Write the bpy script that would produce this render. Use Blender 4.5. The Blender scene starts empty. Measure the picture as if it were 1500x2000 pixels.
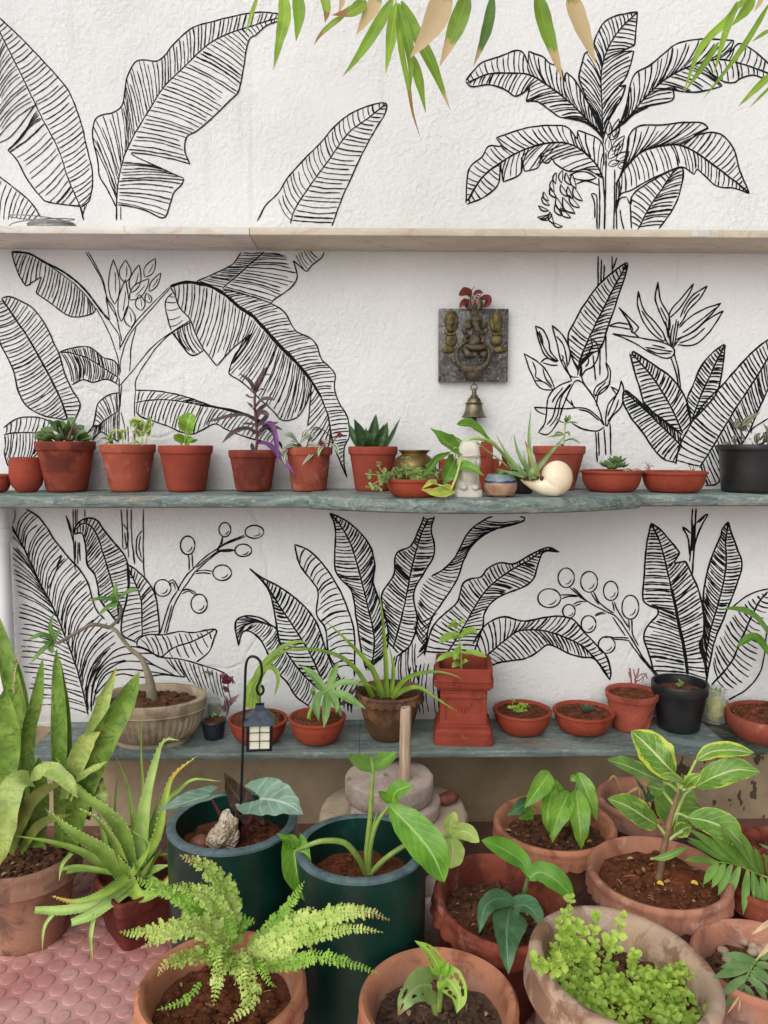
import bpy, bmesh, math, random
from mathutils import Vector as V, Matrix, noise
PI = math.pi
scene = bpy.context.scene
C = scene.collection
R = math.radians
# ------------------------------------------------------------------ camera, sky, sun, exposure
F = 1500.0                      # focal length in pixels of the 1500 x 2000 picture
EYE = V((0, 0, 1.14))
PITCH = math.atan(140 / 1500.0)
YAW = R(1.3)
FW = V((math.sin(YAW) * math.cos(PITCH), math.cos(YAW) * math.cos(PITCH), -math.sin(PITCH)))
RT = V((math.cos(YAW), -math.sin(YAW), 0))
UP = RT.cross(FW)
cam_data = bpy.data.cameras.new('camera')
cam = bpy.data.objects.new('camera', cam_data)
C.objects.link(cam)
cam_data.sensor_fit = 'VERTICAL'
cam_data.sensor_height = 36
cam_data.lens = 36 * F / 2000
cam_data.clip_start = 0.02
cam_data.clip_end = 500
cam.matrix_world = Matrix(((RT.x, UP.x, -FW.x, EYE.x), (RT.y, UP.y, -FW.y, EYE.y), (RT.z, UP.z, -FW.z, EYE.z), (0, 0, 0, 1)))
scene.camera = cam

SUN_EL, SUN_AZ = R(34), R(208)   # azimuth clockwise from +Y (the wall), so the sun stands behind the camera, to its left
world = bpy.data.worlds.new('World')
scene.world = world
world.use_nodes = True
wn = world.node_tree
for n in list(wn.nodes):
    wn.nodes.remove(n)
sky = wn.nodes.new('ShaderNodeTexSky')
sky.sky_type = 'NISHITA'
sky.sun_disc = False
sky.sun_elevation = SUN_EL
sky.sun_rotation = SUN_AZ
sky.dust_density = 3.0
hs = wn.nodes.new('ShaderNodeHueSaturation')
hs.inputs['Saturation'].default_value = 0.42
bg = wn.nodes.new('ShaderNodeBackground')
bg.inputs['Strength'].default_value = 0.085
wo = wn.nodes.new('ShaderNodeOutputWorld')
wn.links.new(sky.outputs[0], hs.inputs['Color'])
wn.links.new(hs.outputs[0], bg.inputs['Color'])
wn.links.new(bg.outputs[0], wo.inputs['Surface'])
sl = bpy.data.lights.new('sun', 'SUN')
sl.energy = 1.5
sl.angle = R(85)
sl.color = (1.0, 0.985, 0.965)
so = bpy.data.objects.new('sun', sl)
C.objects.link(so)
sd = V((math.sin(SUN_AZ) * math.cos(SUN_EL), math.cos(SUN_AZ) * math.cos(SUN_EL), math.sin(SUN_EL)))
so.rotation_euler = (-sd).to_track_quat('-Z', 'Y').to_euler()
so.location = sd * 20
scene.view_settings.view_transform = 'Standard'
scene.view_settings.look = 'None'
scene.view_settings.gamma = 1
scene.view_settings.exposure = 0.24

# ------------------------------------------------------------------ picture to place
def ray(px, py):
    return FW + RT * ((px - 750) / F) + UP * ((1000 - py) / F)
def at(px, py, Y):
    d = ray(px, py)
    return EYE + d * (Y / d.y)
def atz(px, py, z):
    d = ray(px, py)
    return EYE + d * ((z - EYE.z) / d.z)
def mpp(p):
    "metres per picture pixel at a place"
    return (p - EYE).dot(FW) / F
WALL_Y = 2.2

# ------------------------------------------------------------------ objects
def thing(name, label, cat, loc, group=None):
    o = bpy.data.objects.new(name, None)
    C.objects.link(o)
    o.empty_display_size = 0.05
    o.location = loc
    o['label'] = label
    o['category'] = cat
    if group:
        o['group'] = group
    return o
def tag(o, label, cat, group=None):
    o['label'] = label
    o['category'] = cat
    if group:
        o['group'] = group
    return o
def wloc(o):
    p = V(o.location)
    while o.parent:
        o = o.parent
        p += V(o.location)
    return p
class MB:
    def __init__(s):
        s.v, s.f, s.uv, s.mi = [], [], [], []
        s.cur = 0
    def add(s, verts, faces, uvs=None):
        b = len(s.v)
        s.v += [tuple(x) for x in verts]
        s.uv += list(uvs) if uvs else [(0.5, 0.5)] * len(verts)
        s.f += [tuple(i + b for i in f) for f in faces]
        s.mi += [s.cur] * len(faces)
    def build(s, name, mats, parent=None, label=None, loc=None, smooth=True, angle=40):
        o_loc = wloc(parent) if parent else V(loc if loc else (0, 0, 0))
        if parent and loc:
            o_loc = V(loc)
        me = bpy.data.meshes.new(name)
        me.from_pydata([(x - o_loc.x, y - o_loc.y, z - o_loc.z) for x, y, z in s.v], [], s.f)
        uvl = me.uv_layers.new(name='UVMap')
        vi = [0] * len(me.loops)
        me.loops.foreach_get('vertex_index', vi)
        flat = []
        for i in vi:
            flat += s.uv[i]
        uvl.data.foreach_set('uv', flat)
        if not isinstance(mats, (list, tuple)):
            mats = [mats]
        for m in mats:
            me.materials.append(m)
        me.polygons.foreach_set('material_index', s.mi)
        me.polygons.foreach_set('use_smooth', [smooth] * len(me.polygons))
        me.update()
        if smooth and angle:
            me.set_sharp_from_angle(angle=R(angle))
        o = bpy.data.objects.new(name, me)
        C.objects.link(o)
        if parent:
            o.parent = parent
            o.location = o_loc - wloc(parent)
        else:
            o.location = o_loc
        if label:
            o['label'] = label
        return o

# ------------------------------------------------------------------ curves and shapes
def spline(pts, per=6, closed=False):
    P = [V(p) for p in pts]
    n = len(P)
    if n < 3:
        return [P[0].lerp(P[-1], i / per) for i in range(per + 1)]
    out = []
    segs = n if closed else n - 1
    for i in range(segs):
        p1, p2 = P[i], P[(i + 1) % n]
        p0 = P[(i - 1) % n] if closed or i > 0 else p1 * 2 - p2
        p3 = P[(i + 2) % n] if closed or i < n - 2 else p2 * 2 - p1
        for k in range(per):
            t = k / per
            out.append(0.5 * ((2 * p1) + (p2 - p0) * t + (2 * p0 - 5 * p1 + 4 * p2 - p3) * t * t + (3 * p1 - p0 - 3 * p2 + p3) * t ** 3))
    if not closed:
        out.append(P[-1])
    return out
def arcs(poly):
    L = [0.0]
    for a, b in zip(poly, poly[1:]):
        L.append(L[-1] + (b - a).length)
    return L
def along(poly, L, u):
    d = max(0.0, min(1.0, u)) * L[-1]
    lo, hi = 0, len(L) - 1
    while hi - lo > 1:
        m = (lo + hi) // 2
        if L[m] <= d:
            lo = m
        else:
            hi = m
    s = L[hi] - L[lo]
    return poly[lo].lerp(poly[hi], (d - L[lo]) / s if s > 0 else 0)
def resample(poly, n):
    L = arcs(poly)
    return [along(poly, L, i / n) for i in range(n + 1)]
def interp(tab, t):
    for (a, x), (b, y) in zip(tab, tab[1:]):
        if t <= b:
            k = (t - a) / (b - a) if b > a else 0
            k = k * k * (3 - 2 * k) * 0.35 + k * 0.65
            return x + (y - x) * k
    return tab[-1][1]
def tube(mb, pts, rad, n=8, cap=True):
    m = len(pts)
    rad = rad if isinstance(rad, (list, tuple)) else [rad] * m
    if len(rad) != m:
        rad = [interp([(i / (len(rad) - 1), r) for i, r in enumerate(rad)], k / (m - 1)) for k in range(m)]
    vs, fs, uv = [], [], []
    ref = None
    for i, p in enumerate(pts):
        t = (pts[min(i + 1, m - 1)] - pts[max(i - 1, 0)]).normalized()
        if ref is None:
            ref = t.cross(V((0, 0, 1)) if abs(t.z) < 0.9 else V((1, 0, 0))).normalized()
        ref = (ref - t * ref.dot(t)).normalized()
        b = t.cross(ref)
        for k in range(n):
            a = 2 * PI * k / n
            vs.append(p + (ref * math.cos(a) + b * math.sin(a)) * rad[i])
            uv.append((i / (m - 1), k / n))
    for i in range(m - 1):
        for k in range(n):
            fs.append((i * n + k, i * n + (k + 1) % n, (i + 1) * n + (k + 1) % n, (i + 1) * n + k))
    if cap:
        fs.append(tuple(range(n))[::-1])
        fs.append(tuple((m - 1) * n + k for k in range(n)))
    mb.add(vs, fs, uv)
def lathe(mb, c, prof, n=48, wob=0.0, seed=0, fn=None, mat=None, sx=1.0, sy=1.0, caps=True):
    "prof: list of (radius, height) from the inside bottom round to the outside bottom or the like"
    vs, fs, uv = [], [], []
    for i, (r, z) in enumerate(prof):
        for k in range(n):
            a = 2 * PI * k / n
            rr = r
            if wob:
                rr *= 1 + wob * noise.noise(V((math.cos(a) * 1.3 + seed * 7.1, math.sin(a) * 1.3, z * 9)))
            zz = z
            if fn:
                rr, zz = fn(i, a, rr, zz)
            p = V((rr * math.cos(a) * sx, rr * math.sin(a) * sy, zz))
            if mat:
                p = mat @ p
            vs.append(V(c) + p)
            uv.append((k / n, i / max(1, len(prof) - 1)))
    m = len(prof)
    for i in range(m - 1):
        for k in range(n):
            fs.append((i * n + k, i * n + (k + 1) % n, (i + 1) * n + (k + 1) % n, (i + 1) * n + k))
    if caps and prof[0][0] > .0011:
        fs.append(tuple(range(n))[::-1])
    if caps and prof[-1][0] > .0011:
        fs.append(tuple((m - 1) * n + k for k in range(n)))
    mb.add(vs, fs, uv)
def box(mb, a, b, bev=0.0, seg=2, mat=None):
    bm = bmesh.new()
    bmesh.ops.create_cube(bm, size=1)
    for v in bm.verts:
        v.co = V([(a[i] + b[i]) / 2 + v.co[i] * (b[i] - a[i]) for i in range(3)])
    if bev:
        bmesh.ops.bevel(bm, geom=bm.edges[:], offset=bev, segments=seg, profile=0.5, affect='EDGES')
    bm.verts.index_update()
    vs = [(mat @ v.co if mat else v.co.copy()) for v in bm.verts]
    mb.add(vs, [[v.index for v in f.verts] for f in bm.faces])
    bm.free()
_ico = {}
def ico(sub):
    if sub not in _ico:
        bm = bmesh.new()
        bmesh.ops.create_icosphere(bm, subdivisions=sub, radius=1)
        bm.verts.index_update()
        _ico[sub] = ([v.co.copy() for v in bm.verts], [[v.index for v in f.verts] for f in bm.faces])
        bm.free()
    return _ico[sub]
def blob(mb, c, r, sub=2, rough=0.0, fr=2.0, seed=0, rot=None, oct2=0.0):
    vs, fs = ico(sub)
    r = V(r) if not isinstance(r, (int, float)) else V((r, r, r))
    out = []
    for v in vs:
        k = 1 + rough * noise.noise(v * fr + V((seed * 3.7, seed * 1.3, 0)))
        if oct2:
            k += oct2 * noise.noise(v * fr * 3.1 + V((0, seed * 2.7, 5)))
        p = V((v.x * r.x, v.y * r.y, v.z * r.z)) * k
        if rot:
            p = rot @ p
        out.append(V(c) + p)
    mb.add(out, fs)

PROF = {
    'ovate': [(0, .04), (.06, .5), (.16, .86), (.32, 1), (.5, .93), (.7, .65), (.86, .32), (.95, .12), (1, 0)],
    'lance': [(0, .25), (.15, .66), (.35, .96), (.5, 1), (.7, .8), (.87, .4), (.96, .12), (1, 0)],
    'strap': [(0, .75), (.2, .95), (.5, 1), (.75, .8), (.9, .42), (1, 0)],
    'sword': [(0, .6), (.25, .85), (.6, 1), (.8, .86), (.92, .5), (1, .05)],
    'taper': [(0, 1), (.3, .88), (.6, .6), (.85, .26), (1, .02)],
    'blunt': [(0, 1), (.3, .92), (.6, .8), (.9, .62), (1, .5)],
    'heart': [(0, .5), (.06, .82), (.16, 1), (.35, .98), (.55, .8), (.75, .48), (.9, .18), (1, 0)],
    'ellip': [(0, .05), (.1, .5), (.25, .84), (.45, 1), (.6, .98), (.78, .77), (.92, .4), (1, .02)],
    'round': [(0, .1), (.08, .55), (.25, .88), (.5, 1), (.75, .88), (.92, .55), (1, .1)],
    'spoon': [(0, .22), (.2, .4), (.45, .8), (.68, 1), (.85, .84), (.95, .45), (1, .08)],
    'bamboo': [(0, .12), (.06, .5), (.16, .86), (.3, 1), (.5, .9), (.75, .5), (.92, .17), (1, 0)],
}
def leaf(mb, pts, w, prof='lance', nrm=(0, -.7, .7), fold=0.2, wave=0.0, wf=3, lobe=0.0, nu=16, nv=6, thick=0.0, seed=0, cup=0.0, holes=None, twist=0.0, serr=0.0):
    "pts: world points base to tip; w: half width in metres"
    poly = resample(spline(pts, 8), nu)
    tab = PROF[prof]
    nrm = V(nrm).normalized()
    L = arcs(poly)[-1]
    top, uv, cen = [], [], []
    rnd = random.Random(seed)
    ph = rnd.random() * 6
    acr0 = None
    nns = []
    for i, p in enumerate(poly):
        t = (poly[min(i + 1, nu)] - poly[max(i - 1, 0)]).normalized()
        acr = t.cross(nrm)
        if acr.length < 0.05 and acr0:
            acr = acr0.copy()
        if acr0 and acr.dot(acr0) < 0:
            acr = -acr
        acr.normalize()
        acr0 = acr
        nn = acr.cross(t)
        if twist:
            q = Matrix.Rotation(twist * i / nu, 3, t)
            acr, nn = q @ acr, q @ nn
        u = i / nu
        hw = w * interp(tab, u) * (1 + (serr if i % 2 else -serr)) * (1 + .09 * noise.noise(V((u * 6, seed * 3.3 + 5, w * 900))))
        for j in range(nv + 1):
            s = j / nv * 2 - 1
            e = abs(s)
            q = p + acr * (s * hw) + nn * (fold * e * hw + cup * e * e * hw)
            if wave:
                q += nn * (wave * w * e * math.sin(wf * 2 * PI * u + ph + (1.3 if s > 0 else 0)))
            if lobe:
                q -= t * (lobe * L * e ** 1.6 * max(0, 1 - u * 2.6) ** 1.5)
            top.append(q)
            uv.append((u, (s + 1) / 2))
            nns.append(nn)
    k = nv + 1
    fs = []
    for i in range(nu):
        for j in range(nv):
            if holes:
                uu, vv = (i + .5) / nu, (j + .5) / nv
                if any(((uu - a) / c) ** 2 + ((vv - b) / d) ** 2 < 1 for a, b, c, d in holes):
                    continue
            fs.append((i * k + j, i * k + j + 1, (i + 1) * k + j + 1, (i + 1) * k + j))
    mb.add(top, fs, uv)
    if thick:
        low = []
        for i in range(nu + 1):
            for j in range(nv + 1):
                s = j / nv * 2 - 1
                low.append(top[i * k + j] - nns[i * k + j] * (thick * (1 - s * s) * (interp(tab, i / nu) * .8 + .1)))
        mb.add(low, [f[::-1] for f in fs], uv)
    return poly
def pp(pts, Y0):
    "picture points (px, py[, dY]) to places near depth Y0"
    return [at(p[0], p[1], Y0 + (p[2] if len(p) > 2 else 0)) for p in pts]

# ------------------------------------------------------------------ materials
def nd(nt, typ, ins=None, **attrs):
    n = nt.nodes.new('ShaderNode' + typ)
    for k, v in attrs.items():
        setattr(n, k, v)
    for k, v in (ins or {}).items():
        s = n.inputs[k]
        if isinstance(v, bpy.types.NodeSocket):
            nt.links.new(v, s)
        else:
            if isinstance(v, (tuple, list)) and len(v) == 3 and s.type == 'RGBA':
                v = (*v, 1)
            s.default_value = v
    return n
def mt(nt, op, a, b=0.0, c=None, clamp=False):
    ins = {0: a, 1: b}
    if c is not None:
        ins[2] = c
    return nd(nt, 'Math', ins, operation=op, use_clamp=clamp).outputs[0]
def mix(nt, f, a, b, blend='MIX'):
    n = nd(nt, 'Mix', None, data_type='RGBA', blend_type=blend)
    for s, v in ((n.inputs[0], f), (n.inputs[6], a), (n.inputs[7], b)):
        if isinstance(v, bpy.types.NodeSocket):
            nt.links.new(v, s)
        else:
            s.default_value = (*v, 1) if isinstance(v, (tuple, list)) and len(v) == 3 else v
    return n.outputs[2]
def sstep(nt, x, a, b):
    return nd(nt, 'MapRange', {0: x, 1: a, 2: b}, interpolation_type='SMOOTHSTEP').outputs[0]
def nz(nt, vec, sc, det=4, rough=.55, dist=0.0):
    return nd(nt, 'TexNoise', {'Vector': vec, 'Scale': sc, 'Detail': det, 'Roughness': rough, 'Distortion': dist}).outputs[0]
def newmat(name):
    m = bpy.data.materials.new(name)
    m.use_nodes = True
    nt = m.node_tree
    b = nt.nodes['Principled BSDF']
    return m, nt, b
def pos(nt):
    return nd(nt, 'NewGeometry').outputs['Position']
def bump(nt, b, h, strength, dist):
    n = nd(nt, 'Bump', {'Strength': strength, 'Distance': dist, 'Height': h})
    nt.links.new(n.outputs[0], b.inputs['Normal'])
def setc(nt, b, c, rough=None):
    if isinstance(c, bpy.types.NodeSocket):
        nt.links.new(c, b.inputs['Base Color'])
    else:
        b.inputs['Base Color'].default_value = (*c, 1)
    if rough is not None:
        if isinstance(rough, bpy.types.NodeSocket):
            nt.links.new(rough, b.inputs['Roughness'])
        else:
            b.inputs['Roughness'].default_value = rough
def srgb(r, g, b, k=1.0):
    f = lambda x: (x / 12.92 if x <= .04045 else ((x + .055) / 1.055) ** 2.4) * k
    return (f(r / 255), f(g / 255), f(b / 255))
def clay(name, base, pale=None, pa=0.0, dark=None, da=0.0, rough=.85, grain=.25, ring=.15, foot=None):
    m, nt, b = newmat(name)
    p = pos(nt)
    c = mix(nt, sstep(nt, nz(nt, p, 9, 5), .3, .7), tuple(x * .8 for x in base), tuple(min(1, x * 1.2) for x in base))
    z = nd(nt, 'SeparateXYZ', {0: p}).outputs[2]
    band = nz(nt, nd(nt, 'CombineXYZ', {0: mt(nt, 'MULTIPLY', nz(nt, p, 3, 2), .4), 2: z}).outputs[0], 60, 3)
    c = mix(nt, mt(nt, 'MULTIPLY', sstep(nt, band, .5, .75), .35), c, tuple(x * .7 for x in base))
    if dark:
        c = mix(nt, mt(nt, 'MULTIPLY', sstep(nt, nz(nt, p, 13, 6, .65, .6), .6 - da * .3, .74 - da * .3), .85), c, dark)
    if pale:
        c = mix(nt, mt(nt, 'MULTIPLY', sstep(nt, nz(nt, p, 17, 8, .7, .3), .68 - pa * .35, .88 - pa * .35), .65), c, pale)
        c = mix(nt, mt(nt, 'MULTIPLY', sstep(nt, nz(nt, p, 130, 3, .7), .7 - pa * .05, .78), .6), c, pale)
    if foot:
        fz = mt(nt, 'ADD', z, mt(nt, 'MULTIPLY', mt(nt, 'SUBTRACT', nz(nt, p, 14, 6, .7), .5), .22))
        c = mix(nt, mt(nt, 'MULTIPLY', mt(nt, 'SUBTRACT', 1.0, sstep(nt, fz, .1, .21)), .8), c, mix(nt, sstep(nt, nz(nt, p, 30, 5, .7), .35, .65), tuple(x * .45 for x in foot), foot))
    setc(nt, b, c, rough)
    b.inputs['Specular IOR Level'].default_value = .25
    h = mt(nt, 'ADD', mt(nt, 'MULTIPLY', nz(nt, p, 220, 4), .5), mt(nt, 'MULTIPLY', band, ring * 3))
    h = mt(nt, 'ADD', h, mt(nt, 'MULTIPLY', nz(nt, p, 30, 3), .6))
    bump(nt, b, h, grain, .004)
    return m
def leafmat(name, base, dark=None, vein=None, nlat=0, lat_k=.45, lat_w=.86, edge=None, edge_t=.75, spot=None, spot_t=.6, spot_s=(20, 20), tip=None, tip_t=.8, stripe=None, gloss=.35, trans=.3, band=None, bandn=14, back=None, blem=.5):
    m, nt, b = newmat(name)
    uvs = nd(nt, 'UVMap').outputs[0]
    sx = nd(nt, 'SeparateXYZ', {0: uvs})
    u, v = sx.outputs[0], sx.outputs[1]
    a = mt(nt, 'MULTIPLY', mt(nt, 'ABSOLUTE', mt(nt, 'SUBTRACT', v, .5)), 2.0)
    p = pos(nt)
    dark = dark or tuple(x * .6 for x in base)
    base, dark = tuple(x * 1.18 for x in base), tuple(x * 1.12 for x in dark)
    c = mix(nt, sstep(nt, nz(nt, p, 22, 4), .3, .7), dark, base)
    fine = nz(nt, nd(nt, 'Mapping', {0: uvs, 3: (3, 60, 1)}).outputs[0], 1, 3)
    c = mix(nt, mt(nt, 'MULTIPLY', sstep(nt, fine, .45, .7), .3), c, tuple(min(1, x * 1.35) for x in base))
    if band:
        bn = nz(nt, nd(nt, 'Mapping', {0: uvs, 3: (bandn, 2.2, 1)}).outputs[0], 1, 4, .6, 1.2)
        c = mix(nt, mt(nt, 'MULTIPLY', sstep(nt, bn, .5, .62), .7), c, band)
    if stripe:
        s1 = mt(nt, 'MULTIPLY', sstep(nt, a, .25, .33), mt(nt, 'SUBTRACT', 1.0, sstep(nt, a, .62, .72)))
        c = mix(nt, mt(nt, 'MULTIPLY', s1, .85), c, stripe)
    if spot:
        sn = nz(nt, nd(nt, 'Mapping', {0: uvs, 3: (spot_s[0], spot_s[1], 1)}).outputs[0], 1, 3, .6, .4)
        c = mix(nt, sstep(nt, sn, spot_t, spot_t + .06), c, spot)
    if edge:
        en = mt(nt, 'ADD', a, mt(nt, 'MULTIPLY', mt(nt, 'SUBTRACT', nz(nt, nd(nt, 'Mapping', {0: uvs, 3: (7, 5, 1)}).outputs[0], 1, 3), .5), .9))
        c = mix(nt, sstep(nt, en, edge_t, edge_t + .07), c, edge)
    if vein:
        if nlat:
            w = mt(nt, 'SINE', mt(nt, 'MULTIPLY', mt(nt, 'SUBTRACT', u, mt(nt, 'MULTIPLY', a, lat_k * .4)), nlat * 2 * PI))
            c = mix(nt, mt(nt, 'MULTIPLY', sstep(nt, w, lat_w, 1.0), .6), c, vein)
        c = mix(nt, mt(nt, 'SUBTRACT', 1.0, sstep(nt, a, .03, .09)), c, vein)
    if tip:
        tn = mt(nt, 'ADD', u, mt(nt, 'MULTIPLY', mt(nt, 'SUBTRACT', nz(nt, nd(nt, 'Mapping', {0: uvs, 3: (4, 9, 1)}).outputs[0], 1, 3), .5), .3))
        c = mix(nt, sstep(nt, tn, tip_t, tip_t + .05), c, tip)
    if blem:
        c = mix(nt, mt(nt, 'MULTIPLY', sstep(nt, nz(nt, p, 95, 3, .6), .69, .75), blem), c, srgb(150, 112, 62))
        c = mix(nt, mt(nt, 'MULTIPLY', sstep(nt, nz(nt, p, 18, 6, .75), .5, .8), .28), c, srgb(176, 176, 150))
        en2 = mt(nt, 'ADD', a, mt(nt, 'MULTIPLY', mt(nt, 'SUBTRACT', nz(nt, p, 30, 4, .7), .5), .5))
        c = mix(nt, mt(nt, 'MULTIPLY', sstep(nt, en2, 1.06, 1.12), .7), c, srgb(158, 124, 70))
    if back:
        c = mix(nt, nd(nt, 'NewGeometry').outputs['Backfacing'], c, back)
    setc(nt, b, c, nd(nt, 'MapRange', {0: nz(nt, p, 35, 4), 3: gloss - .06, 4: gloss + .2}).outputs[0])
    b.inputs['Specular IOR Level'].default_value = .4
    h = mt(nt, 'MULTIPLY', fine, .5)
    if nlat:
        w2 = mt(nt, 'SINE', mt(nt, 'MULTIPLY', mt(nt, 'SUBTRACT', u, mt(nt, 'MULTIPLY', a, lat_k * .4)), nlat * 2 * PI))
        h = mt(nt, 'SUBTRACT', h, mt(nt, 'MULTIPLY', w2, .3))
    bump(nt, b, h, .25, .002)
    if trans:
        tr = nd(nt, 'BsdfTranslucent', {'Color': mix(nt, .5, c, (.5, .7, .1), 'MULTIPLY')})
        nt.links.new(mix(nt, .6, c, (.55, .8, .08), 'MIX'), tr.inputs['Color'])
        tr2 = nd(nt, 'MixShader', {0: trans * .6, 1: b.outputs[0], 2: tr.outputs[0]})
        nt.links.new(tr2.outputs[0], nt.nodes['Material Output'].inputs[0])
    return m
def plain(name, base, rough=.5, metal=0.0, var=.25, sc=30, bs=.1, spec=.5):
    m, nt, b = newmat(name)
    p = pos(nt)
    c = mix(nt, sstep(nt, nz(nt, p, sc, 5, .6), .3, .7), tuple(x * (1 - var) for x in base), tuple(min(1, x * (1 + var)) for x in base))
    setc(nt, b, c, rough)
    b.inputs['Metallic'].default_value = metal
    b.inputs['Specular IOR Level'].default_value = spec
    bump(nt, b, nz(nt, p, sc * 4, 4), bs, .003)
    return m
# ================================================================== the setting: floor, wall, mural, shelves
Z2 = at(750, 954, WALL_Y).z       # top of the middle shelf
Z3 = at(750, 1405, WALL_Y).z      # top of the low shelf
Z1 = at(750, 491, WALL_Y).z       # underside of the high shelf
# ---- materials
def m_plaster():
    m, nt, b = newmat('white_plaster')
    p = pos(nt)
    c = mix(nt, sstep(nt, nz(nt, p, 2.2, 5), .35, .7), (.78, .785, .78), (.71, .715, .71))
    c = mix(nt, mt(nt, 'MULTIPLY', sstep(nt, nz(nt, p, 7, 6, .65), .6, .8), .35), c, (.62, .60, .56))
    c = mix(nt, mt(nt, 'MULTIPLY', sstep(nt, nz(nt, p, 26, 4, .6), .73, .79), .45), c, (.45, .43, .41))
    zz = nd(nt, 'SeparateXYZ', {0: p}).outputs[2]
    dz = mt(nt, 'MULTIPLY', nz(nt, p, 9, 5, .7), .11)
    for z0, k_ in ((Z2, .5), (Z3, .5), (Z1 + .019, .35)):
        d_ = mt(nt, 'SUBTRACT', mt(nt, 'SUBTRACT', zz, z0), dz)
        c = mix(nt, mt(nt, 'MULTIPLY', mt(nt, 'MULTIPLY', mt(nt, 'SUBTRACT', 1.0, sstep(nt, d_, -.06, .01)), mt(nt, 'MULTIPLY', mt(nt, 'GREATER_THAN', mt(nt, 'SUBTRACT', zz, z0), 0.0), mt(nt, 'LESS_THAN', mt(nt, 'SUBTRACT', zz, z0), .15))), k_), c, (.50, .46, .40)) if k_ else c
    dr = nz(nt, nd(nt, 'Mapping', {0: p, 3: (14, 14, .7)}).outputs[0], 1, 4, .6)
    c = mix(nt, mt(nt, 'MULTIPLY', mt(nt, 'MULTIPLY', sstep(nt, dr, .6, .72), sstep(nt, nz(nt, p, 2, 2), .45, .65)), .3), c, (.50, .47, .42))
    setc(nt, b, c, .75)
    b.inputs['Specular IOR Level'].default_value = .3
    n1 = nz(nt, p, 75, 4, .6, .35)
    n2 = nz(nt, p, 17, 3, .55, .3)
    h = mt(nt, 'ADD', mt(nt, 'MULTIPLY', n1, .6), mt(nt, 'MULTIPLY', n2, .5))
    h = mt(nt, 'MULTIPLY', h, nd(nt, 'MapRange', {0: nz(nt, p, 3.2, 4, .6), 1: .32, 2: .68, 3: .35, 4: 1.25}).outputs[0])
    cr = nd(nt, 'TexVoronoi', {'Vector': mix(nt, .12, p, nd(nt, 'TexNoise', {'Vector': p, 'Scale': 5.0}).outputs[1]), 'Scale': 2.3}, feature='DISTANCE_TO_EDGE').outputs[0]
    patch = sstep(nt, nz(nt, p, 1.7, 2), .52, .62)
    h = mt(nt, 'SUBTRACT', h, mt(nt, 'MULTIPLY', mt(nt, 'MULTIPLY', mt(nt, 'SUBTRACT', 1.0, sstep(nt, cr, .0, .02)), patch), .25))
    bump(nt, b, h, .8, .011)
    return m
def m_paint():
    m, nt, b = newmat('black_wall_paint')
    p = pos(nt)
    f = mt(nt, 'MULTIPLY', sstep(nt, nz(nt, p, 210, 3, .7), .70, .76), .6)
    setc(nt, b, mix(nt, f, (.006, .006, .008), (.5, .5, .5)), .75)
    b.inputs['Specular IOR Level'].default_value = .15
    bump(nt, b, nz(nt, p, 90, 4), .5, .006)
    return m
def m_concrete():
    m, nt, b = newmat('bare_concrete')
    p = pos(nt)
    c = mix(nt, sstep(nt, nz(nt, p, 3, 6, .6, .5), .3, .7), srgb(148, 129, 100), srgb(186, 168, 139))
    c = mix(nt, mt(nt, 'MULTIPLY', sstep(nt, nz(nt, p, 11, 6, .7, 1), .55, .75), .5), c, srgb(120, 100, 80))
    sp = nz(nt, nd(nt, 'Mapping', {0: p, 3: (1, 1, .55)}).outputs[0], 42, 2, .5)
    right = sstep(nt, nd(nt, 'SeparateXYZ', {0: p}).outputs[0], .78, .95)
    c = mix(nt, mt(nt, 'MULTIPLY', mt(nt, 'MULTIPLY', sstep(nt, sp, .6, .63), right), .9), c, srgb(70, 58, 46))
    setc(nt, b, c, .85)
    bump(nt, b, mt(nt, 'ADD', nz(nt, p, 60, 5), nz(nt, p, 12, 4)), .4, .005)
    return m
def m_marble(name, a, bb, vein, rough, sc=5, chip=None, wear=None):
    m, nt, b = newmat(name)
    p = pos(nt)
    w = nz(nt, nd(nt, 'Mapping', {0: p, 3: (.5, 1.5, 3)}).outputs[0], sc, 8, .68, 1.6)
    c = mix(nt, sstep(nt, w, .3, .68), a, bb)
    c = mix(nt, mt(nt, 'MULTIPLY', sstep(nt, nz(nt, p, sc * 4, 7, .75, .8), .55, .72), .55), c, tuple(x * .55 for x in a))
    vv = mt(nt, 'ABSOLUTE', mt(nt, 'SUBTRACT', nz(nt, p, sc * .35, 4, .6, 1.2), .5))
    c = mix(nt, mt(nt, 'MULTIPLY', mt(nt, 'SUBTRACT', 1.0, sstep(nt, vv, .0, .012)), .35), c, vein)
    if wear:
        c = mix(nt, mt(nt, 'MULTIPLY', sstep(nt, nz(nt, nd(nt, 'Mapping', {0: p, 3: (.6, 3, 3)}).outputs[0], 9, 6, .7), .55, .7), .75), c, wear)
    if chip:
        c = mix(nt, mt(nt, 'MULTIPLY', sstep(nt, nz(nt, nd(nt, 'Mapping', {0: p, 3: (.6, 2, 2)}).outputs[0], 60, 6, .8), .54, .66), .65), c, chip)
    setc(nt, b, c, rough)
    bump(nt, b, nz(nt, p, 90, 5), .2, .003)
    return m
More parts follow.
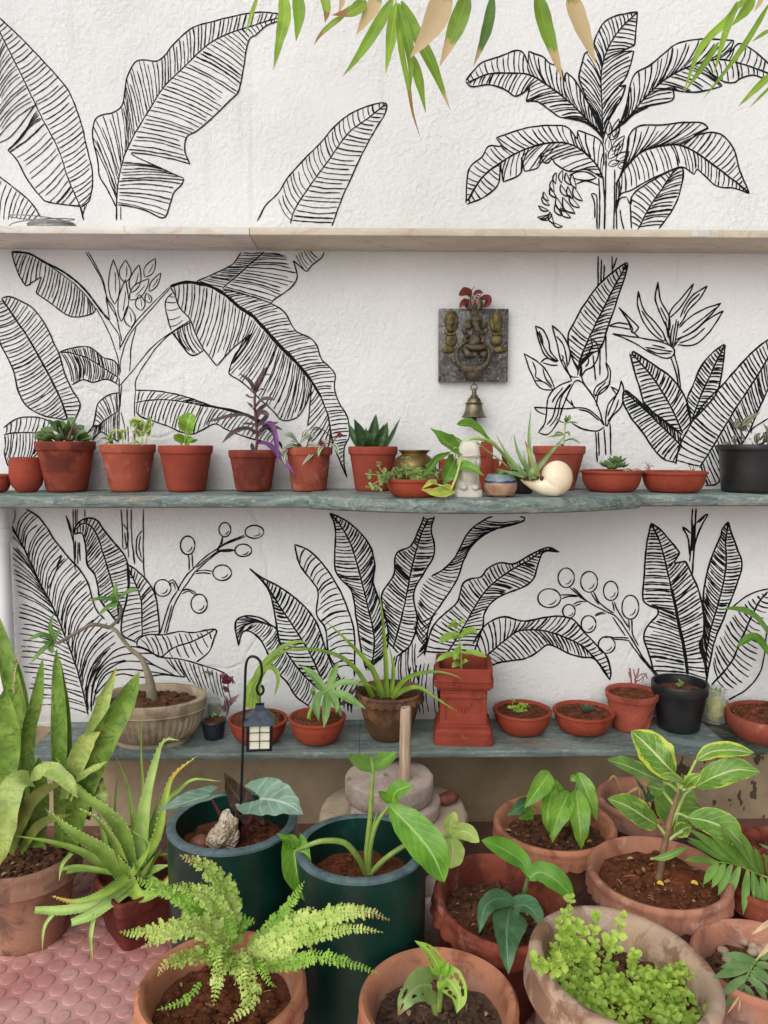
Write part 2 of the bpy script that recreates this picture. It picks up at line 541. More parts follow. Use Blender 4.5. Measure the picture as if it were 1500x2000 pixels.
def m_floor():
    m, nt, b = newmat('red_cement_tile')
    p = pos(nt)
    c = mix(nt, sstep(nt, nz(nt, p, 5, 6, .6), .3, .7), srgb(190, 126, 122), srgb(216, 166, 160))
    c = mix(nt, mt(nt, 'MULTIPLY', sstep(nt, nz(nt, p, 24, 6, .7), .52, .72), .5), c, srgb(226, 196, 190))
    c = mix(nt, mt(nt, 'MULTIPLY', sstep(nt, nz(nt, p, 8, 4, .6), .55, .75), .5), c, srgb(160, 106, 100))
    c = mix(nt, mt(nt, 'MULTIPLY', sstep(nt, nz(nt, p, 2.6, 5, .65), .58, .78), .4), c, srgb(110, 78, 70))
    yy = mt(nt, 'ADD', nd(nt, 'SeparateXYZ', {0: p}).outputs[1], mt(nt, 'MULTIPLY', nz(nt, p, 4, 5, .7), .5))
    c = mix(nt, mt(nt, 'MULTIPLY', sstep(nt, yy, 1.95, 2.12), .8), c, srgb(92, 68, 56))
    c = mix(nt, mt(nt, 'MULTIPLY', sstep(nt, nz(nt, p, 70, 4, .7), .6, .74), .5), c, srgb(120, 84, 74))
    setc(nt, b, c, .62)
    bump(nt, b, nz(nt, p, 120, 4), .25, .003)
    return m
PLASTER, PAINT, CONCRETE = m_plaster(), m_paint(), m_concrete()
MARBLE_W = m_marble('grey_white_marble', srgb(196, 190, 182), srgb(222, 216, 206), srgb(190, 150, 105), .45)
MARBLE_C = m_marble('cream_marble', srgb(184, 172, 152), srgb(206, 196, 176), srgb(168, 128, 88), .45, chip=srgb(222, 216, 205))
MARBLE_G = m_marble('green_marble', srgb(74, 92, 90), srgb(128, 140, 136), srgb(150, 150, 132), .42, 6, chip=srgb(176, 180, 172), wear=srgb(132, 112, 88))
MARBLE_GF = m_marble('rough_green_marble', srgb(62, 82, 80), srgb(134, 148, 142), srgb(168, 160, 140), .6, 14, chip=srgb(190, 192, 182), wear=srgb(138, 128, 110))
MARBLE_DG = m_marble('dark_green_marble', srgb(26, 42, 38), srgb(62, 76, 68), srgb(110, 94, 74), .42, 5, chip=srgb(140, 148, 140), wear=srgb(112, 94, 74))
FLOORM = m_floor()
PVC = plain('white_pvc', (.75, .76, .78), .35, 0, .05, 8, .03)
WIRE_M = plain('grey_wire', (.28, .28, .28), .45, .3, .3, 60, .1)

# ---- floor
mb = MB()
mb.add([(-3.2, .45, 0), (3.6, .45, 0), (3.6, 2.203, 0), (-3.2, 2.203, 0)], [(0, 1, 2, 3)])
rnd = random.Random(4)
pit, rr0 = .047, .0185
ca, sa = math.cos(R(24)), math.sin(R(24))
for i in range(-60, 61):
    for j in range(-60, 61):
        gx, gy = (i + .5 * (j % 2)) * pit, j * pit * .866
        x, y = gx * ca - gy * sa, gx * sa + gy * ca + 1.4
        if not (-1.5 < x < 1.3 and .7 < y < 2.17):
            continue
        n = 14
        vs, fs = [], []
        for r, z in ((rr0, .0002), (rr0 * .97, .0016), (rr0 * .86, .0022), (rr0 * .5, .0025)):
            for k in range(n):
                a = 2 * PI * k / n
                vs.append((x + r * math.cos(a), y + r * math.sin(a), z))
        for q in range(3):
            for k in range(n):
                fs.append((q * n + k, q * n + (k + 1) % n, (q + 1) * n + (k + 1) % n, (q + 1) * n + k))
        fs.append(tuple(3 * n + k for k in range(n)))
        mb.add(vs, fs)
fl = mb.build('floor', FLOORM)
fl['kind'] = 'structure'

mb = MB()
mb.add([(-80, -80, -.004), (80, -80, -.004), (80, 80, -.004), (-80, 80, -.004)], [(0, 1, 2, 3)])
gr = mb.build('ground', plain('grey_paving', (.62, .6, .57), .8, 0, .2, 3, .2))
gr['kind'] = 'structure'

# ---- wall
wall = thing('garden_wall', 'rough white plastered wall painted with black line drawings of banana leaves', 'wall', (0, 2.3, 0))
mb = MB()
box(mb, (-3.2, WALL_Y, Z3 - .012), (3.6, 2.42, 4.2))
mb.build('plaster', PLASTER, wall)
mb = MB()
box(mb, (-3.2, WALL_Y + .003, -.05), (3.6, 2.41, Z3 - .0125))
mb.build('plinth', CONCRETE, wall, label='bare stained concrete base of the wall under the low shelf')

# ---- the mural
MUR = MB()
MRND = random.Random(11)
_lay = [0]
def P2(s, tr):
    "'x,y x,y! ...' with ! at a corner -> dense 2D polyline in picture pixels"
    groups, cur = [], []
    for w in s.split():
        c = w.endswith('!')
        x, y = w.rstrip('!').split(',')
        p = V((tr[0] + float(x) / tr[2], tr[1] + float(y) / tr[2], 0))
        cur.append(p)
        if c and len(cur) > 1:
            groups.append(cur)
            cur = [p]
    if len(cur) > 1:
        groups.append(cur)
    out = []
    for g in groups:
        out += spline(g, 6) if len(g) > 2 else [g[0].lerp(g[1], k / 6) for k in range(7)]
    return out
def stroke(poly, w, rough=.25, jit=.5):
    w *= (.74 if poly[0].x < 700 or poly[0].y < 460 else .86) if poly[0].y < 1000 else .86
    L = arcs(poly)
    if L[-1] < 2:
        return
    n = max(3, int(L[-1] / 5))
    P = [along(poly, L, i / n) for i in range(n + 1)]
    _lay[0] += 1
    y = WALL_Y - .0006 - (_lay[0] % 97) * .000012
    sd = MRND.random() * 100
    vs, fs, uv = [], [], []
    for i, p in enumerate(P):
        t = (P[min(i + 1, n)] - P[max(i - 1, 0)]).normalized()
        q = V((-t.y, t.x, 0))
        k = noise.noise(V((i * .37, sd, 0)))
        k2 = noise.noise(V((i * .9, sd, 7)))
        o = q * (jit * noise.noise(V((i * .25, sd, 3))) * 1.6)
        h = w * .5 * (1 + rough * 1.4 * k + rough * k2)
        if i in (0, n):
            h *= .55
        a, b = p + q * h + o, p - q * h + o
        A, B = at(a.x, a.y, y), at(b.x, b.y, y)
        vs += [A, B]
        uv += [(0, i), (1, i)]
    for i in range(n):
        fs.append((i * 2, i * 2 + 1, i * 2 + 3, i * 2 + 2))
    MUR.add(vs, fs, uv)
def ln(tr, s, w=3.4):
    stroke(P2(s, tr), w)
def fan(m, e, n, u=(0, 1), v=(0, 1), p=1.0, bow=.05, w=2.6, short=.25):
    Lm, Le = arcs(m), arcs(e)
    for i in range(n):
        k = (i + .5 + MRND.uniform(-.22, .22)) / n
        a = along(m, Lm, u[0] + (u[1] - u[0]) * k)
        b = along(e, Le, v[0] + (v[1] - v[0]) * k ** p)
        d = b - a
        l = d.length
        if l < 4:
            continue
        g = MRND.uniform(.0, .05)
        h = 1 - (MRND.uniform(.04, .2) if MRND.random() < short else MRND.uniform(0, .03))
        q = V((-d.y, d.x, 0)) * (bow + MRND.uniform(-.02, .02))
        pl = [a + d * (g + (h - g) * t) + q * math.sin(PI * t) for t in (0, .2, .4, .6, .8, 1)]
        stroke(pl, w * MRND.uniform(.8, 1.25) * (1.5 if MRND.random() < .05 else 1), .35, .7)
def lf(tr, mid, left, right, nl, nr, wm=3.2, wo=3.6, wh=2.6, bl=.05, br=-.05, lv=(0, 1), rv=(0, 1), lu=(0, 1), ru=(0, 1), lp=.85, rp=.85):
    m, l, r = P2(mid, tr), P2(left, tr), P2(right, tr)
    stroke(m, wm)
    if nl is not None:
        stroke(l, wo)
        fan(m, l, nl, lu, lv, lp, bl, wh)
    if nr is not None:
        stroke(r, wo)
        fan(m, r, nr, ru, rv, rp, br, wh)
def petal(tr, x0, y0, x1, y1, w, inner=True):
    a, b = V((tr[0] + x0 / tr[2], tr[1] + y0 / tr[2], 0)), V((tr[0] + x1 / tr[2], tr[1] + y1 / tr[2], 0))
    d = b - a
    q = V((-d.y, d.x, 0)).normalized() * (w / tr[2] / 2)
    for s in (1, -1):
        stroke([a + d * t + q * s * (math.sin(PI * min(1, t ** .8)) if t < 1 else 0) for t in (0, .15, .3, .45, .6, .75, .9, 1)], 2.8)
    if inner:
        stroke([a + d * t + q * .25 * math.sin(PI * t) for t in (.25, .4, .55, .72)], 2.2)
def berry(tr, x, y, rx, ry, rot=0):
    c = V((tr[0] + x / tr[2], tr[1] + y / tr[2], 0))
    rx, ry = rx / tr[2], ry / tr[2]
    stroke([c + V((rx * math.cos(a), ry * math.sin(a), 0)) for a in [2 * PI * k / 22 for k in range(23)]], 3.2, .25, .3)
    stroke([c + V((rx * .62 * math.cos(a), ry * .66 * math.sin(a), 0)) for a in [.2 + 1.5 * k / 8 for k in range(9)]], 2.6)
A, B, T, D_, E_ = (0, 0, 3), (400, 0, 3), (880, 0, 2.419), (0, 460, 3.571), (300, 460, 3.571)
G, H_, I_, J_, K_ = (1000, 460, 3), (0, 970, 3.261), (380, 970, 3.125), (780, 970, 3.125), (1140, 970, 3.772)
O = (0, 0, 1)
# upper left leaves
m1 = '490,1285 470,1210 400,1050 340,870 250,700 150,490 0,190 -60,60'
lf(A, m1, '470,1210 285,1185 240,1155 165,1060 100,940 45,880!', '475,1215 525,1170 543,1035 525,930 495,810 480,735 420,570 375,495 255,360 120,219 0,108 -60,60', None, 44, rp=.95, br=.04)
ln(A, '490,1290 470,1210', 4.5)
l1 = P2('470,1210 285,1185 240,1155 165,1060 100,940 45,880!', A)
stroke(l1, 3.6)
fan(P2('470,1210 400,1050 340,870 255,710', A), l1, 14, bow=-.03)
fan(P2('250,700 215,640', A), P2('45,880 130,800 190,685', A), 5, bow=.05)
ln(A, '45,880 130,800 170,730 195,685', 4.6)
ln(A, '215,600 130,720 60,800 0,835 -30,840', 3)
fan(P2('215,620 150,490 0,190 -60,60', A), P2('-20,840 -20,700 -20,160', A), 24, v=(.02, 1), bow=.06, w=2.2)
ln(A, '-10,1030 75,1095 180,1185 240,1275')
fan(P2('-60,1010 75,1095 180,1185 236,1270', A), P2('-90,1290 60,1290 200,1295', A), 12, bow=.04)
mB = '683,1290 683,1200 690,1080 720,940 780,800 870,650 960,510 1090,380 1220,260 1340,195 1500,145 1590,115 1686,96'
lB = '678,1210 630,1110 585,1035 570,930 543,810 546,735 561,696 600,672 660,660 711,624 729,555 741,465 765,405 795,360 840,351 915,357 960,330 1020,255 1101,180 1155,150 1245,126 1350,99 1470,75 1560,72 1635,81 1686,96'
stroke(P2(mB, A), 3.4)
ln(A, '683,1290 683,1200', 4.5)
ln(A, '708,1290 706,1210', 3)
stroke(P2(lB, A), 3.6)
fan(P2(mB, A), P2(lB, A), 58, (.06, .99), (.20, 1), .95, .02)
rB1 = '690,1200 780,1212 870,1239 945,1278 975,1260 999,1185 1020,1125 1065,1080 1075,1045!'
stroke(P2(rB1, A), 3.6)
ln(A, '1075,1045 900,966 765,900 840,900 990,927 1113,960', 3)
fan(P2('684,1200 690,1080 715,940', A), P2('945,1278 975,1260 999,1185 1020,1125 1065,1080 1075,1045 900,966 770,903', A), 13, (.02, 1), (.02, .75), 1, -.03)
rB2 = '1113,960 1086,900 1083,840 1101,795 1155,765 1260,675 1350,585 1395,540 1410,480 1434,360 1440,300 1464,225 1500,204 1560,150 1635,120 1686,96'
stroke(P2(rB2, A), 3.6)
fan(P2('740,890 780,800 870,650 960,510 1090,380 1220,260 1340,195 1500,145 1590,115 1686,96', A), P2(rB2, A), 44, (0, 1), (.01, .98), .97, -.03)
# centre top leaf
lf(O, '567,437 575,410 600,370 640,315 680,260 720,230 753,203', '502,432 520,400 545,375 560,350 590,315 625,280 650,250 680,225 710,210 745,200 754,203', '648,442 665,395 680,360 710,295 735,250 750,225 756,207 753,200', 27, 27, lv=(.16, 1), lp=.95, rp=.95, bl=-.08, br=.03)
# banana tree, upper right
lf(T, '722,680 715,500 712,350 735,250 790,150 880,60', '700,600 640,460 610,380 610,340 635,250! 675,230 680,190 720,110 780,75 882,55', '740,570 800,480 830,400! 795,410! 825,370 850,310 865,240! 800,245! 870,215! 875,150 885,55', 30, 28, wm=3.6, wo=4, wh=3.1, lp=.8, rp=.8)
lf(T, '725,660 640,560 560,480 470,410 380,355 290,345 180,350 80,390', '715,620 640,470 590,380 545,340! 535,390! 520,320 470,300 440,270 400,255 370,240! 365,300! 340,245 300,240 240,265 150,295 100,345 72,380', '700,610 650,580 560,560 510,550 470,520 410,480 355,480! 375,415! 310,455 270,430 230,410 180,400 100,408 72,385', 32, 36, wm=4.4, wo=4, wh=3.1, bl=-.06, br=.04)
lf(T, '740,640 820,580 860,530 930,450 1000,385 1080,335 1170,300 1270,280 1370,300 1500,345 1540,370', '800,590 830,500 850,400 875,345 940,310 1010,250 1060,210 1140,188 1230,185 1340,190! 1320,250! 1360,205 1410,225 1470,270 1540,340', '815,590 900,510 960,495 1030,480 1055,460 1050,410! 1085,430 1150,435 1220,425 1285,405! 1230,345! 1290,385 1340,390 1370,370 1430,355 1500,378 1540,372', 34, 34, wm=4.4, wo=4, wh=3.1, bl=.06, br=-.05)
lf(T, '720,840 690,780 620,710 540,675 440,680 340,710 220,780 140,850 80,950', '725,780 720,690 690,650 600,615! 600,660! 550,600 480,592 380,600 290,625 215,650! 240,690 180,690 150,740 100,780 80,830 72,960', '715,840 640,800 560,810 490,770! 480,745! 460,770 435,765! 425,720! 415,790 350,810! 335,740! 330,820 250,860! 235,780! 225,870 160,930 76,965', 34, 32, wm=5, wo=4, wh=3.1, bl=-.05, br=.04)
lf(T, '780,870 830,790 900,720 990,690 1080,685 1160,720 1230,770 1310,830 1410,910', '840,740 840,650 890,595 1000,590 1100,578 1185,580 1220,605! 1150,640! 1240,625 1300,650 1345,720 1365,800 1412,914', '780,1000 800,920 850,900 940,850 1050,800 1100,790 1150,825! 1165,795! 1200,830 1260,880 1340,890 1412,914', 34, 34, wm=4.6, wo=4, wh=3.1, bl=.04, br=-.05)
lf(T, '885,1085 940,980 1000,890 1060,800', '855,1080 850,960 870,910 940,860 1060,795', '985,1080 1050,990 1085,900 1100,800 1060,795', 15, 17, wm=4, wo=4, wh=3.1)
for s in ('700,840 705,960 702,1085', '720,830 728,960 726,1085', '735,720 732,900 728,1085', '775,800 775,950 770,1085', '785,860 783,1000 786,1085', '800,990 808,1040 820,1085', '665,915 690,930 692,1085', '665,915 680,960 682,1030', '835,935 850,965 858,940', '780,1000 800,940 835,930'):
    ln(T, s, 3.8)
for a in ((745,640,752,575,28), (770,650,795,560,34), (755,660,800,600,36), (745,720,745,640,32), (765,715,822,640,36), (775,740,818,655,30), (745,750,800,680,36), (780,760,845,715,36), (745,780,800,760,32), (790,790,840,770,28)):
    petal(T, *a)
ln(T, '560,830 600,812 650,815 690,840', 4)
ln(T, '590,870 640,855 700,875', 4)
ln(T, '575,840 610,850 660,850 690,840', 4)
for (x, y, dx, dy) in ((500,815,-5,55), (480,850,10,60), (470,880,30,55), (440,905,25,45), (430,930,40,40), (415,970,50,25), (410,1025,60,-12), (420,1035,60,-25), (470,1000,20,60), (480,1050,50,20), (530,805,-5,60), (545,815,25,60), (575,820,20,70), (520,870,40,60), (555,880,25,60), (580,880,45,70), (500,930,40,70), (530,930,60,80), (560,920,50,60), (495,960,30,60), (520,980,50,50)):
    c = V((x, y, 0))
    d = V((dx, dy, 0))
    q = V((-dy, dx, 0))
    for s, w in ((.3, 4.0), (-.02, 2.6)):
        stroke([V((T[0] + p.x / T[2], T[1] + p.y / T[2], 0)) for p in [c + d * t + q * s * math.sin(PI * t) for t in (0, .25, .5, .75, 1)]], w)
# left, between the shelves
ln(D_, '80,115 200,125 310,185 420,240 520,310 620,410 700,520 760,590', 5.5)
ln(D_, '310,190 420,262 520,340 600,420 660,500', 2.6)
ln(D_, '80,115 120,250 180,355! 290,285! 250,400! 350,470 460,550 540,568 640,545 672,505', 3.2)
fan(P2('90,120 200,130 300,180', D_), P2('85,125 120,250 180,355 290,285', D_), 10, bow=.04)
fan(P2('310,190 420,262 520,340 600,420 660,500', D_), P2('250,400 350,470 460,550 540,568 640,545 672,505', D_), 19, bow=-.04)
for s in ('600,115 700,290 750,440 800,520 850,740', '615,112 710,290 735,380 752,460 830,600', '670,505 760,680 820,850 832,980', '760,590 830,700 836,800', '835,790 900,670 1000,540 1180,360', '840,960 840,880 900,700 1050,520 1190,362', '905,950 915,780 950,640', '835,1050 920,950 1070,770 1190,680 1330,590', '945,1080 950,1000 1020,880 1110,760 1210,670 1340,600', '830,990 832,1200 828,1430', '945,1080 938,1200 942,1430', '850,1040 842,1120 836,1200', '845,1230 870,1340 875,1430', '890,1330 895,1440', '740,430 760,560 765,590'):
    ln(D_, s, 2.8)
for a in ((800,480,790,165,80), (872,330,875,170,84), (845,600,875,305,74), (920,400,970,205,80), (1010,290,1085,160,70), (905,450,1040,300,90), (1040,390,1122,260,50), (915,640,890,490,80), (985,525,970,410,70), (1045,470,1020,400,50)):
    petal(D_, *a)
lf(D_, '470,1285 430,1160 370,1030 290,880 200,720 100,570 10,440', '460,1285 320,1260 230,1220 170,1170 120,1070 100,960 60,870 0,750 -30,660 -30,450', '510,1310 555,1200 550,1150 500,1070 450,960 420,850 370,740 320,630 230,510 130,450 60,425 10,435', 38, 38, wm=5, bl=-.06, br=.02, lp=.95, rp=.9)
lf(D_, '825,990 700,910 600,850 500,820 415,815', '825,910 790,870 720,850 660,800 610,775 500,785 415,815', '825,1040 740,1000 650,1025 580,1005 500,1040', 26, 22, rv=(.05, 1), bl=.02, br=-.08)
lf(D_, '660,1350 740,1280 830,1220', '590,1400 650,1320 670,1210 690,1160 760,1110 830,1095', '640,1430 700,1370 740,1390 830,1440', 13, 12, bl=.03, br=.03)
lf(O, '265,786 297,781 328,781 364,786 392,792 420,796 450,803 480,812 520,835 550,868', '265,762 308,764 353,772 392,785 420,794 468,804 513,824 538,852 552,877', '265,804 280,816 322,830 353,844 375,848 392,841 420,828 440,838 468,849 496,858 524,866 546,880', 40, 40, bl=-.03, br=.04, rp=1.1)
lf(D_, '25,1390 100,1375 240,1375 320,1390', '25,1340 110,1280 200,1265 300,1275 350,1300', '28,1500 40,1560 65,1610 180,1590 260,1520', 10, 14)
# big drooping leaf
F1 = '115,355 230,325 380,350 480,400 600,500 700,570 800,680 900,790 1000,890 1090,1000 1170,1130 1220,1270 1240,1400 1290,1550 1350,1690'
stroke(P2('115,355 230,325 380,350 480,400 600,500 700,570', E_), 8.5)
stroke(P2('600,500 700,570 800,680 900,790 1000,890 1090,1000', E_), 9.5)
stroke(P2('1000,890 1090,1000 1170,1130', E_), 7)
ln(E_, '1170,1130 1220,1270 1240,1400 1290,1550 1350,1690', 4)
uE = P2('480,370 640,410 810,470 910,530 960,620 1000,670 1090,715 1140,770 1170,860 1220,910 1265,970 1260,1060 1290,1160 1340,1240 1360,1300 1365,1400 1330,1480 1330,1600 1350,1690', E_)
stroke(uE, 3.6)
fan(P2('440,380 600,500 700,570 800,680 900,790 1000,890 1090,1000 1170,1130 1220,1270 1240,1400 1290,1550 1350,1690', E_), uE, 62, (0, 1), (.02, .99), .9, -.03)
ln(E_, '115,355 150,420 180,500 250,580 290,680 340,780 385,840 440,910! 560,780 690,680! 570,830 530,930 530,970 600,1010 680,1080 750,1150 840,1230 880,1280 940,1290 1010,1260 1060,1180 1100,1080! 1075,1330', 3.4)
fan(P2('130,352 230,330 380,355 480,405 545,460', E_), P2('150,420 180,500 250,580 290,680 340,780 385,840 440,910', E_), 15, bow=-.03)
fan(P2('545,460 600,500 680,560', E_), P2('440,910 560,780 685,680', E_), 6, (0, 1), (.05, .8), bow=-.03)
fan(P2('690,570 800,680 900,790 1000,890 1060,960', E_), P2('560,850 530,930 530,970 600,1010 680,1080 750,1150 840,1230 880,1280 940,1290 1010,1260', E_), 30, (0, 1), (0, 1), 1, -.04)
fan(P2('1070,975 1110,1030', E_), P2('1010,1260 1060,1180 1095,1095', E_), 4, bow=-.03)
fan(P2('1120,1050 1170,1130 1220,1270 1240,1400', E_), P2('1095,1110 1080,1250 1075,1330 1120,1480 1250,1540', E_), 13, bow=-.03)
ln(E_, '300,320 480,240 560,190 610,115')
ln(E_, '480,365 560,300 640,230 770,115')
fan(P2('480,365 560,300 640,230 770,115', E_), P2('310,320 480,240 560,190 610,115', E_), 18, bow=-.02)
ln(E_, '820,470 850,440 960,360 1000,290 990,220 970,170! 1040,230 1070,250 1100,210 1170,155 1190,115')
fan(P2('490,365 560,300 640,230 770,115', E_), P2('820,465 850,440 960,360 1000,290 990,220 970,160 780,110', E_), 15, (0, 1), (0, .85), bow=-.03)
fan(P2('980,140 1020,110 1100,100', E_), P2('1040,230 1070,250 1100,210 1170,155', E_), 6)
ln(E_, '130,400 85,450 85,520 110,620 125,660')
ln(E_, '125,670 180,740 240,820 290,835 350,800', 4)
fan(P2('130,400 85,450 85,520 110,620 125,660', E_), P2('140,410 180,500 200,560 210,610', E_), 5, bow=.1)
fan(P2('140,670 210,610 250,590', E_), P2('200,770 290,830 350,800', E_), 8, bow=.1)
# right, between the shelves
lf(G, '385,810 410,700 470,560 540,420 600,300 670,170', '385,790 340,680 330,580 370,500 420,410 500,300 590,215 660,165 680,160', '400,760 470,690 520,660 560,540 600,430 630,330 660,250 680,165', 28, 30, wm=4, wo=4, wh=3.3, bl=-.03)
for s in ('505,120 504,300', '525,140 520,280', '540,170 537,270', '585,120 588,215', '615,128 590,200', '490,1150 500,1330', '506,1150 511,1290', '540,1130 550,1285', '575,1100 580,1290', '550,580 552,740', '515,640 515,820', '475,700 490,850', '135,530 180,550 215,620 225,680 270,735 230,730 185,690 160,620 135,530', '150,560 180,640 215,700 265,738', '160,560 175,600 180,640', '235,525 300,590 340,680 330,760', '235,525 265,640 290,740 340,820 390,830', '260,590 300,640 320,720 325,770', '288,700 300,712 292,740', '70,690 150,740 200,790 245,880 240,905 160,890 110,800 70,690', '120,740 140,790 135,830', '180,780 200,840 235,885', '130,850 190,860 240,900', '135,830 190,860', '168,745 200,720 270,735', '180,745 230,760 270,760', '385,850 420,870 490,970 540,1110', '410,770 415,850 485,955', '300,730 350,850', '350,850 260,890 210,960 195,1090 155,1155! 210,1165 270,1090 300,1000 360,865 400,850', '340,870 270,960 240,1060 205,1110', '350,870 290,950 265,1060 220,1120', '300,890 250,950 235,980', '130,1005 190,1010 310,1015 420,1010 500,1060 540,1115', '130,1005 150,1030 200,1050', '350,1100 420,1135 500,1145 540,1120', '390,1020 450,1035 510,1085', '310,950 370,1010', '345,960 360,1000', '550,740 560,830 490,890 485,940 560,890 578,800 550,740', '485,950 510,900 550,860', '495,1000 510,920 575,870', '640,850 655,910 640,1000 580,1070 550,1120 560,1000 620,920 640,850', '630,900 590,980 560,1060', '625,960 600,1030 560,1090', '580,885 620,910 610,930 580,885', '460,600 500,640 505,710 470,770 430,790 400,830 410,740 440,700 470,650 460,600', '440,700 450,740 430,770', '385,820 395,740 410,700'):
    ln(G, s, 3.4)
for s in ('740,325 770,430 830,500 885,570 890,620 800,550 740,430 740,325', '760,440 820,530 880,600', '855,270 870,380 920,470 920,560 880,480 840,370 855,270', '870,420 910,500', '1065,280 1040,340 980,430 925,480 930,440 990,370 1065,280', '1145,295 1100,370 1040,430 1000,500 975,530', '1145,295 1060,350 1010,420 985,480', '1100,340 1040,400 1005,460', '1225,395 1130,430 1040,480 980,540', '1225,395 1150,480 1050,570 960,610', '1200,420 1100,500 1000,570', '1240,440 1150,490 1070,560 990,600 950,650', '1240,440 1160,560 1070,640 970,640', '1130,540 1060,600 980,630', '590,575 750,600 880,625 945,660 945,700 900,720 800,680 700,620 590,575', '780,655 860,668 940,680', '790,665 850,690 930,690', '820,640 900,660', '930,710 960,800 980,900', '950,690 975,790 988,900', '885,570 905,620 930,650', '920,480 918,560 930,650', '945,520 930,590 935,650', '965,490 950,570 940,650', '975,500 960,600 945,660', '900,500 915,600', '625,420 735,530 735,550 705,570 680,500 625,420', '645,450 700,530 710,565', '570,528 620,512 690,522', '570,532 640,540 692,550', '710,565 745,597', '1500,1070 1410,1130 1400,1160', '1500,1140 1450,1200', '1500,1200 1420,1240 1390,1270'):
    ln(G, s, 3.4)
kw = dict(wm=4, wo=4, wh=3.4)
lf(G, '1000,1160 940,1020 870,900 800,800 700,690', '985,1160 900,1100 770,980! 750,900 720,800 690,690', '1050,1110 1040,1020 1000,920 930,830 850,770 720,685 700,688', 22, 26, bl=.03, br=.03, **kw)
lf(G, '1055,1080 1110,930 1170,800 1245,640', '1040,1060 1025,960 1060,880 1100,780 1170,690 1245,635', '1060,1085 1130,1010 1200,920 1230,800 1250,640', 24, 24, bl=-.03, **kw)
lf(G, '1000,1240 900,1140 800,1040 660,910', '1000,1170 900,1090 780,1000 700,930 660,905', '960,1330 890,1310 830,1250 770,1160 700,1070 650,970 655,910', 22, 25, bl=.02, br=.03, **kw)
lf(G, '1100,1360 1200,1200 1300,1030 1400,880 1500,720 1560,620', '960,1340 980,1240 1050,1100 1130,980 1220,890 1300,800 1400,690 1500,610 1560,570', '1130,1465 1200,1455 1250,1380 1330,1250 1390,1150 1440,1030 1500,900 1560,760', 34, 34, bl=-.03, br=.02, rp=.95, **kw)
# left, below the middle shelf
mH = P2('75,185 130,290 200,430 260,560 330,690 390,830 440,960 490,1100 540,1290 560,1390', H_)[::-1]
stroke(mH, 3.4)
rH = P2('165,80 240,125 300,200 350,280 430,380 510,470 555,540 590,660 620,730 690,810 745,905 700,960 600,1130 578,1370', H_)[::-1]
stroke(rH[len(rH) // 3:], 3.6)
fan(mH, rH, 40, (0, .97), (.2, 1), .85, -.12)
fan(mH, P2('75,180 80,300 82,450 110,600 120,800 130,1000 170,1180 230,1390 330,1400 540,1395', H_)[::-1], 33, (.0, .8), (.24, .99), 1, .05)
ln(H_, '95,80 95,130 80,175', 2.6)
ln(H_, '360,440 395,370 350,490 330,540 300,590', 2.8)
oH = P2('475,240 480,190 530,145 575,135 620,155 660,210 740,310 790,370 815,440 820,560 800,680 760,780 750,810', H_)
iH = P2('475,240 500,230 525,240 545,310 555,430 600,490 620,560 640,660 700,740 750,810', H_)
cH = P2('480,215 520,172 570,180 620,250 650,340 690,470 720,570 750,700 755,805', H_)
stroke(oH, 4)
stroke(iH, 4)
stroke(cH, 3.4)
fan(cH, oH, 36, (.05, 1), (.1, 1), 1, .02)
fan(cH, iH, 36, (.02, 1), (.02, 1), 1, -.02)
lf(H_, '905,890 905,790 900,670 870,570 820,460', '870,930 780,880 775,780 800,680 815,560 810,440', '1000,880 1015,860 1005,720 985,620 940,540 870,470 800,425', 16, 17, bl=.03, br=-.03)
for s in ('465,80 468,300 480,470', '478,80 480,190', '490,80 490,170', '538,80 540,130', '420,118 450,230 466,290', '430,140 460,230', '770,80 778,200 782,330', '810,80 812,230 818,390', '835,80 838,260 858,430', '848,330 856,430', '912,80 912,400 920,510', '785,175 815,230 805,320 785,335', '795,230 802,310', '905,215 870,270 870,360 905,420', '895,250 885,320 900,390', '480,280 482,400', '495,290 495,430', '505,290 510,410'):
    ln(H_, s, 3)
ln(H_, '870,950 880,910 940,880 1040,880 1140,860 1240,865 1370,845 1365,900 1330,990 1250,1055', 3.4)
ln(H_, '870,950 940,975 1020,1020 1110,960 1230,920 1365,850', 3.4)
fan(P2('940,975 1020,1020 1110,960 1230,920 1340,865', H_), P2('880,920 940,882 1040,882 1140,862 1240,867 1330,850', H_), 13, bow=.05, short=.7)
fan(P2('1020,1020 1110,960 1230,920 1350,860', H_), P2('1030,1022 1200,1040 1300,1010 1360,900', H_), 8, bow=.03, short=.9)
for s in ('580,1370 590,1200 640,1080 720,990 800,955 900,965 1015,1020', '575,1340 610,1150 700,1040 820,1000 960,1000 1020,1020', '590,1330 640,1150 760,1060 880,1050 1000,1080', '580,1210 680,1080 800,1040', '600,1250 680,1130 800,1100 920,1110 1120,1140', '610,1260 700,1160 780,1130 900,1150 1040,1135 1180,1150', '1020,1025 1150,1035 1290,1075 1420,1120 1500,1190', '870,990 960,1060 1060,1110 1120,1145'):
    ln(H_, s, 3.2)
fan(P2('1030,1030 1150,1040 1290,1080 1420,1130', H_), P2('1140,1130 1220,1190 1350,1250 1450,1300', H_), 13, bow=.03)
for s in ('1020,870 1080,680 1130,600', '1060,870 1110,690 1160,600 1240,480', '1130,600 1180,510 1230,460 1300,390 1380,335 1500,265', '1240,480 1320,410 1400,350 1500,340', '1045,870 1095,690', '1230,460 1225,390 1222,360', '1205,470 1203,390 1190,365', '1240,480 1290,468 1350,475', '1245,490 1300,485 1345,490', '1070,545 1100,530 1125,560 1140,600', '1075,565 1100,545 1118,590', '1155,605 1190,590 1235,605 1255,630', '1160,620 1200,600 1240,625', '1385,335 1405,300 1418,255', '1410,310 1415,280 1420,255', '1250,450 1380,350'):
    ln(H_, s, 3)
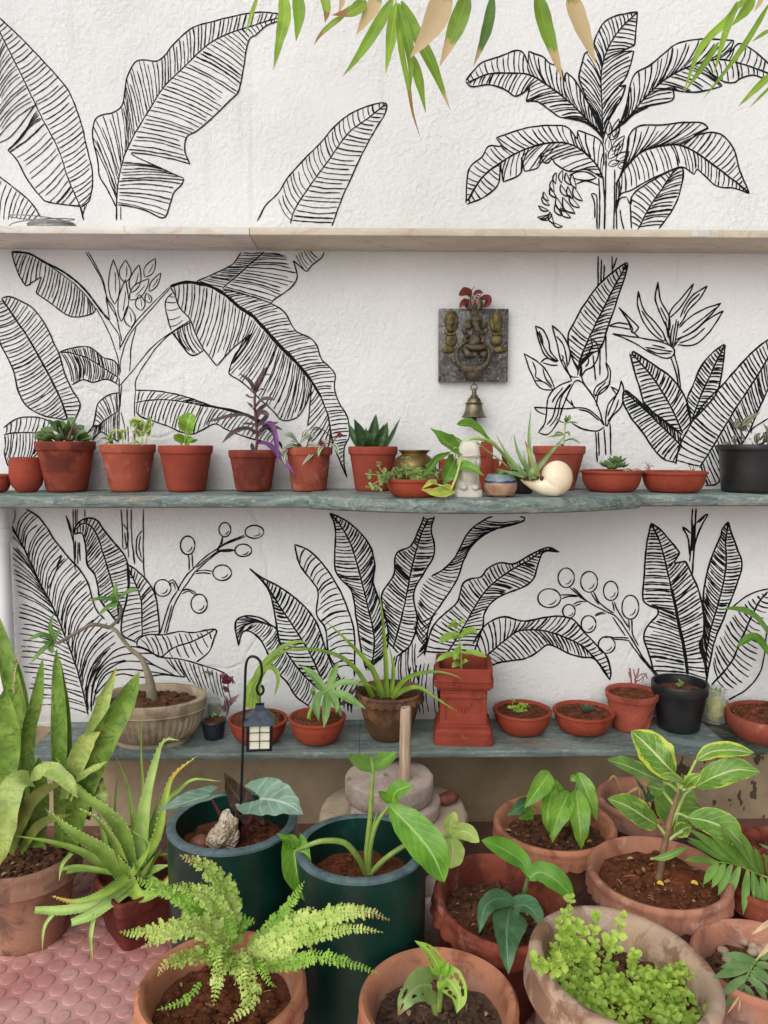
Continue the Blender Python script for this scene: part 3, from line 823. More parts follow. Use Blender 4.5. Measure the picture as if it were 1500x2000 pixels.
for b_ in ((1195,310,46,60), (1415,485,60,50), (1035,582,54,54), (1268,682,52,62), (1432,210,38,46)):
    berry(H_, *b_)
berry(I_, 365, 215, 58, 40)
berry(I_, 297, 328, 52, 38)
for s in ('165,295 250,255 305,235', '165,300 240,270 310,242', '135,332 190,322 240,326', '135,335 200,335 240,330', '165,295 168,250', '135,335 165,295'):
    ln(I_, s, 3)
# centre, below the middle shelf
kw = dict(wm=3.8, wo=4, wh=3.2)
o1, i1 = P2('268,910 248,800 260,750 320,728 400,740 460,780 500,810 520,900', I_), P2('268,910 290,830 330,820 390,860 440,940 480,1040 560,1130 620,1220 700,1280', I_)
stroke(o1, 4); stroke(i1, 4)
ln(I_, '300,790 380,765 450,780 500,800', 3)
fan(P2('300,800 340,770 420,772 490,800', I_), P2('262,880 252,800 262,752 320,730', I_), 8, bow=.05)
fan(P2('340,780 420,772 500,815 540,930 640,1060 740,1170', I_), i1, 34, (0, 1), (.1, 1), 1, -.06)
lf(I_, '800,1190 760,1080 700,950 620,820 520,670 430,530 335,440', '760,1180 640,1060 540,920 510,850 490,720 460,590 400,500 335,440', '890,1120 830,1010 790,900 750,780 680,680 590,600 500,540 420,500 335,440', 34, 34, bl=-.04, br=.04, **kw)
l3, r3 = P2('612,292 640,410 720,520 755,580 745,720 800,810 815,950 870,1060', I_), P2('612,292 700,330 790,420 880,560 940,700 975,840 975,1100', I_)
stroke(l3, 4); stroke(r3, 4)
fan(r3, l3, 22, (.06, .95), (.14, 1), 1.05, .10, 3)
lf(I_, '1060,1060 1090,980 1095,850 1060,680 1010,480 960,310 900,190 825,100', '1050,1060 1020,950 990,760 960,580 890,500 855,420 860,200 825,100', '1130,1000 1180,900 1170,750 1130,640 1090,520 1100,430 1080,320 1020,230 930,150 825,100', 44, 44, bl=-.04, br=.05, **kw)
lf(I_, '1210,930 1250,790 1290,620 1330,420 1380,240 1430,130', '1180,900 1180,800 1140,610 1215,480 1230,350 1320,300 1370,200 1400,120', '1230,980 1320,900 1360,760 1340,650 1345,560 1410,450 1465,340 1445,200 1465,120', 42, 42, bl=-.04, br=.04, **kw)
l6, r6 = P2('60,900 100,740 130,560 170,500 260,450 340,370 400,250 450,190 530,135 570,122', J_), P2('150,960 190,760 260,650 350,510 400,370 470,270 580,200 700,170 760,145 765,130 735,122', J_)
stroke(l6[20:], 4); stroke(r6, 4)
fan(l6, r6, 40, (.1, .95), (.02, .97), 1, .06, 3)
fan(P2('120,760 130,900 100,1000', J_), P2('240,700 190,780 150,960', J_), 8, bow=.05, w=3)
lf(J_, '290,960 400,780 480,640 560,540 680,450 790,390 880,330 975,335', '150,970 200,800 280,710 350,650 370,590 390,530 440,500 500,490 540,440 610,405 700,410 790,360 870,320 920,312 975,338', '440,1000 480,880 510,790 520,710 580,630 680,580 760,550 820,500 850,400 885,335 975,338', 44, 40, bl=-.03, br=-.03, **kw)
lf(J_, '500,1000 640,880 730,820 850,815 960,840 1080,890 1150,940 1230,1040 1285,1120', '450,900 510,800 580,750 650,735 760,760 880,740 970,730 1060,750 1130,830 1190,890 1260,970 1290,1060 1285,1120', '550,1035 620,1010 760,990 840,950 900,905 960,920 1040,960 1120,980 1190,990 1250,1060 1285,1120', 36, 36, bl=.05, br=-.04, **kw)
fan(P2('60,1040 130,1020 230,1000 420,980', J_), P2('40,1300 100,1320 240,1320 280,1100', J_), 13, bow=.05, w=2.8)
fan(P2('-40,980 60,900 110,880', J_), P2('-60,1200 40,1200 130,1120', J_), 8, bow=.05, w=2.8)
for x, y in ((905, 1270), (930, 1290), (950, 1300), (880, 1250)):
    ln(I_, '%d,%d %d,%d' % (x, y - 70, x + 8, y + 20), 4)
fan(P2('880,1100 980,1110 1080,1130', I_), P2('800,1210 900,1280 1000,1310', I_), 8, bow=.06, w=2.8)
# berries right
for s in ('1500,1010 1420,870 1330,740 1260,700 1150,640 1060,555', '1580,1090 1500,1000 1410,850', '1600,1130 1480,990 1400,880', '1250,705 1220,710 1195,722', '1300,735 1380,850', '985,600 1030,600 1090,605', '985,625 1030,610 1090,610', '1090,605 1150,640', '1040,555 1100,605 1140,630', '1060,660 1100,640 1140,640', '1070,670 1110,650', '1170,585 1190,620 1220,660', '1185,580 1215,640 1260,680 1310,710', '1300,640 1310,700', '1312,640 1330,690 1400,800', '1400,750 1405,820', '1418,745 1425,840 1460,910', '1195,730 1230,715 1260,715', '1310,870 1360,872 1405,880', '1310,860 1360,860 1400,865', '1250,860 1290,855 1320,870'):
    ln(J_, s, 3.2)
for b_ in ((1018,495,50,60), (1158,520,52,64), (915,620,70,58), (1035,700,38,42), (1290,575,45,60), (1410,675,52,74), (1155,778,46,52), (1265,905,52,52)):
    berry(J_, *b_)
# right, below the middle shelf
kw = dict(wm=4, wo=4.2, wh=3.4)
lf(K_, '760,1310 740,1150 700,960 650,700 600,480 560,330 497,195', '520,1310 490,1190 450,1070 445,1010 480,940 545,870 545,825! 470,795 435,745 445,600 450,500 465,350 497,195', '910,1380 890,1170 860,1080 885,1000 880,850 850,700 800,580 750,475! 665,490! 708,415! 640,330 570,250 497,195', 46, 46, bl=.02, br=.02, **kw)
ln(K_, '770,1310 752,1150 712,960 655,680', 4)
lf(K_, '890,1250 930,1000 1010,720 1050,500 1045,350 1065,185', '880,1140 850,1080 890,1000 880,750 910,560 960,400 1010,290 1020,240 1065,185', '900,1380 960,1080 1030,900 1100,720 1150,580 1165,480 1130,380 1090,270 1065,185', 46, 44, bl=-.04, br=.04, **kw)
mK = P2('940,1390 1080,1230 1150,1080 1220,920 1290,780 1355,700', K_)
stroke(mK, 4.5)
ln(K_, '1090,820 1190,740 1290,695 1420,670')
ln(K_, '1060,1500 1200,1420 1290,1310 1330,1180 1350,1000 1400,850')
fan(mK, P2('950,1250 960,1120 1000,1020 1060,900 1160,790 1290,720 1340,700', K_), 19, (.05, .97), (.05, .97), 1, -.04, 3.2, 1)
fan(mK, P2('1000,1450 1180,1390 1240,1290 1290,1180 1310,1040 1370,850 1440,700', K_), 19, (.05, .97), (.05, .97), 1, .05, 3.2, 1)
for s in ('800,85 796,300 780,480', '828,85 818,280 800,580', '815,200 800,400', '822,300 806,480', '830,195 918,125 850,250 818,360', '850,190 890,150', '790,270 727,225 770,310 782,440', '745,245 780,330'):
    ln(K_, s, 4)
MUR.build('mural', PAINT, wall, label='black line drawings of banana leaves, flowers and berry twigs')

# ---- shelves
def slab(mb, pts_front, z0, z1, rnd_=.004):
    "pts_front: front edge plan points left to right; the back lies against the wall"
    n = len(pts_front)
    prof = [(0, z1), (rnd_ * .3 - rnd_, z1), (-rnd_ * .3, z1 - rnd_ * .3), (0, z1 - rnd_), (0, z0 + rnd_), (-rnd_ * .3, z0 + rnd_ * .3), (-rnd_, z0)]
    prof = [(None, z1), (-rnd_, z1), (-rnd_ * .3, z1 - rnd_ * .3), (0, z1 - rnd_), (0, z0 + rnd_), (-rnd_ * .3, z0 + rnd_ * .3), (-rnd_, z0), (None, z0)]
    vs, fs = [], []
    for x, y in pts_front:
        for o, z in prof:
            vs.append((x, WALL_Y - .001 if o is None else y - o, z))
    k = len(prof)
    for i in range(n - 1):
        for j in range(k - 1):
            fs.append((i * k + j, i * k + j + 1, (i + 1) * k + j + 1, (i + 1) * k + j))
    fs.append(tuple(range(k))[::-1])
    fs.append(tuple((n - 1) * k + j for j in range(k)))
    mb.add(vs, fs)
yF1 = 2.033
s1 = thing('wall_shelf', 'high shelf of cream and grey marble slabs with no pots on it', 'shelf', (0, 2.1, Z1), 'stone shelves on the wall')
xs = [-1.75, atz(487, 450, Z1 + .018).x, 1.9]
xs[1] = at(487, 450, yF1).x
for (a, b_, m_) in ((xs[0], xs[1] - .001, MARBLE_W), (xs[1] + .001, xs[2], MARBLE_C)):
    mb = MB()
    slab(mb, [(a, yF1), (b_, yF1)], Z1, Z1 + .019, .0015)
    sl_ = mb.build('slab', m_, s1, label='grey white marble slab' if m_ is MARBLE_W else 'cream marble slab with rusty veins', angle=30)
mb = MB()
box(mb, (at(1350, 452, yF1).x, yF1 - .0012, Z1 + .002), (at(1385, 452, yF1).x, yF1 - .0002, Z1 + .0185))
mb.build('tape_patch', plain('dull_white_tape', (.6, .6, .58), .6, 0, .12, 40, .1), sl_)
s2 = thing('wall_shelf', 'middle shelf of worn green marble with a bowed centre, carrying red pots', 'shelf', (0, 2.1, Z2 - .04), 'stone shelves on the wall')
y2 = 1.985
xa, xb = at(603, 975, 1.95).x, at(1253, 975, 1.95).x
def bow(x):
    t = (x - xa) / (xb - xa)
    return 1.955 - .16 * math.sin(PI * t) ** .8
for pts, t0 in (([(-1.75, y2), (xa - .001, y2)], .037), ([(xa + (xb - xa) * k / 24, bow(xa + (xb - xa) * k / 24)) for k in range(25)], .037), ([(xb + .001, y2 + .004), (1.9, y2 + .004)], .036)):
    mb = MB()
    slab(mb, pts, Z2 - t0, Z2 - (.002 if len(pts) == 2 else 0), .012)
    mb.build('slab', MARBLE_GF, s2)
s3 = thing('wall_shelf', 'low shelf of dark green marble slabs above the bare concrete', 'shelf', (0, 2.1, Z3 - .02), 'stone shelves on the wall')
y3 = 1.962
xc = [at(62, 1480, y3).x - .02, at(702, 1470, y3).x, at(1432, 1470, y3).x, 1.9]
for a, b_ in zip(xc, xc[1:]):
    mb = MB()
    slab(mb, [(a + .0006, y3), (b_ - .0006, y3)], Z3 - .018, Z3, .003)
    mb.build('slab', MARBLE_G if a < 0 else MARBLE_DG, s3)

# ---- conduit, wire and drainpipe
zt = Z1 + .019
pc = thing('conduit_pipe', 'thin white plastic conduit lying along the wall on the high shelf', 'pipe', (-.9, 2.185, zt))
mb = MB()
tube(mb, [V((x, 2.186, zt + .0105)) for x in (-1.6, -1.0, at(330, 430, 2.18).x)], .010, 12)
pp_ = mb.build('pipe', PVC, pc)
for x in (80, 292, 365):
    xx = at(x, 430, 2.18).x
    mb = MB()
    tube(mb, [V((xx + .008 * 0, 2.1895 - .0135 * math.cos(a), zt + .0105 + .0135 * math.sin(a))) for a in [PI * k / 8 - .2 for k in range(9)]], .003, 6)
    mb.build('clip', PVC, pp_)
wc = at(107, 428, 2.12)
wi = thing('wire_coil', 'loose coil of grey wire lying on the high shelf', 'wire', (wc.x, wc.y, zt))
mb = MB()
rnd = random.Random(3)
pts = []
for k in range(150):
    a = k * .42
    rad = .062 + .006 * noise.noise(V((k * .2, 0, 0)))
    pts.append(V((wc.x + rad * math.cos(a), wc.y - .02 + rad * .62 * math.sin(a), zt + .004 + .018 * (k / 150) + .004 * noise.noise(V((k * .5, 2, 0))))))
for k in range(26):
    a = k * .5 + 1
    pts.append(V((wc.x - .03 + .085 * math.cos(a), wc.y - .01 + .04 * math.sin(a), zt + .03 + .016 * math.sin(a * .5 + .5))))
tube(mb, spline(pts, 2), .0016, 5)
mb.build('wire', WIRE_M, wi)
dp = thing('drainpipe', 'white plastic drainpipe standing at the left end under the middle shelf', 'pipe', (at(5, 1200, 2.14).x, 2.15, 0))
mb = MB()
px_ = at(5, 1200, 2.14).x
tube(mb, [V((px_, 2.155, .004)), V((px_, 2.155, Z2 - .04))], .021, 20)
pp_ = mb.build('pipe', PVC, dp)
mb = MB()
zc = at(5, 1040, 2.14).z
lathe(mb, (px_, 2.155, 0), [(.0212, zc - .03), (.025, zc - .03), (.025, zc + .01), (.0212, zc + .014)], 20)
mb.build('collar', PVC, pp_)
# ================================================================== clay, soil, leaves
RED = clay('red_oxide_clay', srgb(146, 66, 50), srgb(190, 140, 126), .2, srgb(110, 46, 36), .15, .85, .25, .12)
RED_B = clay('faded_red_clay', srgb(158, 80, 62), srgb(204, 164, 150), .4, srgb(120, 56, 44), .2, .88, .25, .15)
RED_C = clay('brown_red_clay', srgb(136, 64, 48), srgb(186, 146, 134), .25, srgb(92, 42, 34), .45, .82, .25, .12)
RED2 = clay('red_clay_bowl', srgb(150, 66, 46), srgb(190, 140, 122), .15, srgb(112, 48, 36), .15, .7, .2, .15)
TERRA = clay('terracotta', srgb(186, 126, 96), srgb(206, 182, 166), .3, srgb(140, 84, 62), .3, .85, .3, .2, foot=srgb(168, 150, 144))
TERRA_P = clay('pink_terracotta', srgb(176, 122, 98), srgb(216, 190, 176), .45, srgb(140, 92, 74), .35, .85, .3, .15, foot=srgb(168, 150, 144))
TERRA_R = clay('red_terracotta', srgb(142, 74, 56), srgb(186, 146, 130), .35, srgb(96, 44, 36), .5, .8, .3, .2, foot=srgb(110, 52, 44))
TERRA_D = clay('weathered_clay', srgb(158, 118, 98), srgb(192, 178, 166), .45, srgb(108, 80, 68), .4, .85, .4, .2)
TERRA_W = clay('bleached_clay', srgb(184, 158, 134), srgb(212, 200, 188), .5, srgb(128, 92, 72), .5, .88, .45, .2, foot=srgb(168, 150, 144))
BROWN = clay('mossy_brown_clay', srgb(124, 90, 62), srgb(150, 120, 92), .3, srgb(74, 52, 36), .7, .8, .3, .2)
STONEP = clay('sandstone_cement', srgb(176, 158, 134), srgb(200, 186, 166), .4, srgb(140, 122, 100), .4, .9, .4, .1)
def m_soil(name, base, dry):
    m, nt, b = newmat(name)
    p = pos(nt)
    c = mix(nt, sstep(nt, nz(nt, p, 40, 6, .7), .35, .68), tuple(x * .45 for x in base), base)
    c = mix(nt, mt(nt, 'MULTIPLY', sstep(nt, nz(nt, p, 12, 4, .6), .52, .7), .6), c, dry)
    c = mix(nt, mt(nt, 'MULTIPLY', sstep(nt, nz(nt, p, 240, 2, .5), .72, .76), .5), c, srgb(180, 160, 140))
    setc(nt, b, c, .95)
    b.inputs['Specular IOR Level'].default_value = .15
    bump(nt, b, mt(nt, 'ADD', nz(nt, p, 90, 5, .7), nz(nt, p, 300, 3)), .8, .006)
    return m
SOIL = m_soil('red_soil', srgb(132, 80, 56), srgb(152, 86, 54))
SOIL_D = m_soil('dark_soil', srgb(122, 86, 66), srgb(138, 84, 58))
BLACKP = plain('black_plastic', (.012, .012, .013), .42, 0, .4, 14, .12)
NAVYP = plain('navy_plastic', (.012, .018, .028), .4, 0, .4, 14, .12)

LITTER = plain('straw_litter', srgb(176, 146, 108), .85, 0, .35, 200, .1)
def soil(parent, c, r, z, mat=SOIL, lump=.006, crumbs=60, seed=0, sx=1, sy=1, cs=.006, dome=0.0, tm=None, slope=(0, 0), litter=0):
    mb = MB()
    rnd = random.Random(seed + 77)
    nr, na = 14, 40
    def hz(x, y):
        rr = math.hypot(x / sx, y / sy) / r
        q = V((x * 45 + seed, y * 45, seed * 1.7))
        return z + dome * (1 - rr * rr) + slope[0] * x + slope[1] * y + lump * (noise.noise(q) * .9 + noise.noise(q * 2.3) * .6 + noise.noise(q * 5) * .3)
    T_ = (lambda p: V(c) + (tm @ p if tm else p))
    vs, fs = [T_(V((0, 0, hz(0, 0))))], []
    for i in range(1, nr + 1):
        for k in range(na):
            a = 2 * PI * k / na
            x, y = r * i / nr * math.cos(a) * sx, r * i / nr * math.sin(a) * sy
            vs.append(T_(V((x, y, hz(x, y)))))
    for k in range(na):
        fs.append((0, 1 + k, 1 + (k + 1) % na))
    for i in range(nr - 1):
        for k in range(na):
            fs.append((1 + i * na + k, 1 + (i + 1) * na + k, 1 + (i + 1) * na + (k + 1) % na, 1 + i * na + (k + 1) % na))
    mb.add(vs, fs)
    for q in range(crumbs):
        a, d = rnd.random() * 6.283, r * .93 * math.sqrt(rnd.random())
        x, y = d * math.cos(a) * sx, d * math.sin(a) * sy
        s = cs * rnd.uniform(.35, 1.0) ** 1.5
        blob(mb, T_(V((x, y, hz(x, y) + s * .2))), (s, s * rnd.uniform(.7, 1), s * rnd.uniform(.5, .8)), 1, .5, 2, q + seed)
    if litter:
        mb.cur = 1
        for q in range(litter):
            a, d = rnd.random() * 6.283, r * .9 * math.sqrt(rnd.random())
            x, y = d * math.cos(a) * sx, d * math.sin(a) * sy
            b2, l2 = rnd.random() * 6.283, rnd.uniform(.006, .02)
            p0 = T_(V((x, y, hz(x, y) + .004)))
            p1 = p0 + V((math.cos(b2) * l2, math.sin(b2) * l2, rnd.uniform(-.002, .004)))
            if q % 3:
                tube(mb, [p0, p0.lerp(p1, .5) + V((0, 0, .001)), p1], .0007, 4)
            elif q % 2:
                leaf(mb, [p0, p0.lerp(p1, .5) + V((0, 0, .002)), p1], l2 * .22, 'ellip', nrm=(rnd.uniform(-.4, .4), -.3, 1), nu=5, nv=2)
            else:
                blob(mb, p0, (.003, .0025, .002), 1, .3, 2, q)
    return mb.build('soil', [mat, LITTER], parent, angle=60)
def prof_flower(rt, rb, h, zs, th=.005, band=.17, lip=.07):
    "a thrown flower pot with a straight rim band"
    hb = h * band
    ro = lambda z: rb + (rt * (1 - lip) - rb) * (z / (h - hb))
    ri = lambda z: max(.002, rb + (rt - rb) * z / h - th * 1.4)
    return [(.001, zs), (ri(zs), zs), (ri(h) - .001, h - .003), (rt - th * .8, h - .0008), (rt - th * .45, h), (rt - .0012, h - .001), (rt, h - .004), (rt * .985, h - hb + .002), (rt * .978, h - hb), (ro(h - hb) + .0005, h - hb - .0012), (ro(h - hb) - .0005, h - hb - .004), (ro(h * .45), h * .45), (ro(.006) + .0003, .008), (rb - .001, .002), (rb - .004, 0), (.001, .0)]
def prof_bowl(rt, rb, h, zs, th=.005, rim=.006):
    pts = []
    for k in range(9):
        t = k / 8
        a = t * PI / 2
        pts.append((rb + (rt * .97 - rb) * math.sin(a) ** .9, h * .88 * (1 - math.cos(a)) ** .85))
    inn = [(.001, zs), (max(.004, rt * .97 - th - (h - zs) * .35), zs), (rt * .97 - th, h * .9), (rt - th, h - .001)]
    out = [(rt - th * .5, h), (rt + rim * .3, h - .0012), (rt + rim * .5, h - rim * .7), (rt + rim * .2, h - rim * 1.3)]
    return inn + out + pts[::-1] + [(rb - .003, 0), (.001, 0)]
def potted(name, label, cat, c, group=None):
    return thing(name, label, cat, c, group)
def shelf_geo(x0, x1, yt, bx0, bx1, zs, Yc, yoff=0):
    "world radius top, radius bottom, height, centre of a pot on a shelf"
    cx = (x0 + x1) / 2
    p = at(cx, yt, Yc)
    k = mpp(p)
    c = V((at((bx0 + bx1) / 2, yt, Yc).x, Yc, zs))
    return c, (x1 - x0) / 2 * k, (bx1 - bx0) / 2 * k, at(cx, yt + yoff, Yc).z - zs
def simple_pot(name, label, geo, mat, style='flower', zs=.9, soilm=SOIL, cat='potted plant', group=None, crumbs=30, wob=.012, seed=0, **kw):
    c, rt, rb, h = geo
    t = potted(name, label, cat, c, group)
    mb = MB()
    z = h * zs
    pr = prof_flower(rt, rb, h, z - .004, **kw) if style == 'flower' else prof_bowl(rt, rb, h, z - .006, **kw)
    lathe(mb, c, pr, 48, wob, seed + 3)
    mb.build('pot', (RED, RED_C, RED_B)[seed % 3] if mat is RED else mat, t, angle=50)
    ri = (rb + (rt - rb) * z / h - .004) if style == 'flower' else rt * .93 - (h - z) * .3
    if soilm:
        soil(t, c, ri, z, soilm, .004, crumbs, seed, cs=.005)
    return t
def stem(parent, pts, r, mat, name='stem', n=8, per=6, label=None):
    mb = MB()
    tube(mb, spline(pts, per), r, n)
    return mb.build(name, mat, parent, label=label)
def add_leaf(parent, pts, w, mat, prof='lance', name='leaf', label=None, **kw):
    mb = MB()
    leaf(mb, pts, w, prof, **kw)
    return mb.build(name, mat, parent, label=label, angle=0)
def pl(pts, tr):
    return [(tr[0] + p[0] / tr[2], tr[1] + p[1] / tr[2], *(p[2:])) for p in pts]
def leaves(parent, specs, Y, tr, mat, prof='lance', name='leaf', dy=0.0, **kw):
    "specs: (points in a zoomed picture, half width there[, overrides])"
    for i, s in enumerate(specs):
        k = dict(kw)
        if len(s) > 2:
            k.update(s[2])
        Yk = Y + k.pop('dY', 0)
        m_ = k.pop('mat', mat)
        p_ = k.pop('prof', prof)
        pts = pp(pl(s[0], tr), Yk)
        w = s[1] / tr[2] * mpp(pts[len(pts) // 2])
        k.setdefault('seed', i)
        th = k.pop('thick', 0)
        add_leaf(parent, pts, w, m_, p_, name, thick=th * w, **k)

L_JADE = leafmat('jade_leaf', srgb(104, 128, 78), srgb(72, 98, 58), gloss=.35, trans=.0, tip=srgb(150, 110, 80), tip_t=1.02)
L_NJOY = leafmat('cream_and_green_leaf', srgb(122, 150, 62), srgb(84, 118, 44), vein=srgb(190, 200, 130), edge=srgb(222, 222, 178), edge_t=.62)
L_PEP = leafmat('fresh_round_leaf', srgb(122, 164, 48), srgb(88, 134, 34), vein=srgb(170, 200, 100), nlat=4, lat_k=.8)
L_PURP = leafmat('purple_leaf', srgb(92, 70, 84), srgb(58, 44, 54), vein=srgb(120, 96, 108), gloss=.45, trans=.1)
L_PURPV = leafmat('violet_leaf', srgb(118, 56, 130), srgb(78, 36, 84), vein=srgb(150, 96, 160), gloss=.45, trans=.15)
L_ZEB = leafmat('silver_striped_leaf', srgb(96, 116, 68), srgb(70, 90, 54), stripe=srgb(206, 214, 196), vein=srgb(90, 80, 80), trans=.15)
L_ZEBD = leafmat('dull_striped_leaf', srgb(86, 84, 66), srgb(58, 60, 46), stripe=srgb(160, 160, 140), trans=.1)
L_HAHN = leafmat('dark_snake_leaf', srgb(74, 104, 58), srgb(44, 72, 40), band=srgb(28, 52, 28), bandn=16, gloss=.4, trans=.05)
L_TINY = leafmat('small_grey_green_leaf', srgb(134, 154, 92), srgb(98, 124, 66), trans=.3)
L_POTH = leafmat('golden_pothos_leaf', srgb(96, 148, 40), srgb(62, 112, 26), vein=srgb(140, 180, 80), spot=srgb(196, 206, 96), spot_t=.6, spot_s=(3, 9), gloss=.3, trans=.3)
L_POTHG = leafmat('green_pothos_leaf', srgb(88, 136, 42), srgb(54, 98, 26), vein=srgb(130, 170, 80), gloss=.3, trans=.3)
L_POTHY = leafmat('yellowing_pothos_leaf', srgb(176, 186, 70), srgb(120, 160, 50), vein=srgb(200, 206, 120), edge=srgb(214, 208, 130), edge_t=.8, gloss=.3)
L_ALOE_G = leafmat('grey_aloe_leaf', srgb(128, 156, 104), srgb(100, 132, 78), spot=srgb(206, 220, 180), spot_t=.66, spot_s=(26, 6), gloss=.4, trans=.05, tip=srgb(160, 110, 80), tip_t=.93)
L_SUCC = leafmat('pointed_succulent_leaf', srgb(112, 142, 84), srgb(80, 112, 60), gloss=.4, trans=.1, tip=srgb(150, 120, 90), tip_t=.95)
STEM_G = plain('green_stem', srgb(134, 160, 74), .45, 0, .15, 60, .05)
STEM_L = plain('pale_green_stem', srgb(172, 196, 104), .4, 0, .12, 60, .05)
STEM_P = plain('purple_stem', srgb(98, 62, 70), .5, 0, .2, 60, .05)
STEM_B = plain('brown_stem', srgb(128, 96, 74), .7, 0, .25, 60, .3)
TWIG = plain('dry_twig', srgb(150, 120, 100), .8, 0, .2, 80, .3)

# ================================================================== the middle shelf
GP = 'small red flower pots along the middle shelf'
GB = 'round clay bowls on the middle shelf'
YB = 2.115
M6, M7 = (660, 540, 3.571), (820, 800, 4.412)
# cut-off bowl and cup at the left end
g = shelf_geo(-34, 20, 926, -22, 8, Z2, 2.08)
simple_pot('clay_bowl', 'small empty clay bowl cut off by the left edge beside a round clay cup', g, RED2, 'bowl', .6, SOIL_D, 'bowl')
c, rt, rb, h = shelf_geo(20, 79, 893, 30, 70, Z2, 2.09)
t = thing('clay_cup', 'small barrel shaped clay cup left of the jade plant pot', 'cup', c)
mb = MB()
lathe(mb, c, [(.001, .01), (rt * .8, .012), (rt * .95, h * .4), (rt * .93, h - .002), (rt * .96, h), (rt * .985, h - .002), (rt, h - .008), (rt * 1.06, h * .7), (rt * 1.08, h * .45), (rt * .97, h * .2), (rb, .003), (rb - .004, 0), (.001, 0)], 40, .01, 5)
mb.build('cup', RED, t)
# jade plant
g = shelf_geo(67, 180, 862, 90, 165, Z2, YB)
t = simple_pot('potted_jade_plant', 'fleshy jade plant in a red clay pot at the left end of the middle shelf', g, RED, group=GP, seed=1)
rnd = random.Random(5)
top = g[0] + V((0, 0, g[3] * .9))
for k in range(34):
    a = rnd.random() * 2 * PI
    rad = rnd.random() ** .5
    b = top + V((math.cos(a) * .045 * rad, math.sin(a) * .035 * rad, rnd.uniform(.0, .05) * (1.2 - rad)))
    d = V((math.cos(a) * (.25 + rad), math.sin(a) * (.25 + rad) * .8, rnd.uniform(.15, .8) * (1.3 - rad * .6))).normalized()
    ln_ = rnd.uniform(.032, .05)
    add_leaf(t, [b, b + d * ln_ * .5 + V((0, 0, .003)), b + d * ln_ + V((0, 0, -.002))], rnd.uniform(.011, .015), L_JADE, 'spoon', nrm=(rnd.uniform(-.3, .3), -.5, .8), thick=.006, cup=.25, nu=10, nv=6)
for k in range(5):
    stem(t, [top + V((rnd.uniform(-.02, .02), rnd.uniform(-.02, .02), -.005)), top + V((rnd.uniform(-.035, .035), rnd.uniform(-.02, .02), .05))], .0035, STEM_B)
# cream and green pothos
g = shelf_geo(193, 299, 868, 214, 285, Z2, YB)
t = simple_pot('potted_pothos', 'cream variegated small leaved pothos in a red clay pot', g, RED, group=GP, seed=2)
leaves(t, [([(1000, 1350), (940, 1300, -.02), (905, 1345, -.03)], 42), ([(960, 1330), (950, 1290, -.01), (900, 1290, -.01)], 34), ([(1030, 1380), (1045, 1300, -.02), (1040, 1255, -.03)], 36), ([(1000, 1370), (1060, 1330, -.02), (1075, 1290, -.03)], 30), ([(985, 1400), (970, 1350), (965, 1310, -.03)], 34), ([(850, 1420), (860, 1370, -.02), (900, 1355, -.03)], 28), ([(850, 1420), (835, 1370, -.02), (815, 1350, -.02)], 24), ([(770, 1450), (740, 1420, -.03), (700, 1420, -.05)], 28), ([(780, 1440), (780, 1385, -.02), (810, 1340, -.02)], 24), ([(770, 1440), (745, 1455, -.05), (710, 1460, -.06)], 20), ([(940, 1440), (975, 1450, -.05), (1000, 1470, -.06)], 16)], YB, D_, L_NJOY, 'heart', nrm=(0, -.9, .4), cup=.3, lobe=.08, wave=.1)
for s in ([(985, 1490), (990, 1420), (965, 1340)], [(1010, 1480), (1025, 1400), (1035, 1350)], [(850, 1490), (855, 1440), (850, 1400)], [(760, 1490), (770, 1440), (780, 1400)], [(940, 1480), (930, 1420), (930, 1360)], [(990, 1480), (960, 1440), (900, 1450), (840, 1480)]):
    stem(t, pp(pl(s, D_), YB - .01), .0016, STEM_L)
# round leaf
g = shelf_geo(307, 412, 870, 326, 399, Z2, YB)
t = simple_pot('potted_peperomia', 'round leaved green seedling with one large leaf in a red clay pot', g, RED, group=GP, seed=3)
leaves(t, [([(1300, 1375), (1310, 1310, -.02), (1335, 1240, -.01)], 60), ([(1300, 1290), (1265, 1280), (1235, 1270)], 16), ([(1285, 1430), (1245, 1415, -.02), (1210, 1395, -.03)], 34), ([(1260, 1440), (1275, 1410), (1280, 1390)], 22), ([(1290, 1450), (1320, 1430, -.01), (1345, 1410, -.02)], 28), ([(1320, 1440), (1350, 1435), (1378, 1425)], 14)], YB, D_, L_PEP, 'round', nrm=(0, -.95, .3), cup=.25)
for s in ([(1290, 1500), (1295, 1400), (1302, 1330)], [(1310, 1500), (1312, 1420), (1308, 1360)], [(1270, 1490), (1265, 1450), (1270, 1420)], [(1310, 1490), (1315, 1450)]):
    stem(t, pp(pl(s, D_), YB - .008), .0022, STEM_G)
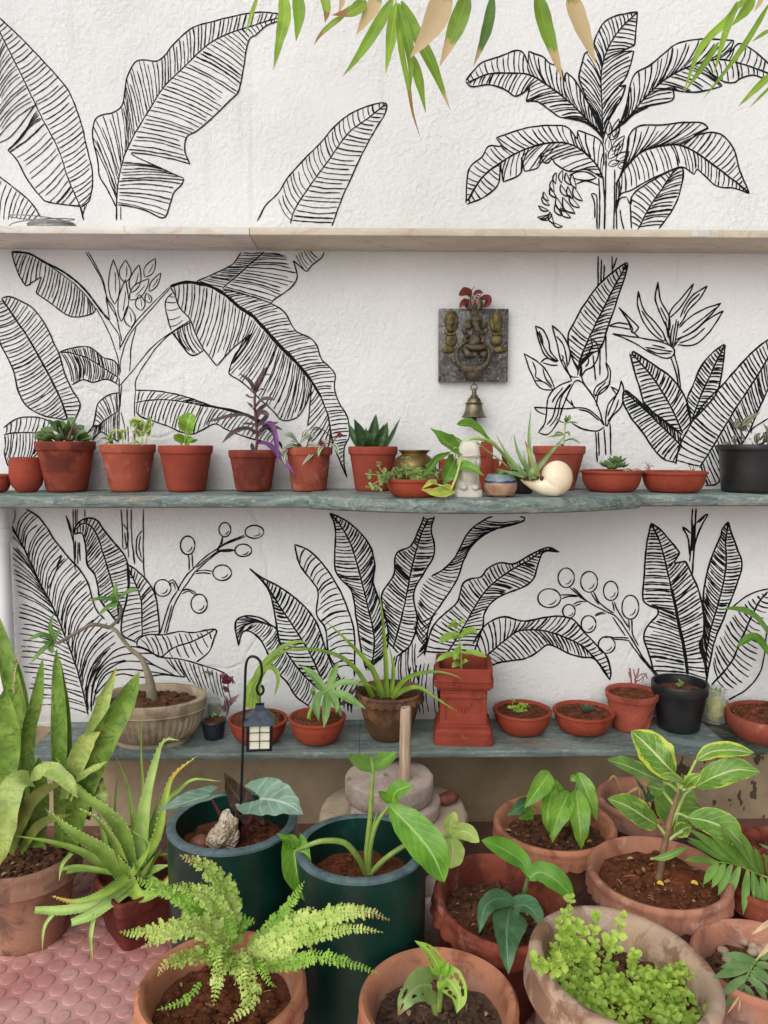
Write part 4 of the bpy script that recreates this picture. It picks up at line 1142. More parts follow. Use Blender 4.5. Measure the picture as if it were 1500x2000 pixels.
# purple heart
g = shelf_geo(439, 535, 879, 460, 528, Z2, YB)
t = simple_pot('potted_purple_heart', 'tall plant with dark purple strap leaves in a red clay pot', g, RED, group=GP, seed=4)
stem(t, pp(pl([(710, 1530), (722, 1420), (715, 1300), (705, 1180), (712, 1080), (745, 1010), (780, 950)], E_), YB), [.0042, .0036, .0022], STEM_P)
leaves(t, [([(708, 1090), (670, 1020, -.01), (598, 962, -.02)], 17), ([(720, 1060), (750, 990), (792, 912, -.01)], 20), ([(748, 1010), (785, 975, -.02), (818, 972, -.03)], 13, dict(mat=L_PURPV)), ([(715, 1080), (725, 1020, -.03), (740, 975, -.04)], 18), ([(706, 1135), (670, 1130, -.02), (638, 1105, -.03)], 15), ([(712, 1100), (750, 1075, -.02), (782, 1080, -.03)], 13), ([(710, 1200), (770, 1145, -.02), (850, 1148, -.04)], 24), ([(708, 1225), (690, 1200, -.02), (650, 1162, -.03)], 15), ([(715, 1260), (750, 1210), (800, 1170, .01)], 20), ([(718, 1290), (760, 1240, -.02), (806, 1260, -.03)], 28), ([(716, 1300), (650, 1255, -.02), (540, 1260, -.04), (355, 1308, -.05)], 19), ([(716, 1320), (660, 1315, -.02), (618, 1310, -.02)], 14), ([(720, 1330), (770, 1290), (806, 1235, .01)], 22), ([(720, 1385), (650, 1350, -.02), (560, 1375, -.05), (475, 1450, -.06)], 24), ([(730, 1400), (780, 1340), (875, 1300, .01)], 22), ([(735, 1360), (810, 1330, -.01), (905, 1358, -.01)], 18), ([(745, 1330), (810, 1310, -.04), (850, 1400, -.07), (868, 1560, -.08)], 21, dict(mat=L_PURPV)), ([(725, 1450), (800, 1460, -.03), (880, 1540, -.07), (988, 1672, -.08)], 22, dict(mat=L_PURPV)), ([(850, 1480, -.05), (864, 1540, -.06), (865, 1612, -.06)], 9), ([(700, 1505), (690, 1480), (684, 1443)], 14)], YB, E_, L_PURP, 'strap', nrm=(0, -.7, .7), fold=.35)
# zebrina
g = shelf_geo(563, 653, 873, 569, 637, Z2, YB)
t = simple_pot('potted_inch_plant', 'silver striped trailing inch plant spilling over a red clay pot', g, RED, group=GP, seed=5)
leaves(t, [([(1040, 1475), (970, 1465, -.04), (888, 1492, -.06)], 20), ([(935, 1490, -.03), (905, 1540, -.07), (925, 1610, -.08)], 18), ([(1010, 1450), (960, 1400, -.03), (905, 1390, -.04)], 34), ([(1050, 1430), (1060, 1380), (1090, 1348)], 22), ([(1100, 1400), (1060, 1410, -.02), (1020, 1450, -.03)], 22), ([(1160, 1490), (1100, 1530, -.06), (1030, 1606, -.08)], 20), ([(1200, 1465, -.02), (1160, 1490, -.06), (1148, 1548, -.07)], 20), ([(1230, 1455, -.02), (1270, 1470, -.06), (1290, 1535, -.07)], 22), ([(1050, 1480), (1100, 1460, -.03), (1140, 1480, -.05)], 22), ([(1020, 1480), (1000, 1440, -.03), (950, 1440, -.05)], 22), ([(1100, 1370), (1130, 1340), (1190, 1360)], 9, dict(mat=L_PURP)), ([(1080, 1440), (1110, 1400), (1140, 1390)], 16), ([(1130, 1470), (1180, 1440), (1230, 1430)], 18)], YB, E_, L_ZEB, 'lance', nrm=(0, -.75, .65), fold=.2)
for s in ([(1060, 1520), (1080, 1430), (1110, 1360), (1180, 1355), (1230, 1400)], [(1090, 1510), (1180, 1460, -.03), (1240, 1440, -.03), (1290, 1395, -.02)], [(1050, 1510), (980, 1460, -.02), (940, 1490, -.03)], [(1100, 1510), (1180, 1480, -.03), (1200, 1460, -.03)]):
    stem(t, pp(pl(s, E_), YB - .01), .0016, STEM_P)
for x, y in ((1298, 1390), (1168, 1447)):
    mb = MB()
    p = at(E_[0] + x / E_[2], E_[1] + y / E_[2], YB - .03)
    for k in range(4):
        blob(mb, p + V((.004 * math.cos(k * 1.6), 0, .004 * math.sin(k * 1.6))), (.0045, .004, .0045), 1, .2, 2, k)
    mb.build('flower_bud', plain('dark_red_bud', srgb(120, 30, 50), .5), t)
# hahnii
g = shelf_geo(678, 775, 872, 694, 763, Z2, YB - .01)
t = simple_pot('potted_snake_plant', 'dwarf snake plant rosette of dark broad leaves in a red clay pot', g, RED, group=GP, seed=6)
leaves(t, [([(180, 1215), (165, 1120, -.02), (112, 990, -.04)], 46), ([(240, 1215, .02), (250, 1090, .03), (266, 957, .03)], 44), ([(225, 1220, -.02), (215, 1140, -.05), (190, 1055, -.06)], 44), ([(290, 1215), (320, 1110, -.02), (345, 1012, -.03)], 42), ([(265, 1215), (290, 1120, .0), (322, 1030, .01)], 30), ([(170, 1215), (120, 1130, .0), (68, 1015, .01)], 28), ([(320, 1210, .01), (375, 1110, .02), (435, 985, .02)], 15), ([(265, 1220, -.03), (300, 1150, -.05), (330, 1075, -.05)], 30)], YB - .01, M6, L_HAHN, 'ovate', nrm=(0, -1, .1), cup=.45, thick=.1)
# brass pot
c, rt, rb, h = shelf_geo(781, 844, 879, 786, 832, Z2, 2.06)
k = mpp(c)
t = thing('brass_pot', 'round brass water pot with a flared neck behind the sprouting bowl', 'pot', c)
mb = MB()
pr = [(.001, .004), (33 * k, .03)] + [(r * k, h - d * k) for r, d in ((22, 8), (24, 6), (30, 0.6), (31, 0), (31.5, .8), (28, 3.5), (25, 7), (25, 9), (30, 12), (38, 20), (42, 27), (42.8, 30), (42, 33.5), (42.6, 35), (42.4, 37), (41, 44), (36, 58), (29, 70), (24, 77))] + [(23 * k, 0), (.001, 0)]
lathe(mb, c, pr, 56)
BRASS = plain('tarnished_brass', srgb(128, 108, 68), .42, .8, .4, 22, .15)
mb.build('body', BRASS, t, angle=50)
# sprouting bowl
g = shelf_geo(755, 866, 934, 775, 843, Z2, 1.875)
t = simple_pot('bowl_of_sprouts', 'shallow clay bowl of small round leaved sprouts trailing over its left rim', g, RED2, 'bowl', .86, SOIL, group=GB, seed=7)
def sprig(parent, pts, n, r, mat, smat, rnd, sr=.0011, name='sprig', size=(.8, 1.2), nn=(0, -.6, .8), prof='round', tl=2.0):
    mb = MB()
    poly = spline(pts, 6)
    L = arcs(poly)
    tube(mb, poly, [sr, sr * .6], 5)
    mb.cur = 1
    a0 = rnd.random() * 3
    for i in range(n):
        u = (i + .6) / n
        p = along(poly, L, u)
        tdir = (along(poly, L, min(1, u + .05)) - along(poly, L, max(0, u - .05))).normalized()
        s = tdir.cross(V((math.cos(a0 + i * 1.57), math.sin(a0 + i * 1.57), .2))).normalized()
        for q in (1, -1):
            rr = r * rnd.uniform(*size)
            d = (s * q + tdir * .35 + V((0, 0, .1))).normalized()
            b = p + d * rr * .15
            leaf(mb, [b, b + d * rr * tl * .5 + V((0, 0, rr * .2)), b + d * rr * tl], rr * .85, prof, nrm=(nn[0] + rnd.uniform(-.4, .4), nn[1] + rnd.uniform(-.4, .4), nn[2]), cup=.15, nu=5, nv=4)
    # a tuft at the tip
    p = poly[-1]
    for q in range(3):
        a = q * 2.1 + a0
        d = V((math.cos(a), math.sin(a), .7)).normalized()
        leaf(mb, [p, p + d * r * .8, p + d * r * 1.5], r * .55, prof, nrm=nn, nu=4, nv=4)
    return mb.build(name, [smat, mat], parent, angle=0)
rnd = random.Random(8)
c0 = g[0] + V((0, 0, g[3] * .86))
for s in ([(390, 1400), (340, 1380, -.06), (300, 1350, -.07), (285, 1305, -.07)], [(380, 1400), (320, 1390, -.06), (240, 1380, -.08), (200, 1385, -.08)], [(370, 1410), (320, 1410, -.07), (260, 1440, -.09), (210, 1475, -.09)], [(360, 1410), (310, 1420, -.07), (285, 1470, -.08), (265, 1492, -.08)], [(420, 1400), (410, 1370), (400, 1345)], [(480, 1400), (475, 1330), (478, 1270)]):
    sprig(t, pp(pl(s, M6), 1.88), 5, .0055, L_TINY, STEM_L, rnd)
for k in range(22):
    a, d = rnd.random() * 6.28, rnd.random() ** .5 * g[1] * .8
    b = c0 + V((d * math.cos(a), d * math.sin(a), 0))
    up = V((rnd.uniform(-.012, .012), rnd.uniform(-.01, .01), rnd.uniform(.012, .03)))
    if b.x > g[0].x + .02:
        up.z *= 1.4
    sprig(t, [b, b + up * .5 + V((.002, 0, 0)), b + up], 3, .005, L_TINY, STEM_L, rnd)
# white stone figure
def squarish(mb, c, prof, n=32, e=3.2, sy=.85):
    def fn(i, a, r, z):
        k = (abs(math.cos(a)) ** e + abs(math.sin(a)) ** e) ** (-1 / e)
        return r * k, z
    lathe(mb, c, prof, n, .02, 3, fn, sy=sy)
WSTONE = clay('white_soapstone', srgb(206, 202, 190), srgb(226, 222, 214), .3, srgb(160, 150, 132), .45, .6, .2, 0)
p = at(916, 974, 1.86)
c = V((p.x, 1.875, Z2))
k = mpp(c)
t = thing('stone_figurine', 'worn white stone figurine on a square base behind the pothos leaves', 'figurine', c)
mb = MB()
squarish(mb, c, [(.001, 0), (26 * k, 0), (27 * k, 1 * k), (26.5 * k, 13 * k), (25.5 * k, 14 * k), (.001, 14 * k)], e=6)
mb.build('base', WSTONE, t)
mb = MB()
squarish(mb, c, [(.001, 14 * k), (25 * k, 14 * k), (24 * k, 22 * k), (21 * k, 36 * k), (19.5 * k, 55 * k), (19 * k, 72 * k), (20.5 * k, 76 * k), (22 * k, 80 * k), (22 * k, 86 * k), (20 * k, 96 * k), (16 * k, 104 * k), (10 * k, 109 * k), (.001, 111 * k)], e=2.7)
for sx in (-1, 1):
    blob(mb, c + V((sx * 11 * k, -19 * k, 19 * k)), (8 * k, 9 * k, 7 * k), 2, .2, 2, sx + 5)
    blob(mb, c + V((sx * 17 * k, -4 * k, 66 * k)), (7 * k, 9 * k, 18 * k), 2, .2, 2, sx)
blob(mb, c + V((1 * k, -9 * k, 80 * k)), (21 * k, 13 * k, 5 * k), 3, .2, 2, 9)
blob(mb, c + V((3 * k, -16 * k, 40 * k)), (10 * k, 5 * k, 30 * k), 3, .2, 2, 4)
mb.build('body', WSTONE, t)
# red clay ornaments behind
c = V((at(940, 920, 2.07).x, 2.07, Z2))
k = mpp(c)
t = thing('clay_ornament', 'red clay block ornament with a notched tower behind the stone figurine', 'ornament', c)
mb = MB()
x0 = at(858, 900, 2.07).x; x1 = at(973, 900, 2.07).x
box(mb, (x0, 2.05, Z2), (x1, 2.09, at(900, 896, 2.07).z), .003)
mb.build('wall', RED, t)
mb = MB()
xa_, xb_ = at(931, 900, 2.07).x, at(960, 900, 2.07).x
zt_ = at(940, 872, 2.07).z
box(mb, (xa_, 2.046, Z2 + .001), (xb_, 2.086, zt_), .003)
box(mb, (xa_ + .012, 2.05, zt_ - .006), (xb_ - .0005, 2.082, zt_ + .013), .003)
box(mb, (xa_ + .002, 2.044, zt_ - .03), (xa_ + .02, 2.05, zt_ - .012), .002)
mb.build('tower', RED, t)
c = V((at(985, 915, 1.985).x, 1.985, Z2))
k = mpp(c)
t = thing('clay_bottle', 'tiny red clay bottle with a narrow neck behind the glazed cup', 'bottle', c)
mb = MB()
h = at(985, 890, 1.985).z - Z2
lathe(mb, c, [(.001, h - .01), (3 * k, h - .01), (4 * k, h), (6 * k, h), (5.5 * k, h - 3 * k), (4 * k, h - 9 * k), (6 * k, h - 14 * k), (13 * k, h - 24 * k), (15 * k, h - 38 * k), (13 * k, 5 * k), (10 * k, 0), (.001, 0)], 28)
mb.build('bottle', RED, t)
# glazed cup
c, rt, rb, h = shelf_geo(942, 1008, 926, 963, 992, Z2, 1.865)
k = mpp(c)
t = thing('ceramic_cup', 'round brown ceramic cup with a blue glazed shoulder between figurine and shell', 'cup', c)
mb = MB()
lathe(mb, c, [(.001, .02), (20 * k, .02), (25 * k, h - 3 * k), (22 * k, h - .5 * k), (22.5 * k, h + .4 * k), (24 * k, h), (28 * k, h - 6 * k), (31 * k, h - 11 * k), (32.2 * k, h - 14 * k), (32.8 * k, h - 22 * k), (32 * k, h - 30 * k), (27 * k, h - 40 * k), (19 * k, 3 * k), (15 * k, 1.4 * k), (15 * k, 0), (.001, 0)], 48)
def m_glaze():
    m, nt, b = newmat('blue_and_brown_glaze')
    p = pos(nt)
    z = mt(nt, 'ADD', nd(nt, 'SeparateXYZ', {0: p}).outputs[2], mt(nt, 'MULTIPLY', nz(nt, p, 60, 2), .006))
    zz = c.z + h + .003
    br = mix(nt, sstep(nt, nz(nt, p, 60, 5), .3, .7), srgb(134, 100, 80), srgb(176, 138, 112))
    cc = mix(nt, sstep(nt, z, zz - 17 * k, zz - 15 * k), br, srgb(44, 54, 92))
    cc = mix(nt, sstep(nt, z, zz - 12.5 * k, zz - 10.5 * k), cc, mix(nt, nz(nt, p, 90, 4), srgb(76, 96, 104), srgb(140, 160, 158)))
    setc(nt, b, cc, .18)
    return m
mb.build('cup', m_glaze(), t)
soil(t, c, 21 * k, h - 6 * k, SOIL_D, .003, 20, 4)
rnd = random.Random(2)
for q in range(4):
    b = c + V((rnd.uniform(-.02, .02), rnd.uniform(-.015, .015), h - .008))
    add_leaf(t, [b, b + V((rnd.uniform(-.012, .012), 0, .012)), b + V((rnd.uniform(-.024, .024), -.004, .014))], .006, L_POTHG, 'ovate')
# pothos in a small black pot behind
c = V((at(1010, 945, 1.985).x + .012, 1.985, Z2))
t = thing('potted_golden_pothos', 'golden pothos in a small black pot arching its vines over the stone figurine', 'potted plant', c)
mb = MB()
lathe(mb, c, prof_flower(.036, .028, .062, .05, .002), 36)
mb.build('pot', BLACKP, t)
soil(t, c, .031, .052, SOIL_D, .003, 15, 9)
Yp = 1.875
leaves(t, [([(352, 350), (230, 280, -.03), (93, 158, -.05)], 84, dict(lobe=.1, prof='heart')), ([(600, 265, .06), (520, 190, .05), (430, 130, .04), (318, 130, .03)], 46, dict(mat=L_POTHG, prof='spoon', cup=.5)), ([(258, 372, -.02), (150, 430, -.04), (80, 520, -.05), (0, 592, -.06)], 32, dict(mat=L_POTHG, prof='lance', fold=.5)), ([(300, 440), (250, 540, -.03), (195, 660, -.04)], 90, dict(mat=L_POTHG, prof='heart', lobe=.1, nrm=(.3, -1, .1))), ([(345, 470, -.02), (440, 500, -.04), (555, 572, -.05)], 44, dict(prof='heart', lobe=.08)), ([(272, 690, -.05), (160, 720, -.08), (5, 690, -.09)], 58, dict(mat=L_POTHY, prof='heart', lobe=.08, nrm=(0, -.9, .5))), ([(150, 640, -.07), (90, 635, -.09), (15, 685, -.1)], 30, dict(mat=L_POTHY, prof='heart', fold=.4)), ([(290, 700, -.05), (300, 690, -.06), (312, 688, -.06)], 8)], Yp, M7, L_POTH, 'heart', nrm=(0, -.85, .5), cup=.2, wave=.08, nu=18)
for s, r in (([(850, 560, .11), (800, 480, .11), (720, 390, .09), (650, 300, .07), (598, 262, .06)], .0036), ([(840, 560, .11), (770, 450, .09), (690, 350, .06), (600, 275, .03), (500, 250), (420, 260, -.01), (352, 345, -.01)], [.004, .0046, .0026]), ([(830, 570, .11), (720, 460, .09), (600, 370, .07), (470, 280, .03), (360, 345, .0)], .0022), ([(356, 345), (352, 420, -.02), (320, 560, -.04), (268, 690, -.05)], .0028), ([(352, 345), (310, 380, -.01), (300, 440)], .0018), ([(352, 345), (300, 330, -.02), (255, 375, -.02)], .0016), ([(356, 360), (368, 430, -.02), (345, 470, -.02)], .0018), ([(268, 690, -.05), (200, 660, -.07), (150, 645, -.07)], .002)):
    stem(t, pp(pl(s, M7), Yp), r, STEM_L)
# shell planter with aloe
SHELL_M, nt, b_ = newmat('cream_shell')
p_ = pos(nt)
cc = mix(nt, sstep(nt, nz(nt, p_, 14, 5, .6), .4, .75), srgb(238, 226, 200), srgb(222, 196, 150))
cc = mix(nt, mt(nt, 'MULTIPLY', sstep(nt, nz(nt, p_, 24, 6, .7, .8), .6, .75), .6), cc, srgb(190, 130, 80))
setc(nt, b_, cc, .3)
Ys = 1.86
sc_ = at(M7[0] + 1180 / M7[2], M7[1] + 590 / M7[2], Ys)
k = mpp(sc_) / M7[2]
base = V((sc_.x - 40 * k, Ys, Z2))
t = thing('shell_planter', 'cream sea shell planter holding a spiky aloe, coil to the right', 'planter', base)
mb = MB()
blob(mb, sc_ + V((0, 0, 0)), (136 * k, 112 * k, 150 * k), 4)
q = lambda x, z, dy=0: V((sc_.x + (x - 1180) * k, Ys + dy, sc_.z - (z - 590) * k))
tube(mb, spline([q(1215, 640), q(1160, 652), q(1080, 654), q(985, 640), q(915, 620), q(866, 604)], 6), [88 * k, 98 * k, 84 * k, 54 * k, 28 * k, 4 * k], 28)
pts = []
for i in range(40):
    a = i / 39 * 2.4 * 2 * PI
    r = (4 + 18 * i / 39) * k
    d = V((r * math.cos(a) - 32 * k, 0, r * math.sin(a) + 4 * k))
    yy = -105 * k * math.sqrt(max(0, 1 - ((d.x) / (136 * k)) ** 2 - ((d.z - 12 * k) / (136 * k)) ** 2))
    pts.append(sc_ + V((d.x, yy - 1 * k, d.z)))
blob(mb, pts[0], (16 * k, 8 * k, 16 * k), 2)
mb.build('shell', SHELL_M, t)
mb = MB()
for i in range(60):
    rr_ = random.Random(i)
    blob(mb, q(960 + rr_.uniform(-75, 85), 588 + rr_.uniform(-3, 8), rr_.uniform(-.016, .016)), .005, 1, .5, 2, i)
mb.build('soil', SOIL_D, t)
leaves(t, [([(950, 600), (820, 560, -.02), (640, 508, -.03)], 25), ([(1010, 600), (960, 450, -.02), (925, 330, -.02), (900, 248, -.02)], 30, dict(mat=leafmat('browning_aloe_leaf', srgb(158, 166, 96), srgb(130, 146, 80), tip=srgb(176, 120, 80), tip_t=.75, trans=.05))), ([(965, 570), (945, 400, .01), (940, 200, .01), (958, -10, .02)], 21), ([(945, 560), (880, 450), (835, 340), (808, 200)], 21), ([(930, 580), (850, 520, .01), (750, 390, .02), (655, 213, .02)], 22), ([(975, 590), (920, 480, -.02), (885, 355, -.02)], 17), ([(1010, 520, .01), (1090, 420, .01), (1180, 310), (1262, 215)], 22, dict(mat=L_ALOE_G)), ([(920, 590), (800, 545), (690, 530)], 20), ([(960, 600, -.02), (958, 550, -.03), (965, 500, -.03)], 38, dict(prof='blunt')), ([(940, 585), (890, 540), (850, 470)], 18), ([(990, 590), (1000, 520), (990, 450)], 18)], Ys - .005, M7, L_ALOE_G, 'taper', nrm=(0, -.8, .5), cup=.5, thick=.6, nu=18)
# pot behind the shell
g = shelf_geo(1043, 1145, 871, 1062, 1122, Z2, YB)
t = simple_pot('potted_succulent', 'thin stemmed succulent seedling in a red clay pot behind the shell', g, RED, group=GP, seed=8)
stem(t, pp(pl([(1232, 330), (1242, 230), (1255, 120)], M7), YB), [.0035, .0025], STEM_L)
leaves(t, [([(1255, 118), (1205, 100, -.02), (1155, 65, -.02)], 14), ([(1258, 112), (1262, 80, -.02), (1258, 42, -.02)], 20), ([(1262, 112), (1285, 80), (1292, 40)], 18), ([(1262, 118), (1310, 108, -.01), (1370, 118, -.02)], 14), ([(1240, 215), (1180, 225, -.02), (1095, 240, -.03)], 14), ([(1245, 212), (1190, 200), (1150, 240)], 14), ([(1248, 210), (1275, 195, -.01), (1290, 232, -.02)], 15), ([(1238, 275), (1310, 255, -.02), (1387, 293, -.03)], 16), ([(1235, 315), (1210, 298, -.02), (1180, 315, -.02)], 16)], YB, M7, L_SUCC, 'lance', nrm=(0, -.5, .9), thick=.4, cup=.2, nu=10)
# echeveria bowl
g = shelf_geo(1137, 1254, 915, 1158, 1232, Z2, 2.06, 3)
t = simple_pot('bowl_of_echeveria', 'clay bowl of pale green pointed succulent rosettes beside the shell', g, RED2, 'bowl', .93, SOIL, group=GB, seed=9)
c0 = g[0] + V((0, 0, g[3] * .95))
rnd = random.Random(6)
def rosette(parent, c, R_, n, mat, rnd, tilt=.35, w=.3, prof='ovate', thick=.4):
    for k in range(n):
        a = k * 2.4
        f = k / n
        el = .25 + 1.1 * (1 - f)
        d = V((math.cos(a) * math.cos(el), math.sin(a) * math.cos(el), math.sin(el)))
        L = R_ * (.55 + .45 * f)
        nrm = V((-math.cos(a) * math.sin(el), -math.sin(a) * math.sin(el), math.cos(el)))
        add_leaf(parent, [c + d * L * .05, c + d * L * .55, c + d * L + nrm * L * .12], L * w, mat, prof, nrm=nrm, thick=L * w * thick, cup=.25, nu=8, nv=4)
for x, y, R_ in ((555, 1330, .03), (610, 1310, .034), (640, 1335, .026), (585, 1345, .028)):
    p = at(G[0] + x / G[2], G[1] + (y + 25) / G[2], 2.05 - (y - 1310) * .0005)
    rosette(t, V((p.x, p.y, max(p.z, c0.z))), R_, 15, L_SUCC, rnd)
for k in range(4):
    mb = MB()
    blob(mb, c0 + V((.03 + .012 * k, -.02 + .012 * (k % 2), .003)), (.007, .006, .005), 2, .2, 1.5, k)
    mb.build('pebble', STONEP, t)
# bowl with dry sprigs
g = shelf_geo(1256, 1378, 917, 1275, 1358, Z2, 2.06, 3)
t = simple_pot('bowl_of_seedlings', 'clay bowl of bare soil with a few dry twiggy sprigs on the middle shelf', g, RED2, 'bowl', .9, SOIL, group=GB, seed=10)
for s in ([(800, 1375), (795, 1350), (785, 1330)], [(805, 1375), (812, 1350), (830, 1352)], [(797, 1372), (780, 1358)], [(808, 1372), (800, 1345), (810, 1335)], [(1050, 1380), (1045, 1360), (1035, 1345)], [(1055, 1380), (1065, 1355), (1070, 1340)], [(1052, 1380), (1075, 1368)], [(960, 1385), (965, 1370)]):
    stem(t, pp(pl(s, G), 2.06), .0013, TWIG, 'twig')
# black pot at the right end
g = shelf_geo(1408, 1536, 868, 1416, 1520, Z2, 2.06)
t = simple_pot('potted_spiderwort', 'black plastic pot of dull striped leaves at the right end of the middle shelf', g, BLACKP, seed=11, zs=.92, soilm=SOIL_D, band=.12)
leaves(t, [([(1335, 1135), (1390, 1075, -.02), (1455, 1038, -.04)], 20), ([(1330, 1140), (1300, 1110, -.03), (1268, 1078, -.05)], 24), ([(1335, 1130), (1330, 1090, -.03), (1300, 1130, -.06)], 22), ([(1340, 1150), (1370, 1110, -.02), (1400, 1130, -.03)], 18), ([(1310, 1235), (1300, 1200, -.02), (1315, 1165, -.02)], 22), ([(1370, 1230), (1360, 1200, -.02), (1345, 1180, -.03)], 14), ([(1430, 1220), (1435, 1180), (1455, 1155)], 18), ([(1460, 1225), (1480, 1190, -.02), (1470, 1150, -.03)], 24), ([(1410, 1225), (1400, 1200, -.03), (1385, 1190, -.04)], 14), ([(1520, 1230), (1530, 1180), (1560, 1150)], 20), ([(1290, 1235), (1260, 1220), (1230, 1225, -.03)], 14), ([(1500, 1230), (1500, 1150, -.02), (1470, 1100, -.02)], 18)], 2.05, G, L_ZEBD, 'lance', nrm=(0, -.8, .5))
for s in ([(1340, 1240), (1345, 1180), (1335, 1120)], [(1310, 1240), (1312, 1190)], [(1440, 1240), (1435, 1190)], [(1470, 1240), (1475, 1190)], [(1510, 1240), (1505, 1180)]):
    stem(t, pp(pl(s, G), 2.05), .002, STEM_P)

# ================================================================== the plaque on the wall
Q = (840, 550, 7.144)
GOLD = plain('dull_gold', srgb(104, 92, 58), .6, .45, .6, 70, .8)
DB = plain('dark_bronze', srgb(92, 82, 64), .55, .5, .5, 65, .6)
def m_rosso():
    m, nt, b = newmat('purple_veined_marble')
    p = pos(nt)
    c = mix(nt, sstep(nt, nz(nt, p, 26, 6, .65, 1.2), .35, .65), srgb(46, 38, 38), srgb(94, 90, 86))
    v = mt(nt, 'ABSOLUTE', mt(nt, 'SUBTRACT', nz(nt, p, 20, 5, .6, 2), .5))
    c = mix(nt, mt(nt, 'MULTIPLY', mt(nt, 'SUBTRACT', 1.0, sstep(nt, v, 0, .02)), .55), c, srgb(170, 166, 160))
    c = mix(nt, mt(nt, 'MULTIPLY', sstep(nt, nz(nt, p, 60, 4, .7), .58, .68), .7), c, srgb(160, 156, 156))
    setc(nt, b, c, .25)
    return m
yq = WALL_Y - .024
qa = lambda x, y, dy=0.0: at(Q[0] + x / Q[2], Q[1] + y / Q[2], yq + dy)
k = mpp(qa(600, 900)) / Q[2]
bl, tr_ = qa(118, 1395), qa(1098, 378)
t = thing('marble_plaque', 'square purple veined marble wall plaque with a bronze elephant headed knocker', 'plaque', ((bl.x + tr_.x) / 2, WALL_Y, bl.z))
mb = MB()
box(mb, (bl.x, yq, bl.z), (tr_.x, WALL_Y - .0005, tr_.z), .0015)
mb.build('marble_tile', m_rosso(), t)
for sx in (-1, 1):
    mb = MB()
    X = lambda x: 608 + sx * x
    blob(mb, qa(X(310), 560), (100 * k, 50 * k, 155 * k), 3, .12, 2, sx)
    blob(mb, qa(X(325), 530, -.004), (72 * k, 70 * k, 130 * k), 3, .15, 3, 3, oct2=.1)
    blob(mb, qa(X(330), 650, -.006), (45 * k, 50 * k, 60 * k), 3, .2, 3, 4)
    blob(mb, qa(X(315), 820), (85 * k, 50 * k, 90 * k), 3, .15, 3, 5, oct2=.1)
    blob(mb, qa(X(360), 950), (95 * k, 45 * k, 55 * k), 3, .15, 3, 6)
    tube(mb, spline([qa(X(250), 720, -.004), qa(X(330), 735, -.008), qa(X(400), 715, -.004)], 5), 16 * k, 8)
    mb.build('side_ornament', GOLD, t)
mb = MB()
blob(mb, qa(640, 545, -.012), (85 * k, 75 * k, 85 * k), 3, .1, 2, 1)
lathe(mb, qa(640, 560, -.014), [(.001, 0), (80 * k, 5 * k), (85 * k, 20 * k), (66 * k, 60 * k), (70 * k, 70 * k), (40 * k, 100 * k), (.001, 120 * k)], 20)
for sx in (-1, 1):
    blob(mb, qa(640 + sx * 110, 600, -.006), (55 * k, 16 * k, 70 * k), 2, .2, 2, sx, Matrix.Rotation(sx * .5, 3, 'Y'))
tube(mb, spline([qa(640, 560, -.02), qa(650, 640, -.03), qa(690, 700, -.032), qa(735, 735, -.03)], 6), [52 * k, 44 * k, 30 * k, 14 * k], 12)
blob(mb, qa(615, 840, -.014), (95 * k, 75 * k, 110 * k), 3, .12, 2, 2)
for sx in (-1, 1):
    tube(mb, spline([qa(615 + sx * 70, 750, -.01), qa(615 + sx * 130, 790, -.02), qa(615 + sx * 105, 850, -.026)], 5), [34 * k, 28 * k, 22 * k], 10)
    blob(mb, qa(625 + sx * 145, 690, -.006), (35 * k, 30 * k, 60 * k), 2, .25, 2, sx + 8, Matrix.Rotation(sx * .6, 3, 'Y'))
tube(mb, spline([qa(500, 900, -.014), qa(600, 920, -.026), qa(700, 915, -.026), qa(790, 910, -.016)], 5), [40 * k, 46 * k, 42 * k, 34 * k], 10)
tube(mb, spline([qa(480, 930, -.012), qa(540, 1020, -.02), qa(640, 1020, -.02)], 5), [46 * k, 50 * k, 36 * k], 10)
blob(mb, qa(745, 1010, -.012), (58 * k, 50 * k, 60 * k), 2, .2, 2, 7)
# the ring
n = 40
vs, fs = [], []
cz = qa(595, 1030, -.012)
for i in range(n):
    a = 2 * PI * i / n
    low = max(0, -math.sin(a))
    rr_ = 232 * k
    th = (26 + 30 * low ** 2) * k
    cc_ = cz + V((rr_ * math.cos(a), -.004, rr_ * math.sin(a) * .86))
    for j in range(10):
        b2 = 2 * PI * j / 10
        vs.append(cc_ + V((math.cos(a) * th * math.cos(b2), math.sin(b2) * min(th, 30 * k), math.sin(a) * th * math.cos(b2))))
for i in range(n):
    for j in range(10):
        fs.append((i * 10 + j, i * 10 + (j + 1) % 10, (i + 1) % n * 10 + (j + 1) % 10, (i + 1) % n * 10 + j))
mb.add(vs, fs)
lathe(mb, qa(620, 1400, -.014), [(.001, 0), (16 * k, 6 * k), (70 * k, 40 * k), (120 * k, 75 * k), (128 * k, 90 * k), (110 * k, 100 * k), (120 * k, 130 * k), (60 * k, 160 * k), (.001, 165 * k)], 28, sy=.5)
lathe(mb, qa(625, 460, -.006), [(.001, 0), (60 * k, 0), (55 * k, 40 * k), (80 * k, 70 * k), (92 * k, 120 * k), (85 * k, 120 * k), (.001, 60 * k)], 20, sy=.6)
for j in range(5):
    a = j / 4 * PI
    xx = math.cos(a)
    tube(mb, spline([qa(625 - 70 * xx, 380, -.006 - .008 * math.sin(a)), qa(625 - 95 * xx, 320, -.006 - .01 * math.sin(a)), qa(625 - 90 * xx, 235, -.006 - .01 * math.sin(a))], 5), [26 * k, 28 * k, 4 * k], 8)
mb.build('knocker', DB, t)
